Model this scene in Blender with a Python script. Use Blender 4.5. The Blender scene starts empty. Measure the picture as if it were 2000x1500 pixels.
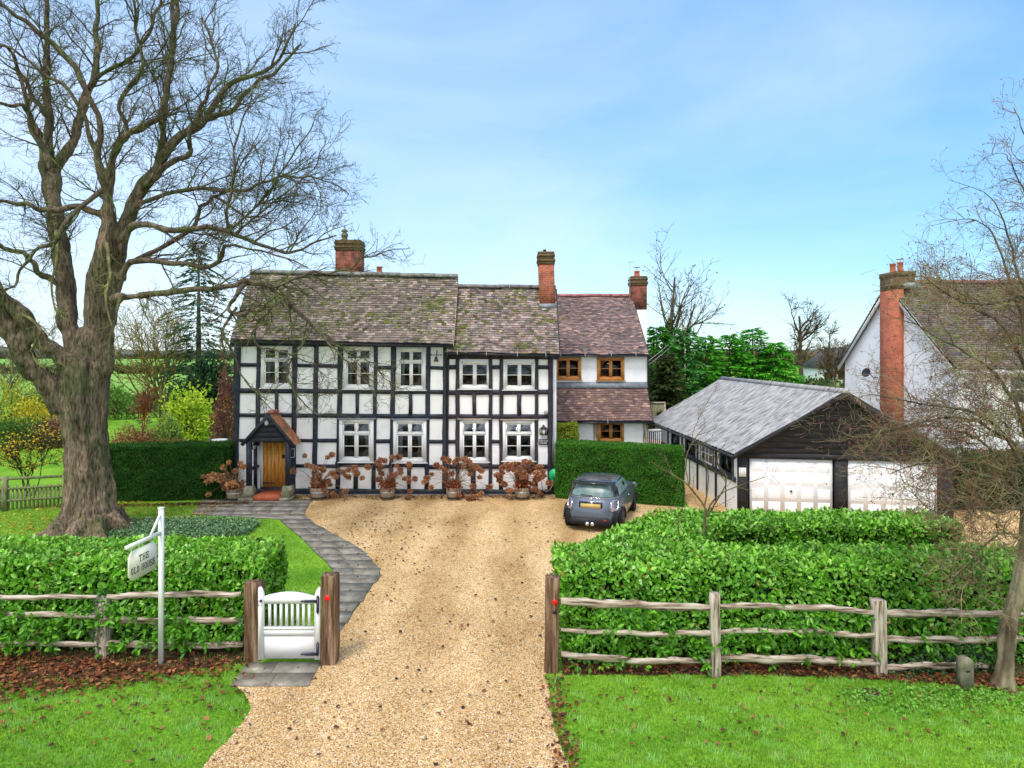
import bpy, math, random
import numpy as np
from mathutils import Vector, Matrix
rad = math.radians
sc = bpy.context.scene
COL = sc.collection
RNG = np.random.default_rng(7)
random.seed(7)
# ------------------------------------------------------------------ camera, sky, sun, exposure
H = 5.4
F = 2000 * 24 / 36
HOR = 688.0
cam_d = bpy.data.cameras.new('camera')
cam_d.lens = 24; cam_d.sensor_width = 36; cam_d.shift_y = -(750 - HOR) / 2000
cam_d.clip_start = 0.1; cam_d.clip_end = 8000
cam = bpy.data.objects.new('camera', cam_d); COL.objects.link(cam)
cam.location = (0, 0, H); cam.rotation_euler = (rad(90), 0, 0)
sc.camera = cam
SUN_EL, SUN_AZ = 58, 205      # azimuth in degrees, clockwise from +Y
w = bpy.data.worlds.new('World'); sc.world = w; w.use_nodes = True
nt = w.node_tree; nt.nodes.clear()
def WN(t, **k):
    n = nt.nodes.new(t)
    for a, b in k.items(): setattr(n, a, b)
    return n
sky = WN('ShaderNodeTexSky', sky_type='NISHITA'); sky.sun_disc = False
sky.sun_elevation = rad(SUN_EL); sky.sun_rotation = rad(SUN_AZ)
sky.altitude = 50; sky.air_density = 1.0; sky.dust_density = 0.3; sky.ozone_density = 2.0
tc = WN('ShaderNodeTexCoord')
mp = WN('ShaderNodeMapping'); mp.inputs['Scale'].default_value = (1, 1, 2.6)
nz = WN('ShaderNodeTexNoise'); nz.inputs['Scale'].default_value = 1.6; nz.inputs['Detail'].default_value = 9; nz.inputs['Roughness'].default_value = 0.52; nz.inputs['Distortion'].default_value = 0.5
mp.inputs['Location'].default_value = (0.4, 0.1, 0.2)
rp = WN('ShaderNodeValToRGB'); rp.color_ramp.elements[0].position = 0.36; rp.color_ramp.elements[1].position = 0.9
sx = WN('ShaderNodeSeparateXYZ')
# more cloud towards the left (-X) and low down
ma = WN('ShaderNodeMath', operation='MULTIPLY_ADD'); ma.inputs[1].default_value = -0.40; ma.inputs[2].default_value = 0.50
mb_ = WN('ShaderNodeMath', operation='MULTIPLY_ADD'); mb_.inputs[1].default_value = -0.5; mb_.inputs[2].default_value = 0.0
ad = WN('ShaderNodeMath', operation='ADD'); ad2 = WN('ShaderNodeMath', operation='ADD')
mu = WN('ShaderNodeMath', operation='MULTIPLY', use_clamp=True); mu.inputs[1].default_value = 0.42
mx = WN('ShaderNodeMix', data_type='RGBA'); mx.inputs['B'].default_value = (6.9, 7.3, 8.0, 1)
tint = WN('ShaderNodeMix', data_type='RGBA', blend_type='MULTIPLY'); tint.inputs['Factor'].default_value = 1; tint.inputs['B'].default_value = (1.0, 1.55, 1.75, 1)
bg = WN('ShaderNodeBackground'); bg.inputs['Strength'].default_value = 0.115
wo = WN('ShaderNodeOutputWorld')
L = nt.links.new
# unseen cloud added behind the viewer and overhead for soft neutral light, blue ahead
mc = WN('ShaderNodeMath', operation='MULTIPLY_ADD'); mc.inputs[1].default_value = -1.6; mc.inputs[2].default_value = 0.25
mcl = WN('ShaderNodeMath', operation='MAXIMUM'); mcl.inputs[1].default_value = 0.0
mz = WN('ShaderNodeMath', operation='MULTIPLY_ADD'); mz.inputs[1].default_value = 2.2; mz.inputs[2].default_value = -1.45
mzl = WN('ShaderNodeMath', operation='MAXIMUM'); mzl.inputs[1].default_value = 0.0
ad3 = WN('ShaderNodeMath', operation='ADD'); ad4 = WN('ShaderNodeMath', operation='ADD')
hz = WN('ShaderNodeMapRange'); hz.inputs['From Min'].default_value = 0.0; hz.inputs['From Max'].default_value = 0.55
tm = WN('ShaderNodeMix', data_type='RGBA'); tm.inputs['A'].default_value = (0.52, 0.68, 0.82, 1); tm.inputs['B'].default_value = (0.62, 1.32, 1.58, 1)
nt.links.new(tc.outputs['Generated'], mp.inputs[0]); L(mp.outputs[0], nz.inputs['Vector']); L(tc.outputs['Generated'], sx.inputs[0])
L(sx.outputs['X'], ma.inputs[0]); L(sx.outputs['Z'], mb_.inputs[0]); L(ma.outputs[0], ad.inputs[0]); L(mb_.outputs[0], ad.inputs[1])
L(nz.outputs['Fac'], rp.inputs[0]); L(rp.outputs[0], ad2.inputs[0]); L(ad.outputs[0], ad2.inputs[1]); L(ad2.outputs[0], mu.inputs[0])
L(sx.outputs['Y'], mc.inputs[0]); L(mc.outputs[0], mcl.inputs[0]); L(sx.outputs['Z'], mz.inputs[0]); L(mz.outputs[0], mzl.inputs[0]); L(mcl.outputs[0], ad3.inputs[0]); L(mzl.outputs[0], ad3.inputs[1])
L(mu.outputs[0], ad4.inputs[0]); L(ad3.outputs[0], ad4.inputs[1]); ad4.use_clamp = True
L(sx.outputs['Z'], hz.inputs['Value']); L(hz.outputs[0], tm.inputs['Factor']); L(tm.outputs['Result'], tint.inputs['B'])
L(sky.outputs[0], tint.inputs['A']); L(tint.outputs['Result'], mx.inputs['A']); L(ad4.outputs[0], mx.inputs['Factor'])
L(mx.outputs['Result'], bg.inputs['Color']); L(bg.outputs[0], wo.inputs[0])
sun_d = bpy.data.lights.new('sun', 'SUN'); sun_d.energy = 1.5; sun_d.angle = rad(14); sun_d.color = (1, 0.95, 0.86)
sun = bpy.data.objects.new('sun', sun_d); COL.objects.link(sun)
sa, se = rad(SUN_AZ), rad(SUN_EL)
sdir = Vector((math.sin(sa) * math.cos(se), math.cos(sa) * math.cos(se), math.sin(se)))
sun.rotation_euler = sdir.to_track_quat('Z', 'Y').to_euler()
sc.view_settings.view_transform = 'Standard'; sc.view_settings.look = 'None'
sc.view_settings.exposure = 0.74; sc.view_settings.gamma = 1
sc.render.engine = 'CYCLES'; sc.cycles.use_denoising = True; sc.cycles.max_bounces = 6; sc.cycles.transparent_max_bounces = 12
sc.cycles.diffuse_bounces = 3; sc.cycles.glossy_bounces = 3
# ------------------------------------------------------------------ geometry helpers
def at(px, py, Y):
    return np.array([(px - 1000) / F * Y, Y, H - (py - HOR) / F * Y])
def gd(px, py, z=0.0):
    Y = (H - z) * F / (py - HOR)
    return np.array([(px - 1000) / F * Y, Y, z])
def nrm(v):
    v = np.asarray(v, float); n = np.linalg.norm(v, axis=-1, keepdims=True); n[n == 0] = 1
    return v / n
def snoise(P, s=1.0, seed=0.0):
    x, y, z = P[..., 0] * s + seed, P[..., 1] * s + seed * 1.7, P[..., 2] * s - seed
    return (np.sin(1.7 * x + 1.3 * np.sin(2.1 * y + z)) + np.sin(2.3 * y + 1.1 * np.sin(1.9 * z - x)) + np.sin(2.9 * z + 1.2 * np.sin(1.3 * x + 2 * y))) / 3
def inpoly(X, Y, poly):
    poly = np.asarray(poly); r = np.zeros(X.shape, bool); n = len(poly); j = n - 1
    for i in range(n):
        xi, yi = poly[i][:2]; xj, yj = poly[j][:2]
        c = ((yi > Y) != (yj > Y)) & (X < (xj - xi) * (Y - yi) / ((yj - yi) or 1e-9) + xi)
        r ^= c; j = i
    return r
class MB:
    def __init__(s): s.v = []; s.c = []; s.n = 0; s.lv = []; s.lt = []; s.mi = []
    def add(s, V, Fs, col=None, mat=0):
        V = np.asarray(V, float).reshape(-1, 3); s.v.append(V)
        c = np.ones((len(V), 4))
        if col is not None: c[:, :3] = np.asarray(col, float)[..., :3]
        s.c.append(c)
        if isinstance(Fs, np.ndarray):
            s.lv.append((Fs + s.n).ravel()); s.lt.append(np.full(len(Fs), Fs.shape[1])); s.mi.append(np.full(len(Fs), mat))
        else:
            for f in Fs: s.lv.append(np.array(f) + s.n)
            s.lt.append(np.array([len(f) for f in Fs])); s.mi.append(np.full(len(Fs), mat))
        s.n += len(V); return s
    def hexa(s, P, col=None, mat=0):   # 4 bottom ccw then 4 top
        return s.add(P, [(0, 3, 2, 1), (4, 5, 6, 7), (0, 1, 5, 4), (1, 2, 6, 5), (2, 3, 7, 6), (3, 0, 4, 7)], col, mat)
    def box(s, x0, x1, y0, y1, z0, z1, col=None, mat=0):
        return s.hexa([(x0, y0, z0), (x1, y0, z0), (x1, y1, z0), (x0, y1, z0), (x0, y0, z1), (x1, y0, z1), (x1, y1, z1), (x0, y1, z1)], col, mat)
    def beam(s, p0, p1, w, d, up=(0, 0, 1), col=None, mat=0):
        p0, p1 = np.array(p0, float), np.array(p1, float); t = nrm(p1 - p0); up = np.array(up, float)
        a = nrm(np.cross(t, up)) * w / 2; b = nrm(np.cross(a, t)) * d / 2
        P = [p0 - a - b, p0 + a - b, p0 + a + b, p0 - a + b, p1 - a - b, p1 + a - b, p1 + a + b, p1 - a + b]
        return s.hexa(P, col, mat)
    def prism(s, poly, off, col=None, mat=0):   # polygon extruded along off
        P = np.array(poly, float); n = len(P); off = np.array(off, float)
        Fs = [tuple(range(n - 1, -1, -1)), tuple(range(n, 2 * n))] + [(i, (i + 1) % n, n + (i + 1) % n, n + i) for i in range(n)]
        return s.add(np.vstack([P, P + off]), Fs, col, mat)
    def tube(s, pts, r, k=8, col=None, mat=0, cap=True):
        P = np.array(pts, float)[None]; n = P.shape[1]
        R = np.broadcast_to(np.asarray(r, float), (n,))[None]
        s.tubes(P, R, k, col, mat)
        if cap:
            b = s.n - n * k
            s.lv.append(np.arange(b, b + k)[::-1]); s.lv.append(np.arange(s.n - k, s.n)); s.lt.append(np.array([k, k])); s.mi.append(np.array([mat, mat]))
        return s
    def tubes(s, P, R, k=3, col=None, mat=0):
        B, n, _ = P.shape
        T = np.gradient(P, axis=1); T = nrm(T)
        m = nrm(P[:, -1] - P[:, 0])
        ref = np.where(np.abs(m[:, 2:3]) > 0.75, np.array([[1.0, 0, 0]]), np.array([[0, 0, 1.0]]))[:, None, :]
        N1 = nrm(np.cross(T, np.broadcast_to(ref, T.shape))); N2 = np.cross(T, N1)
        a = np.arange(k) * 2 * np.pi / k
        V = P[:, :, None, :] + R[:, :, None, None] * (np.cos(a)[None, None, :, None] * N1[:, :, None, :] + np.sin(a)[None, None, :, None] * N2[:, :, None, :])
        i = np.arange(n - 1)[:, None] * k; j = np.arange(k)[None]; j2 = (j + 1) % k
        q = np.stack([i + j, i + j2, i + k + j2, i + k + j], -1).reshape(-1, 4)
        Fq = (q[None] + (np.arange(B) * n * k)[:, None, None]).reshape(-1, 4)
        c = None
        if col is not None:
            c = np.asarray(col, float)
            if c.ndim == 2: c = np.repeat(c, n * k, axis=0)
        return s.add(V.reshape(-1, 3), Fq, c, mat)
    def lathe(s, prof, c, k=20, col=None, mat=0, axis='z'):
        pr = np.array(prof, float); n = len(pr); a = np.arange(k) * 2 * np.pi / k
        V = np.stack([pr[:, 0:1] * np.cos(a), pr[:, 0:1] * np.sin(a), np.repeat(pr[:, 1:2], k, 1)], -1)
        if axis == 'y': V = V[..., [0, 2, 1]] * np.array([1, -1, 1])
        if axis == 'x': V = V[..., [2, 0, 1]]
        i = np.arange(n - 1)[:, None] * k; j = np.arange(k)[None]; j2 = (j + 1) % k
        q = np.stack([i + j, i + j2, i + k + j2, i + k + j], -1).reshape(-1, 4)
        s.add(V.reshape(-1, 3) + np.array(c), q, col, mat)
        b = s.n - n * k
        s.lv.append(np.arange(b, b + k)[::-1]); s.lv.append(np.arange(s.n - k, s.n)); s.lt.append(np.array([k, k])); s.mi.append(np.array([mat, mat]))
        return s
    def leaves(s, P, D, N, Ln, Wd, col, fold=0.25, droop=0.15, mat=0):
        D = nrm(D); S = nrm(np.cross(D, N)); N = np.cross(S, D); n = len(P)
        Ln = np.broadcast_to(Ln, (n,))[:, None]; Wd = np.broadcast_to(Wd, (n,))[:, None]
        pts = [(0, 0, 0), (.3, .42, fold), (.72, .36, fold * .6), (1, 0, -droop), (.72, -.36, fold * .6), (.3, -.42, fold)]
        V = np.stack([P + D * Ln * a + S * Wd * b + N * Wd * c for a, b, c in pts], 1)
        q = np.array([[0, 1, 2, 3], [0, 3, 4, 5]])
        Fq = (q[None] + (np.arange(n) * 6)[:, None, None]).reshape(-1, 4)
        return s.add(V.reshape(-1, 3), Fq, np.repeat(col, 6, axis=0), mat)
    def blades(s, P, D, S, Ln, Wd, col, mat=0):   # single triangles
        n = len(P); Ln = np.broadcast_to(Ln, (n,))[:, None]; Wd = np.broadcast_to(Wd, (n,))[:, None]
        V = np.stack([P - S * Wd / 2, P + S * Wd / 2, P + D * Ln], 1)
        return s.add(V.reshape(-1, 3), np.arange(3 * n).reshape(-1, 3), np.repeat(col, 3, axis=0), mat)
    def build(s, name, mats, parent=None, smooth=False, local=False):
        me = bpy.data.meshes.new(name)
        V = np.vstack(s.v)
        if parent is not None and not local: V = V - worldloc(parent)
        lv = np.concatenate(s.lv).astype(np.int32); lt = np.concatenate(s.lt).astype(np.int32); mi = np.concatenate(s.mi).astype(np.int32)
        me.vertices.add(len(V)); me.vertices.foreach_set('co', V.astype(np.float32).ravel())
        me.loops.add(len(lv)); me.loops.foreach_set('vertex_index', lv)
        me.polygons.add(len(lt)); me.polygons.foreach_set('loop_start', np.concatenate([[0], np.cumsum(lt)[:-1]]).astype(np.int32))
        try: me.polygons.foreach_set('loop_total', lt)
        except Exception: pass
        me.polygons.foreach_set('material_index', mi)
        me.update(calc_edges=True); me.validate()
        ca = me.color_attributes.new('Col', 'FLOAT_COLOR', 'POINT')
        ca.data.foreach_set('color', np.vstack(s.c).astype(np.float32).ravel())
        if not isinstance(mats, (list, tuple)): mats = [mats]
        for m in mats: me.materials.append(m)
        if smooth: me.polygons.foreach_set('use_smooth', np.ones(len(lt), bool))
        o = bpy.data.objects.new(name, me); COL.objects.link(o)
        if parent is not None: o.parent = parent
        return o
def worldloc(o):
    p = np.zeros(3)
    while o is not None: p = p + np.array(o.location); o = o.parent
    return p
def tag(o, label=None, cat=None, group=None, kind=None):
    if label: o['label'] = label
    if cat: o['category'] = cat
    if group: o['group'] = group
    if kind: o['kind'] = kind
    return o
def thing(name, label, cat, loc=(0, 0, 0), rz=0, group=None):
    o = bpy.data.objects.new(name, None); COL.objects.link(o); o.empty_display_size = 0.2
    o.location = tuple(float(a) for a in loc); o.rotation_euler = (0, 0, rz)
    return tag(o, label, cat, group)
def copy_tree(o, parent=None):
    c = o.copy(); COL.objects.link(c); c.parent = parent
    for ch in list(o.children): copy_tree(ch, c)
    return c
# ------------------------------------------------------------------ materials
MATS = {}
def M(name, cols, scale=4.0, rough=0.8, bump=0.0, bscale=30.0, attr=False, st=(1, 1, 1), bst=None, spec=0.3, metal=0.0, detail=6, pos=None, coat=0.0, transl=0.0, brick=None, contrast=None, fac2=None):
    m = bpy.data.materials.new(name); m.use_nodes = True; t = m.node_tree; t.nodes.clear(); MATS[name] = m
    def N(tp, **k):
        n = t.nodes.new(tp)
        for a, b in k.items(): setattr(n, a, b)
        return n
    l = t.links.new
    out = N('ShaderNodeOutputMaterial'); p = N('ShaderNodeBsdfPrincipled')
    p.inputs['Roughness'].default_value = rough; p.inputs['Metallic'].default_value = metal; p.inputs['Specular IOR Level'].default_value = spec
    if coat: p.inputs['Coat Weight'].default_value = coat; p.inputs['Coat Roughness'].default_value = 0.05
    tcn = N('ShaderNodeTexCoord'); mpn = N('ShaderNodeMapping'); mpn.inputs['Scale'].default_value = st; l(tcn.outputs['Object'], mpn.inputs[0])
    cols = [tuple(c) + (1,) if len(c) == 3 else c for c in cols]
    if len(cols) == 1: 
        src = N('ShaderNodeRGB'); src.outputs[0].default_value = cols[0]; co = src.outputs[0]
    else:
        nn = N('ShaderNodeTexNoise'); nn.inputs['Scale'].default_value = scale; nn.inputs['Detail'].default_value = detail; nn.inputs['Roughness'].default_value = 0.6
        l(mpn.outputs[0], nn.inputs['Vector'])
        rr = N('ShaderNodeValToRGB'); cr = rr.color_ramp
        lo, hi = contrast or (0.33, 0.67)
        ps = pos or [lo + (hi - lo) * i / (len(cols) - 1) for i in range(len(cols))]
        cr.elements[0].position = ps[0]; cr.elements[0].color = cols[0]; cr.elements[1].position = ps[-1]; cr.elements[1].color = cols[-1]
        for i in range(1, len(cols) - 1):
            e = cr.elements.new(ps[i]); e.color = cols[i]
        l(nn.outputs['Fac'], rr.inputs[0]); co = rr.outputs[0]
    hgt = None
    if brick:
        sp = N('ShaderNodeSeparateXYZ'); adn = N('ShaderNodeMath', operation='ADD'); cb = N('ShaderNodeCombineXYZ')
        l(tcn.outputs['Object'], sp.inputs[0]); l(sp.outputs['X'], adn.inputs[0]); l(sp.outputs['Y'], adn.inputs[1]); l(adn.outputs[0], cb.inputs['X']); l(sp.outputs['Z'], cb.inputs['Y'])
        bt = N('ShaderNodeTexBrick'); bt.inputs['Scale'].default_value = 1; bt.inputs['Brick Width'].default_value = 0.225; bt.inputs['Row Height'].default_value = 0.075
        bt.inputs['Mortar Size'].default_value = 0.008; bt.inputs['Mortar Smooth'].default_value = 0.3
        bt.inputs['Color1'].default_value = brick[0] + (1,); bt.inputs['Color2'].default_value = brick[1] + (1,); bt.inputs['Mortar'].default_value = brick[2] + (1,); bt.inputs['Bias'].default_value = 0.0
        l(cb.outputs[0], bt.inputs['Vector'])
        mm = N('ShaderNodeMix', data_type='RGBA', blend_type='MULTIPLY'); mm.inputs['Factor'].default_value = 1
        l(bt.outputs['Color'], mm.inputs['A']); l(co, mm.inputs['B']); co = mm.outputs['Result']
        inv = N('ShaderNodeMath', operation='SUBTRACT'); inv.inputs[0].default_value = 1; l(bt.outputs['Fac'], inv.inputs[1]); hgt = inv.outputs[0]
    if attr:
        an = N('ShaderNodeAttribute', attribute_name='Col')
        mm = N('ShaderNodeMix', data_type='RGBA', blend_type='MULTIPLY'); mm.inputs['Factor'].default_value = 1
        l(an.outputs['Color'], mm.inputs['A']); l(co, mm.inputs['B']); co = mm.outputs['Result']
    l(co, p.inputs['Base Color'])
    if bump:
        bn = N('ShaderNodeTexNoise'); bn.inputs['Scale'].default_value = bscale; bn.inputs['Detail'].default_value = 5
        m2 = N('ShaderNodeMapping'); m2.inputs['Scale'].default_value = bst or st; l(tcn.outputs['Object'], m2.inputs[0]); l(m2.outputs[0], bn.inputs['Vector'])
        hh = bn.outputs['Fac']
        if hgt is not None:
            a2 = N('ShaderNodeMath', operation='ADD'); l(hh, a2.inputs[0]); l(hgt, a2.inputs[1]); hh = a2.outputs[0]
        b = N('ShaderNodeBump'); b.inputs['Strength'].default_value = min(1, bump * 10); b.inputs['Distance'].default_value = bump; l(hh, b.inputs['Height']); l(b.outputs[0], p.inputs['Normal'])
    if transl:
        tr = N('ShaderNodeBsdfTranslucent'); l(co, tr.inputs['Color']); ms = N('ShaderNodeMixShader'); ms.inputs[0].default_value = transl
        l(p.outputs[0], ms.inputs[1]); l(tr.outputs[0], ms.inputs[2]); l(ms.outputs[0], out.inputs[0])
    else: l(p.outputs[0], out.inputs[0])
    return m
def barkmat(name, cols, sc_=3.0, zs=.22, crack=1.0, dist=.03):
    m = bpy.data.materials.new(name); m.use_nodes = True; t = m.node_tree; p = t.nodes['Principled BSDF']; l = t.links.new; p.inputs['Roughness'].default_value = .95; p.inputs['Specular IOR Level'].default_value = .15
    tcn = t.nodes.new('ShaderNodeTexCoord'); mp_ = t.nodes.new('ShaderNodeMapping'); mp_.inputs['Scale'].default_value = (1, 1, zs); l(tcn.outputs['Object'], mp_.inputs[0])
    def nz(s, src, ty='FBM', d=8):
        n = t.nodes.new('ShaderNodeTexNoise'); n.noise_type = ty; n.inputs['Scale'].default_value = s; n.inputs['Detail'].default_value = d; n.inputs['Roughness'].default_value = .62; l(src, n.inputs['Vector']); return n.outputs['Fac']
    def rm(src, cs, ps):
        r = t.nodes.new('ShaderNodeValToRGB'); cr = r.color_ramp; cr.elements[0].position = ps[0]; cr.elements[0].color = cs[0] + (1,); cr.elements[1].position = ps[-1]; cr.elements[1].color = cs[-1] + (1,)
        for c, q in list(zip(cs, ps))[1:-1]: e = cr.elements.new(q); e.color = c + (1,)
        l(src, r.inputs[0]); return r.outputs[0]
    def mix(a, b, f=None, bt='MULTIPLY'):
        mm = t.nodes.new('ShaderNodeMix'); mm.data_type = 'RGBA'; mm.blend_type = bt; l(a, mm.inputs['A']); l(b, mm.inputs['B'])
        if f is None: mm.inputs['Factor'].default_value = 1
        else: l(f, mm.inputs['Factor'])
        return mm.outputs['Result']
    base = rm(nz(sc_ * .8, mp_.outputs[0]), cols[:3], [.36, .5, .64])
    fine = rm(nz(sc_ * 4.5, mp_.outputs[0], d=6), [(.28, .25, .22), (.85, .82, .8), (1.35, 1.3, 1.25)], [.36, .5, .68])
    mossf = rm(nz(1.1, tcn.outputs['Object']), [(0, 0, 0), (.8, .8, .8)], [.5, .62]); rgb = t.nodes.new('ShaderNodeRGB'); rgb.outputs[0].default_value = cols[3] + (1,)
    an = t.nodes.new('ShaderNodeAttribute'); an.attribute_name = 'Col'
    c = mix(mix(mix(base, rgb.outputs[0], mossf, 'MIX'), fine), an.outputs['Color']); l(c, p.inputs['Base Color'])
    bp = t.nodes.new('ShaderNodeBump'); bp.inputs['Distance'].default_value = dist; bp.inputs['Strength'].default_value = 1; l(nz(sc_ * 3.2, mp_.outputs[0], d=9), bp.inputs['Height']); l(bp.outputs[0], p.inputs['Normal'])
    MATS[name] = m; return m
def glassmat(name, tintc=(0.75, 0.8, 0.85)):
    m = bpy.data.materials.new(name); m.use_nodes = True; t = m.node_tree; t.nodes.clear(); MATS[name] = m; l = t.links.new
    out = t.nodes.new('ShaderNodeOutputMaterial'); g = t.nodes.new('ShaderNodeBsdfGlossy'); g.inputs['Roughness'].default_value = 0.02
    tr = t.nodes.new('ShaderNodeBsdfTransparent'); tr.inputs['Color'].default_value = tintc + (1,)
    fr = t.nodes.new('ShaderNodeFresnel'); fr.inputs['IOR'].default_value = 1.42; ms = t.nodes.new('ShaderNodeMixShader')
    l(fr.outputs[0], ms.inputs[0]); l(tr.outputs[0], ms.inputs[1]); l(g.outputs[0], ms.inputs[2]); l(ms.outputs[0], out.inputs[0])
    return m
m_white = M('white_paint', [(.76, .76, .76), (.82, .82, .82)], 3, 0.6)
m_render = M('white_render', [(.74, .74, .76), (.86, .86, .87), (.88, .88, .89)], 1.6, 0.85, bump=0.006, bscale=14)
m_timber = M('black_timber', [(.009, .013, .024), (.026, .034, .052), (.075, .085, .11)], 6, 0.55, bump=0.006, bscale=25, pos=[.3, .6, .8])
m_timber2 = M('dark_brown_timber', [(.020, .016, .026), (.042, .034, .05), (.09, .08, .10)], 6, 0.6, bump=0.006, bscale=25, pos=[.3, .6, .8])
m_clad = M('black_boarding', [(.010, .011, .014), (.030, .031, .037), (.085, .083, .088)], 3, 0.7, bump=0.008, bscale=20, st=(1, 1, 6), pos=[.3, .6, .82])
m_black = M('black_metal', [(.012, .012, .016)], rough=0.35, spec=0.5)
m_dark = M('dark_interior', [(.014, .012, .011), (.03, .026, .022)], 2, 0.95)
m_glass = glassmat('window_glass')
m_lead = M('lead_flashing', [(.16, .18, .21), (.28, .31, .35)], 5, 0.5)
m_orange = M('oak_joinery', [(.42, .17, .045), (.60, .28, .085)], 6, 0.45, st=(1, 1, 5))
m_curtain = M('pale_curtain', [(.74, .70, .60), (.86, .83, .76)], 9, 0.9)
m_tile = M('clay_tiles', [(.8, .8, .8), (1.0, 1.0, 1.0), (1.12, 1.1, 1.1)], 9, 0.8, bump=0.004, bscale=60, attr=True)
m_moss = M('moss', [(.05, .065, .012), (.10, .125, .022), (.16, .17, .03)], 8, 1.0, bump=0.01, bscale=80, attr=True)
m_ridge = M('ridge_tile', [(.17, .16, .17), (.26, .25, .26), (.12, .12, .08)], 5, 0.85, bump=.004, attr=True)
m_brick = M('red_brick', [(.6, .55, .5), (1, 1, 1), (1.1, 1.1, 1.1)], 4, 0.9, bump=0.01, bscale=50, brick=((.46, .105, .045), (.27, .06, .035), (.30, .25, .2)))
m_brickold = M('old_red_brick', [(.35, .38, .28), (.8, .75, .7), (1.1, 1.05, 1.0)], 3.2, 0.95, bump=0.012, bscale=50, brick=((.36, .10, .06), (.20, .06, .045), (.16, .14, .12)))
m_brickcap = M('weathered_brick', [(.55, .6, .4), (1, 1, 1)], 6, 0.95, bump=0.012, bscale=50, brick=((.22, .13, .07), (.16, .10, .06), (.15, .14, .1)))
m_bricknew = M('orange_brick', [(.75, .7, .7), (1, 1, 1), (1.1, 1.1, 1.1)], 2, 0.9, bump=0.008, bscale=50, brick=((.50, .115, .05), (.40, .085, .04), (.34, .22, .16)))
m_pot = M('terracotta', [(.38, .10, .05), (.5, .15, .08)], 5, 0.8)
m_gutter = M('black_gutter', [(.012, .014, .022)], rough=0.3, spec=0.5)
m_galv = M('galvanised', [(.4, .41, .43)], rough=0.4, metal=0.6)
m_laurel = M('laurel_leaf', [(.9, .9, .9), (1.1, 1.1, 1.1)], 5, 0.33, attr=True, spec=0.45, transl=0.22)
m_leafdull = M('leaf', [(.9, .9, .9), (1.1, 1.1, 1.1)], 5, 0.6, attr=True, spec=0.2, transl=0.25)
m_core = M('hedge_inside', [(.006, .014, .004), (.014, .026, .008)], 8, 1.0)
m_grassblade = M('grass_blade', [(.9, .9, .9), (1.1, 1.1, 1.1)], 5, 0.5, attr=True, spec=0.2, transl=0.3)
m_bark = M('grey_brown_bark', [(.035, .028, .018), (.13, .095, .062), (.26, .19, .14), (.085, .11, .035)], 3.2, 0.95, bump=0.09, bscale=7, st=(1, 1, .2), bst=(1, 1, .16), pos=[.36, .46, .56, .66], attr=True, detail=10)
m_trunk = barkmat('fissured_bark', [(.10, .08, .055), (.20, .16, .115), (.32, .235, .175), (.09, .12, .045)], 4.4, .2, dist=.07)
m_limb = barkmat('mossy_limb_bark', [(.07, .055, .04), (.14, .105, .08), (.22, .17, .13), (.10, .15, .045)], 5.0, .6, dist=.03)
m_twig = M('twig_bark', [(.045, .035, .028), (.10, .085, .055), (.16, .17, .09)], 2.2, 0.9, pos=[.35, .52, .68], attr=True)
m_rail = M('weathered_oak', [(.07, .045, .03), (.30, .22, .16), (.50, .42, .34), (.62, .57, .5)], 2.6, 0.85, bump=0.02, bscale=14, st=(.7, 5, 9), pos=[.36, .46, .56, .7], detail=9)
m_railpost = M('weathered_oak_post', [(.10, .065, .045), (.32, .25, .18), (.50, .43, .35), (.6, .56, .5)], 2.6, 0.85, bump=0.02, bscale=14, st=(8, 8, .7), pos=[.36, .46, .56, .7], detail=9)
m_post = M('brown_oak_post', [(.04, .02, .011), (.15, .08, .042), (.30, .20, .13), (.42, .36, .29)], 2.4, 0.8, bump=0.03, bscale=12, st=(8, 8, .5), pos=[.36, .5, .62, .76], detail=9)
m_stone = M('mossy_stone', [(.10, .11, .05), (.25, .23, .16), (.36, .34, .27)], 4, 0.95, bump=0.01, bscale=30)
# ------------------------------------------------------------------ setting: ground, gravel, paths
def groundmat():
    m = bpy.data.materials.new('turf'); m.use_nodes = True; t = m.node_tree; p = t.nodes['Principled BSDF']; l = t.links.new
    p.inputs['Roughness'].default_value = 0.9; p.inputs['Specular IOR Level'].default_value = 0.1
    tcn = t.nodes.new('ShaderNodeTexCoord')
    def nz(s, d=6):
        n = t.nodes.new('ShaderNodeTexNoise'); n.inputs['Scale'].default_value = s; n.inputs['Detail'].default_value = d; n.inputs['Roughness'].default_value = .65; l(tcn.outputs['Object'], n.inputs['Vector']); return n
    a = nz(0.5); b = nz(14); 
    r1 = t.nodes.new('ShaderNodeValToRGB'); e = r1.color_ramp.elements; e[0].position = .35; e[0].color = (.10, .28, .015, 1); e[1].position = .65; e[1].color = (.24, .47, .035, 1)
    r2 = t.nodes.new('ShaderNodeValToRGB'); e = r2.color_ramp.elements; e[0].position = .3; e[0].color = (.45, .5, .4, 1); e[1].position = .7; e[1].color = (1.35, 1.25, 1.2, 1)
    mm = t.nodes.new('ShaderNodeMix'); mm.data_type = 'RGBA'; mm.blend_type = 'MULTIPLY'; mm.inputs['Factor'].default_value = 1
    l(a.outputs['Fac'], r1.inputs[0]); l(b.outputs['Fac'], r2.inputs[0]); l(r1.outputs[0], mm.inputs['A']); l(r2.outputs[0], mm.inputs['B']); l(mm.outputs['Result'], p.inputs['Base Color'])
    bp = t.nodes.new('ShaderNodeBump'); bp.inputs['Distance'].default_value = 0.03; bp.inputs['Strength'].default_value = .6
    c = nz(40); l(c.outputs['Fac'], bp.inputs['Height']); l(bp.outputs[0], p.inputs['Normal'])
    return m
m_turf = groundmat()
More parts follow.
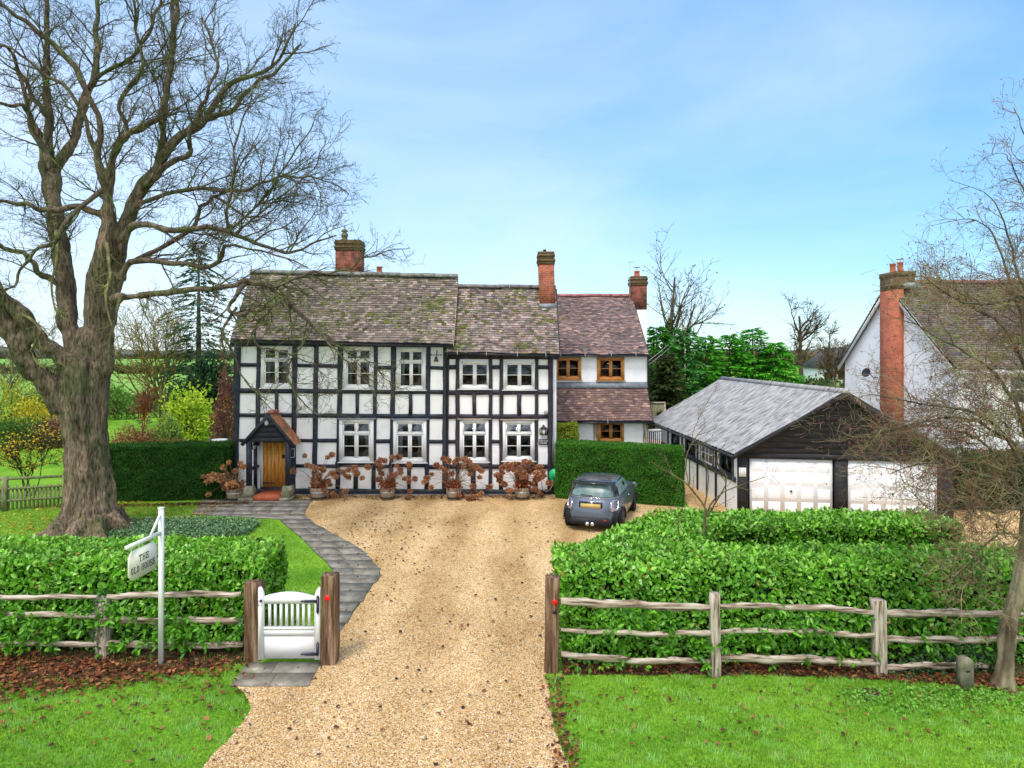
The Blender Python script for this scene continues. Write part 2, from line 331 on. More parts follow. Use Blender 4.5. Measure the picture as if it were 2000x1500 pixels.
MB().add([(-3500, -60, 0), (3500, -60, 0), (3500, 6500, 0), (-3500, 6500, 0)], [(0, 1, 2, 3)]).build('ground', m_turf)['kind'] = 'structure'
def gravelmat():
    m = bpy.data.materials.new('gravel'); m.use_nodes = True; t = m.node_tree; p = t.nodes['Principled BSDF']; l = t.links.new
    p.inputs['Roughness'].default_value = 0.8; p.inputs['Specular IOR Level'].default_value = 0.25
    tcn = t.nodes.new('ShaderNodeTexCoord')
    v = t.nodes.new('ShaderNodeTexVoronoi'); v.inputs['Scale'].default_value = 55; l(tcn.outputs['Object'], v.inputs['Vector'])
    v2 = t.nodes.new('ShaderNodeTexVoronoi'); v2.inputs['Scale'].default_value = 13; l(tcn.outputs['Object'], v2.inputs['Vector'])
    def ramp(cs, ps):
        r = t.nodes.new('ShaderNodeValToRGB'); cr = r.color_ramp; cr.elements[0].position = ps[0]; cr.elements[0].color = cs[0] + (1,); cr.elements[1].position = ps[-1]; cr.elements[1].color = cs[-1] + (1,)
        for c, q in list(zip(cs, ps))[1:-1]: e = cr.elements.new(q); e.color = c + (1,)
        return r
    sp = t.nodes.new('ShaderNodeSeparateColor'); l(v.outputs['Color'], sp.inputs[0])
    r = ramp([(.15, .085, .05), (.47, .265, .095), (.67, .43, .185), (.75, .54, .28), (.88, .75, .52)], [0.0, .16, .45, .75, 1.0]); l(sp.outputs[0], r.inputs[0])
    sp2 = t.nodes.new('ShaderNodeSeparateColor'); l(v2.outputs['Color'], sp2.inputs[0])
    r2 = ramp([(.82, .78, .72), (1, 1, 1), (1.06, 1.03, 1)], [0, .3, 1]); l(sp2.outputs[0], r2.inputs[0])
    n = t.nodes.new('ShaderNodeTexNoise'); n.inputs['Scale'].default_value = 0.55; n.inputs['Detail'].default_value = 7; n.inputs['Roughness'].default_value = .6
    mp_ = t.nodes.new('ShaderNodeMapping'); mp_.inputs['Scale'].default_value = (1.5, .6, 1); l(tcn.outputs['Object'], mp_.inputs[0]); l(mp_.outputs[0], n.inputs['Vector'])
    r3 = ramp([(.76, .68, .58), (1.0, .97, .92), (1.12, 1.12, 1.12)], [.33, .5, .68]); l(n.outputs['Fac'], r3.inputs[0])
    def mul(a, b):
        mm = t.nodes.new('ShaderNodeMix'); mm.data_type = 'RGBA'; mm.blend_type = 'MULTIPLY'; mm.inputs['Factor'].default_value = 1; l(a, mm.inputs['A']); l(b, mm.inputs['B']); return mm.outputs['Result']
    sp3 = t.nodes.new('ShaderNodeSeparateXYZ'); l(tcn.outputs['Object'], sp3.inputs[0])
    wv = t.nodes.new('ShaderNodeTexWave'); wv.inputs['Scale'].default_value = .19; wv.inputs['Distortion'].default_value = 1.3; wv.inputs['Detail'].default_value = 3; wv.inputs['Detail Scale'].default_value = .5; wv.inputs['Phase Offset'].default_value = 1.0
    mp2 = t.nodes.new('ShaderNodeMapping'); mp2.inputs['Rotation'].default_value = (0, 0, .12); mp2.inputs['Scale'].default_value = (1, .12, 1); l(tcn.outputs['Object'], mp2.inputs[0]); l(mp2.outputs[0], wv.inputs['Vector'])
    r4 = ramp([(.92, .90, .86), (1, 1, 1), (1.13, 1.15, 1.2)], [0, .45, 1]); l(wv.outputs['Fac'], r4.inputs[0])
    l(mul(mul(mul(r.outputs[0], r2.outputs[0]), r3.outputs[0]), r4.outputs[0]), p.inputs['Base Color'])
    bp = t.nodes.new('ShaderNodeBump'); bp.inputs['Distance'].default_value = 0.02; bp.inputs['Strength'].default_value = .9; bp.invert = True
    l(v.outputs['Distance'], bp.inputs['Height']); l(bp.outputs[0], p.inputs['Normal'])
    return m
m_gravel = gravelmat()
def wig(poly, step=0.25, amp=0.05, seed=1.0):
    P = np.array([p[:2] for p in poly], float); out = []
    for i in range(len(P)):
        a, b = P[i], P[(i + 1) % len(P)]; n = max(1, int(np.linalg.norm(b - a) / step))
        for k in range(n):
            q = a + (b - a) * k / n; s = snoise(np.array([q[0], q[1], 0.]), 3.1, seed); s2 = snoise(np.array([q[0], q[1], 0.]), 3.1, seed + 5)
            out.append((q[0] + s * amp, q[1] + s2 * amp))
    return out
from mathutils.geometry import tessellate_polygon
def sheet(name, poly, z, mat, thick=0.0):
    tri = tessellate_polygon([[Vector((p[0], p[1], 0)) for p in poly]])
    V = [(p[0], p[1], z) for p in poly]; mb = MB(); mb.add(V, [tuple(reversed(t)) if False else tuple(t) for t in tri])
    if thick:
        n = len(poly); mb.add([(p[0], p[1], z) for p in poly] + [(p[0], p[1], z - thick) for p in poly], [(i, (i + 1) % n, n + (i + 1) % n, n + i) for i in range(n)])
    o = mb.build(name, mat); o['kind'] = 'structure'; return o
GR = [(400, 1500), (440, 1450), (478, 1412), (490, 1385), (478, 1355), (452, 1340), (500, 1330), (560, 1320), (630, 1300), (655, 1245), (700, 1185), (745, 1122), (700, 1072), (655, 1045), (610, 1022), (592, 1003), (600, 984), (580, 969)]
GRAV = [gd(*p) for p in GR] + [(-8.1, 26.2, 0), (1.6, 26.2, 0), (1.7, 25.4, 0), (6.2, 23.6, 0), (6.6, 36.0, 0), (26, 36, 0), (26, 15.0, 0), (11.2, 14.4, 0), (10.5, 15.5, 0), (0.9, 14.5, 0), (0.75, 12.0, 0)] + [gd(1068, 1322), gd(1075, 1370), gd(1082, 1420), gd(1100, 1470), gd(1120, 1500)] + [(0.9, 7.0, 0), (-4.2, 7.0, 0)]
GRAVW = wig(GRAV, .2, .05)
sheet('gravel_drive', GRAVW, 0.012, m_gravel)
# paving: irregular rows of flagstones, one object
m_flag = M('york_stone', [(.12, .105, .08), (.20, .185, .15), (.30, .28, .235), (.6, .58, .5)], 3.5, 0.55, bump=0.006, bscale=20, pos=[.3, .48, .64, .8], attr=True, spec=.4)
PATHL = [(983, 393), (992, 385), (1006, 372), (1007, 540), (1022, 552), (1040, 575), (1060, 598), (1080, 615), (1100, 640), (1122, 655), (1150, 640), (1200, 632), (1260, 628), (1292, 626)]
PATHR = [(975, 612), (1003, 592), (1022, 610), (1045, 655), (1075, 705), (1100, 730), (1118, 747), (1150, 722), (1185, 698), (1245, 655), (1292, 628)]
def interp(tab, y): return float(np.interp(y, [a for a, b in tab], [b for a, b in tab]))
mb = MB(); rr = random.Random(3)
yy = 978.0; PATHPOLY = []
Yc = gd(500, 976)[1]
rows = []
while Yc > gd(500, 1292)[1]:
    hgt = rr.uniform(.5, .72); Y1 = Yc - hgt; ym = HOR + H * F / ((Yc + Y1) / 2)
    xl = (interp(PATHL, ym) - 1000) / F * (Yc + Y1) / 2 - rr.uniform(0, .12); xr = (interp(PATHR, ym) - 1000) / F * (Yc + Y1) / 2 + rr.uniform(-.05, .1)
    yA = HOR + H * F / Yc; yB = HOR + H * F / Y1; fl_ = lambda T, y_, Y_: (interp(T, y_) - 1000) / F * Y_
    rows.append((Y1, Yc, fl_(PATHL, yB, Y1), fl_(PATHR, yB, Y1) + rr.uniform(-.03, .06), fl_(PATHL, yA, Yc), fl_(PATHR, yA, Yc) + rr.uniform(-.03, .06))); Yc = Y1
rows += [(11.45, 11.85, gd(468, 1316)[0], gd(617, 1316)[0], gd(485, 1293)[0], gd(629, 1293)[0]), (11.0, 11.44, gd(450, 1340)[0], gd(604, 1340)[0], gd(468, 1316)[0], gd(617, 1316)[0])]
def onrow(mb, r_, a, b, z0, z1, g, c):
    Y1, Y0, xl, xr, xl2, xr2 = r_
    A = [(xl + (xr - xl) * a + g, Y1 + g), (xl + (xr - xl) * b - g, Y1 + g), (xl2 + (xr2 - xl2) * b - g, Y0 - g), (xl2 + (xr2 - xl2) * a + g, Y0 - g)]
    mb.hexa([(p, q, z0) for p, q in A] + [(p, q, z1) for p, q in A], c)
for (Y1, Y0, xl, xr, xl2, xr2) in rows:
    R_ = (Y1, Y0, xl, xr, xl2, xr2); onrow(mb, R_, 0, 1, .001, .0175, -.004 if Y0 > 11.9 else .003, (.5, .45, .38)); wr = max(xr - xl, .3); t0 = 0.0
    while t0 < .999:
        ww = rr.uniform(.45, .9) / wr
        if 1 - (t0 + ww) < .3 / wr: ww = 1 - t0
        c = rr.uniform(.88, 1.18); onrow(mb, R_, t0, t0 + ww, .018, .024 + rr.uniform(-.002, .002), .006, (c, c * rr.uniform(.95, 1), c * rr.uniform(.9, 1))); t0 += ww
    PATHPOLY.append((min(xl, xl2) , max(xr, xr2), Y1, Y0)); continue
    mb.box(xl + .02, xr - .02, Y1 - .01, Y0 + .01, .001, .0175, (.55, .5, .42)); x = xl
    while x < xr - .1:
        ww = rr.uniform(.45, .85)
        if xr - (x + ww) < .3: ww = xr - x
        g = .003; c = rr.uniform(.92, 1.2); z = .024 + rr.uniform(-.002, .002)
        A = [(x + g, Y1 + g), (x + ww - g, Y1 + g), (x + ww - g, Y0 - g), (x + g, Y0 - g)]
        mb.hexa([(a, b, 0.001) for a, b in A] + [(a, b, z) for a, b in A], (c, c * rr.uniform(.95, 1), c * rr.uniform(.9, 1)))
        x += ww
    PATHPOLY.append((xl, xr, Y1, Y0))
mb.build('path', m_flag)['kind'] = 'structure'
m_soil = M('dark_soil', [(.035, .022, .013), (.10, .055, .03), (.16, .08, .04)], 5, 1.0, bump=.03, bscale=30)
LIT = [gd(*p) for p in [(-140, 1265), (200, 1290), (460, 1290), (490, 1297), (440, 1312), (330, 1322), (240, 1338), (120, 1350), (-200, 1375)]]
LIT2 = [gd(*p) for p in [(1098, 1300), (1400, 1298), (1700, 1300), (2050, 1330), (2050, 1362), (1860, 1345), (1720, 1332), (1500, 1322), (1098, 1320)]]
sheet('soil_bed_west' and 'ground', wig([gd(*p) for p in [(-200, 1230), (500, 1240), (480, 1296), (400, 1304), (330, 1308), (240, 1318), (120, 1325), (-200, 1340)]], .2, .08), 0.006, m_soil)
sheet('ground', wig([gd(*p) for p in [(1098, 1240), (2100, 1240), (2100, 1345), (1860, 1338), (1720, 1326), (1500, 1319), (1098, 1318)]], .2, .06), 0.006, m_soil)
# distant land
m_field = M('field', [(.13, .30, .035), (.22, .40, .06)], .02, 0.95)
m_hill = M('hill_woods', [(.04, .06, .045), (.10, .11, .07), (.15, .12, .08)], .06, 1.0, detail=10)
def hill(x0, x1, Y, h, wid, seed, mat):
    n = 90; X = np.linspace(x0, x1, n); t = np.linspace(0, 1, 7)
    V = np.array([[(x, Y + wid * b, -2 + (h * (.75 + .25 * math.sin(x * .004 + seed) + .06 * math.sin(x * .03 + seed))) * math.sin(math.pi * b) * math.sin(math.pi * (i / (n - 1))) ** .4) for b in t] for i, x in enumerate(X)])
    i = np.arange(n - 1)[:, None] * 7; j = np.arange(6)[None]; q = np.stack([i + j, i + 7 + j, i + 8 + j, i + j + 1], -1).reshape(-1, 4)
    o = MB().add(V.reshape(-1, 3), q).build('hill', mat, smooth=True); o['kind'] = 'structure'
hill(-1600, -250, 1000, 24, 700, 1, m_hill); hill(-500, 1500, 1800, 26, 900, 2.2, m_hill)
sheet('field', [(-400, 74), (-22, 74), (-20, 168), (-400, 168)], .02, m_field)
sheet('field', [(-700, 174), (-30, 174), (-30, 520), (-700, 520)], .02, m_field)
# ------------------------------------------------------------------ gravel stones, grass blades, leaf litter
def pts_in(poly, n, rng=RNG):
    P = np.array([p[:2] for p in poly]); lo, hi = P.min(0), P.max(0)
    X = rng.uniform(lo[0], hi[0], n); Y = rng.uniform(lo[1], hi[1], n); k = inpoly(X, Y, P); return X[k], Y[k]
def onpath(X, Y, pad=0.0):
    r = np.zeros(X.shape, bool)
    for xl, xr, y1, y0 in PATHPOLY: r |= (X > xl - pad) & (X < xr + pad) & (Y > y1 - pad) & (Y < y0 + pad)
    return r
X = RNG.uniform(-5.2, 2.2, 60000); Y = RNG.uniform(8.2, 15, 60000); k = inpoly(X, Y, GRAVW) & ~onpath(X, Y) & (RNG.random(60000) < (15.5 - Y) / 7); X, Y = X[k], Y[k]; n = len(X)
s = RNG.uniform(.006, .014, n); octa = np.array([(1, 0, 0), (0, 1, 0), (-1, 0, 0), (0, -1, 0), (0, 0, .8), (0, 0, -.6)])
an = RNG.uniform(0, 6.28, n); ca, sa_ = np.cos(an), np.sin(an)
V = octa[None] * s[:, None, None] * RNG.uniform(.7, 1.3, (n, 1, 3)); V = np.stack([V[..., 0] * ca[:, None] - V[..., 1] * sa_[:, None], V[..., 0] * sa_[:, None] + V[..., 1] * ca[:, None], V[..., 2]], -1) + np.stack([X, Y, np.full(n, .016)], -1)[:, None]
ft = np.array([(0, 1, 4), (1, 2, 4), (2, 3, 4), (3, 0, 4)])
pal = np.array([(.62, .42, .22), (.5, .3, .13), (.8, .7, .55), (.7, .5, .3), (.16, .11, .08), (.62, .4, .2)]); cc = pal[RNG.integers(0, 6, n)] * RNG.uniform(.8, 1.15, (n, 1))
m_stonechip = M('stone_chips', [(.9, .9, .9), (1.1, 1.1, 1.1)], 30, .7, attr=True)
o = MB().add(V.reshape(-1, 3), (ft[None] + (np.arange(n) * 6)[:, None, None]).reshape(-1, 3), np.repeat(cc, 6, 0)).build('gravel', m_stonechip)
tag(o, 'loose golden gravel stones scattered over the driveway', 'gravel', kind='stuff')
def grass(name, label, X, Y, hlo, hhi, wd, bright, seed, dark=0.0):
    n = len(X); rg = np.random.default_rng(seed); P = np.stack([X, Y, np.zeros(n)], -1)
    a = rg.uniform(0, 6.28, n); lean = rg.uniform(.1, .9, n); D = nrm(np.stack([np.cos(a) * lean, np.sin(a) * lean, np.ones(n)], -1)); b = a + 1.57; S = np.stack([np.cos(b), np.sin(b), np.zeros(n)], -1)
    v = .5 + .5 * snoise(P, 1.1, 3.3); v2 = .5 + .5 * snoise(P, 4.0, 1.3)
    c1 = np.array([.06, .20, .012]); c2 = np.array([.30, .58, .06]); c3 = np.array([.45, .62, .16])
    v3 = .5 + .5 * snoise(P, 9, 2.3); f = np.clip(.5 + .5 * (v - .5) + .75 * (v2 - .5) + .6 * (v3 - .5) + .5 * (rg.random(n) - .5), 0, 1)[:, None]; c = c1 * (1 - f) + c2 * f; mint = np.clip((v2 + v3 - 1.15) * 2.2, 0, .8)[:, None] * (rg.random(n) < .7)[:, None]; c = c * (1 - mint) + np.array([.38, .68, .22]) * mint
    yl = (rg.random(n) < .07)[:, None]; c = np.where(yl, c3, c) * bright; br = (rg.random(n) < .05 + .14 * (snoise(P, 3.0, 12) > .45))[:, None]; c = np.where(br, np.array([.22, .17, .06]), c)
    mb = MB().blades(P, D, S, rg.uniform(hlo, hhi, n) * (.45 + 1.1 * v2 * (.5 + v3)), rg.uniform(wd * .6, wd * 1.3, n), c)
    o = mb.build(name, m_grassblade); tag(o, label, 'grass', kind='stuff')
NG = 210000
X = RNG.uniform(-10.5, 9.5, NG); Y = 8.2 + (RNG.random(NG) ** 1.1) * 4.2
out = ~inpoly(X, Y, GRAVW) & ~onpath(X, Y) & ((X < -1) | (X > .4))
inl = inpoly(X, Y, np.array(LIT)) | inpoly(X, Y, np.array(LIT2)) | (Y > np.where(X < 0, 11.85, 11.35))
k = out & (~inl | (RNG.random(NG) < .16 + .3 * (snoise(np.stack([X, Y, 0 * X], -1), 2.2, 4) > .25)))
k1 = k & (X < 0); k2 = k & (X > 0)
grass('grass', 'mown green grass of the verge left of the driveway mouth', X[k1], Y[k1], .03, .075, .009, 1.0, 5)
grass('grass', 'bright green grass of the verge right of the driveway mouth', X[k2], Y[k2], .03, .075, .009, 1.05, 6)
LAWN = [(-17, 14.3), (-4.4, 14.3), (-3.8, 13), (-3.6, 14), (-5.5, 17.5), (-8.3, 22.5), (-11, 24.2), (-17, 23.2)]
X = RNG.uniform(-17, -3, 120000); Y = RNG.uniform(12.3, 24.5, 120000)
k = ~inpoly(X, Y, GRAVW) & ~onpath(X, Y) & (X < -3.3) & ~((X < -4.7) & (Y < 14.2)) & (np.abs(X + 12.6) + np.abs(Y - 20.4) > 1.2)
grass('grass', 'green front lawn between the big tree and the stone path', X[k], Y[k], .03, .07, .012, 1.0, 8)
def litter(label, X, Y, seed, pal, smin=.03, smax=.07):
    n = len(X); rg = np.random.default_rng(seed); a = rg.uniform(0, 6.28, n)
    P = np.stack([X, Y, rg.uniform(.02, .06, n)], -1); D = np.stack([np.cos(a), np.sin(a), rg.uniform(-.3, .3, n)], -1); N = nrm(np.stack([rg.normal(0, .35, n), rg.normal(0, .35, n), np.ones(n)], -1))
    L_ = rg.uniform(smin, smax, n); c = np.array(pal)[rg.integers(0, len(pal), n)] * rg.uniform(.6, 1.25, (n, 1))
    o = MB().leaves(P, D, N, L_, L_ * rg.uniform(.6, .9, n), c, .3, -.2).build('fallen_leaves', m_leafdull); tag(o, label, 'fallen leaves', kind='stuff')
brown = [(.22, .06, .025), (.30, .10, .04), (.13, .045, .025), (.38, .17, .07), (.08, .035, .025)]
X1, Y1 = pts_in(LIT, 7200); X1 = X1 + RNG.normal(0, .12, len(X1)); Y1 = Y1 + RNG.normal(0, .12, len(X1)) - np.abs(RNG.normal(0, .15, len(X1))) * (RNG.random(len(X1)) < .3); X2 = RNG.uniform(-10, -3.4, 420); Y2 = 11.3 - np.abs(RNG.normal(0, 1.2, 420)); k = ~inpoly(X2, Y2, GRAVW)
litter('brown fallen leaves under the hedge and rails left of the white gate', np.r_[X1, X2[k]], np.r_[Y1, Y2[k]], 11, brown, .04, .1)
X1, Y1 = pts_in(LIT2, 4200); X2 = RNG.uniform(.9, 9.5, 300); Y2 = 11.0 - np.abs(RNG.normal(0, 1.1, 300)); X3 = RNG.normal(.72, .1, 260); Y3 = RNG.uniform(8.5, 11.3, 260)
litter('brown fallen leaves under the hedge and rails right of the driveway', np.r_[X1, X2, X3], np.r_[Y1, Y2, Y3], 12, brown, .035, .09)
X1 = RNG.uniform(-17, -10, 2200); Y1 = RNG.uniform(20, 24.5, 2200)
litter('yellow fallen leaves on the lawn behind the big tree trunk', X1, Y1, 13, [(.55, .38, .03), (.62, .48, .06), (.4, .22, .04)], .05, .09)
X1 = RNG.uniform(-9.5, 1.2, 900); Y1 = 25.6 - np.abs(RNG.normal(0, .35, 900)); X2 = RNG.uniform(-6, 1.2, 420); Y2 = RNG.uniform(8.4, 22, 420); X3 = RNG.uniform(-15, -9.3, 900); Y3 = 24.2 + .09 * (X3 + 12) - np.abs(RNG.normal(0, .15, 900))
X4 = RNG.normal(-4.2, 1.2, 500); Y4 = RNG.normal(19.5, 2.2, 500); k = inpoly(X4, Y4, GRAVW)
litter('dark fallen leaves along the foot of the house wall and over the gravel', np.r_[X1, X2, X3, X4[k]], np.r_[Y1, Y2, Y3, Y4[k]], 14, [(.12, .05, .03), (.08, .05, .045), (.25, .10, .05), (.05, .04, .045)], .04, .09)
# ------------------------------------------------------------------ hedges
def prism_pts(quad, z0, z1, dens, rg, sides=(0, 1, 2, 3), topr=0.12):
    Ps, Ns = [], []
    q = np.array(quad, float)
    for i in sides:
        a, b = q[i], q[(i + 1) % 4]; Lg = np.linalg.norm(b - a); n = int(Lg * (z1 - z0) * dens)
        t = rg.random(n); z = rg.uniform(z0, z1, n); P = np.concatenate([a + (b - a) * t[:, None], z[:, None]], 1)
        no = np.array([(b - a)[1], -(b - a)[0], 0]) / Lg; Ps.append(P); Ns.append(np.tile(no, (n, 1)))
    area = 0.5 * abs(np.cross(q[2] - q[0], q[3] - q[1])); n = int(area * dens)
    u, v = rg.random((2, n)); P = (q[0] * ((1 - u) * (1 - v))[:, None] + q[1] * (u * (1 - v))[:, None] + q[2] * (u * v)[:, None] + q[3] * ((1 - u) * v)[:, None])
    Ps.append(np.concatenate([P, np.full((n, 1), z1)], 1)); Ns.append(np.tile([0, 0, 1.0], (n, 1)))
    return np.vstack(Ps), np.vstack(Ns)
def hedge(name, label, prisms, L_, W_, dens, cols, seed, batter=0.0, amp=.1, jit=.1, mat=None, loose=0.6, inset=.1, excl=None, cat='hedge', rounding=.15):
    rg = np.random.default_rng(seed); root = thing(name, label, cat, tuple(prisms[0][0][0]) + (0,))
    core = MB(); allP, allN = [], []
    for quad, z0, z1 in prisms:
        P, N = prism_pts(quad, z0, z1, dens, rg); c = np.array(quad).mean(0); allP.append(P); allN.append(N)
        q = np.array(quad, float); qi = q.copy()
        for i in range(4):
            e1 = nrm(q[i] - q[i - 1]); e2 = nrm(q[i] - q[(i + 1) % 4]); qi[i] = q[i] - (e1 + e2) * inset * 1.2
        bt_ = batter if quad is prisms[0][0] else 0
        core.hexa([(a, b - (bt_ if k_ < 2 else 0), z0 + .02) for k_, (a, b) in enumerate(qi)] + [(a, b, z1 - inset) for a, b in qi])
        if bt_:
            m_ = N[:, 1] < -.5; P[m_, 1] -= bt_ * np.clip(1 - P[m_, 2] / z1, 0, 1) ** .8; N[m_] = nrm(N[m_] + np.array([0, 0, .35]))
            m_ = np.abs(N[:, 0]) > .5; P[m_, 1] -= bt_ * np.clip(1 - P[m_, 2] / z1, 0, 1) ** .8 * np.clip(1 - (P[m_, 1] - q[:, 1].min()) / 1.2, 0, 1)
        # rounding towards the top
        top = P[:, 2] > z1 - .25
    P, N = np.vstack(allP), np.vstack(allN)
    n = len(P); rnd = rounding * np.clip((P[:, 2] - 1.1 * np.max(P[:, 2]) * .8) * 3, 0, 1)
    off = amp * snoise(P, 2.2, seed) + .5 * amp * snoise(P, 6, seed + 2) - np.abs(rg.normal(0, jit, n))
    side = np.abs(N[:, 2]) < .5
    P = P + N * off[:, None]
    zc = P[:, 2]
    P = P + N * (.07 * np.maximum(0, snoise(P, 9, seed + 6)) * (L_ > .08))[:, None]; D = nrm(N * .35 + rg.normal(0, loose, (n, 3)) + np.array([0, 0, .35])); NN = nrm(N * .9 + np.array([0, 0, .5]) + rg.normal(0, .35, (n, 3)))
    depth = np.clip(1 + off / (jit * 3 + amp), .35, 1)
    c = np.array(cols); f = rg.random(n)[:, None]; tone = (.5 + .5 * snoise(P, 1.3, seed + 4))[:, None]; g = np.clip(.65 * f + .35 * tone, 0, 1)
    cl = c[0] * (1 - g) + c[1] * g; cl = np.where(rg.random(n)[:, None] < .06, c[2], cl)
    cl = np.where(((P[:, 2] > np.max(P[:, 2]) - .28) & (rg.random(n) < .75) & (L_ > .08))[:, None], np.minimum(cl * np.array([1.7, 1.3, 1.9]) + np.array([.02, .05, .012]), [.42, .68, .22]), cl)  # paler top leaves: light falling on the hedge top painted into their colour
    if excl is not None:
        k = ~excl(P, rg); P, D, NN, cl = P[k], D[k], NN[k], cl[k]; n = len(P)
    sz = rg.uniform(.5, 1.35, n); cl = cl * (1 + .25 * snoise(P, 4, seed + 9))[:, None]; dd = rg.random(n); cl = np.where((dd < .012)[:, None], np.array([.30, .20, .05]), cl); cl = np.where(((dd > .93) & (L_ > .08))[:, None], cl * np.array([1.5, 1.25, 1.2]), cl)
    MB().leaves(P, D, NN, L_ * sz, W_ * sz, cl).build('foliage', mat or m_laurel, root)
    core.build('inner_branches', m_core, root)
    return root
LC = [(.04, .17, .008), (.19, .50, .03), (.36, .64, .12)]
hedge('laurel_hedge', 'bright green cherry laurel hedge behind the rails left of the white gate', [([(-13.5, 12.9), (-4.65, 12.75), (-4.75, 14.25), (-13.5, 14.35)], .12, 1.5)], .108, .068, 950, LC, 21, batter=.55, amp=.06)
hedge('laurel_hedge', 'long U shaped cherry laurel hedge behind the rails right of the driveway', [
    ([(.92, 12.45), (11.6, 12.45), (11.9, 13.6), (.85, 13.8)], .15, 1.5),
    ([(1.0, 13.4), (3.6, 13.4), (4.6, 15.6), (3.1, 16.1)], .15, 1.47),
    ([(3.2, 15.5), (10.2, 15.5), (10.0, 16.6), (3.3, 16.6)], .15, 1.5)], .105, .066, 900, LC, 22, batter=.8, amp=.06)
YC = [(.014, .07, .008), (.05, .17, .02), (.10, .26, .03)]
hedge('clipped_hedge', 'dark clipped yew hedge between the big tree and the house corner', [([(-15.2, 24.35), (-10.6, 25.0), (-10.5, 26.3), (-15.2, 25.6)], .05, 1.98)], .05, .026, 3300, YC, 23, amp=.06, jit=.07, mat=m_leafdull, inset=.11)
hedge('clipped_hedge', 'tall clipped yew hedge behind the parked car', [([(1.62, 25.2), (5.9, 23.75), (6.25, 24.8), (1.75, 26.6)], .03, 2.02)], .05, .026, 3000, [(.03, .12, .01), (.08, .28, .025), (.14, .36, .04)], 24, amp=.06, jit=.07, mat=m_leafdull, inset=.11)
hedge('clipped_bush', 'small clipped bush with yellow green leaves behind the yew hedge', [([(1.75, 26.9), (2.6, 26.9), (2.6, 27.6), (1.75, 27.6)], 1.0, 2.55)], .06, .035, 1500, [(.18, .26, .02), (.42, .48, .05), (.6, .6, .1)], 25, amp=.06, jit=.05, mat=m_leafdull, cat='bush')
hedge('boundary_hedge', 'dark hedge between the garage and the white neighbouring house', [([(14.9, 23.2), (24, 23.2), (24, 24.2), (14.9, 24.2)], .05, 1.9)], .09, .05, 500, [(.015, .05, .01), (.05, .10, .02), (.12, .13, .04)], 26, mat=m_leafdull)
# ------------------------------------------------------------------ the old timber framed house
FY = 25.9
def fx(px, Y=FY): return (px - 1000) / F * Y
def fz(py, Y=FY): return H - (py - HOR) / F * Y
house = thing('timber_framed_house', 'long black and white timber framed house with tiled roofs across the gravel', 'house', (-4.5, FY, 0))
def wallgrid(mb, x0, x1, z0, z1, Y, holes, depth=.16, room=1.1, rough=True, shade=1.0):
    xs = sorted({x0, x1} | {h[i] for h in holes for i in (0, 1)}); zs = sorted({z0, z1} | {h[i] for h in holes for i in (2, 3)})
    for i in range(len(xs) - 1):
        for j in range(len(zs) - 1):
            cx, cz = (xs[i] + xs[i + 1]) / 2, (zs[j] + zs[j + 1]) / 2
            if any(h[0] < cx < h[1] and h[2] < cz < h[3] for h in holes): continue
            mb.add([(xs[i], Y, zs[j]), (xs[i + 1], Y, zs[j]), (xs[i + 1], Y, zs[j + 1]), (xs[i], Y, zs[j + 1])], [(0, 1, 2, 3)])
    for a, b, c, d in holes:
        A = [(a, Y, c), (b, Y, c), (b, Y, d), (a, Y, d)]; B = [(a, Y + depth, c), (b, Y + depth, c), (b, Y + depth, d), (a, Y + depth, d)]
        for i in range(4):
            j = (i + 1) % 4; mb.add([A[i], A[j], B[j], B[i]], [(0, 1, 2, 3)])
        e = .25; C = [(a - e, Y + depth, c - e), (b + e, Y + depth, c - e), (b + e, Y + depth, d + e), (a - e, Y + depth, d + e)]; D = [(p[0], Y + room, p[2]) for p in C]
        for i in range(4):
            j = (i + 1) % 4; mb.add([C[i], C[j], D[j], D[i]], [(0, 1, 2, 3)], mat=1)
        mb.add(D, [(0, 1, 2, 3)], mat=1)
WINS1 = [(511, 571, 676, 757.5, 'tall', 'c'), (671.5, 730, 677, 759.5, 'tall', 'cb'), (775, 831.5, 680, 761.5, 'tall', 'cb'), (663, 730, 819, 902, 'tall', ''), (768.5, 833, 820, 903, 'tall', 'c')]
WINS2 = [(896, 958.5, 705, 759.5, 'short', 'b'), (983, 1046, 705, 761, 'short', 'b'), (898.5, 955, 820, 901.5, 'tall', 'r'), (981.5, 1045, 821, 900, 'tall', 'r')]
def rect(wn, Y=FY): return (fx(wn[0], Y), fx(wn[1], Y), fz(wn[3], Y), fz(wn[2], Y))
DOOR = (fx(508), fx(557.5), fz(953), fz(863))
XL, XM, XR = fx(459), fx(871), fx(1079.5)
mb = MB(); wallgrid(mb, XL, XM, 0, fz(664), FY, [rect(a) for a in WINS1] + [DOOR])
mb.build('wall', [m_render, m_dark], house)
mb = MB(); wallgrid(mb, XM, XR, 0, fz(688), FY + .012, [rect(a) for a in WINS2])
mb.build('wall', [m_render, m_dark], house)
mb = MB()   # gable and rear walls
RY1, RY2 = 27.6, 29.6
zr1, zr2 = fz(533, RY1) - .12, fz(561, RY1) - .1
for X, ze, zr in ((XL, fz(664), zr1), (XM, fz(664), zr1), (XR, fz(688), zr2)):
    mb.add([(X, FY, 0), (X, RY2, 0), (X, RY2, ze), (X, RY1, zr - .15), (X, FY, ze)], [(0, 1, 2, 3, 4)])
mb.add([(XL, RY2, 0), (XR, RY2, 0), (XR, RY2, 5), (XL, RY2, 5)], [(0, 1, 2, 3)])
mb.build('wall', m_render, house)
# plinth
MB().box(XL - .05, XR + .02, FY - .09, FY - .001, 0, fz(964)).build('plinth', m_lead, house)
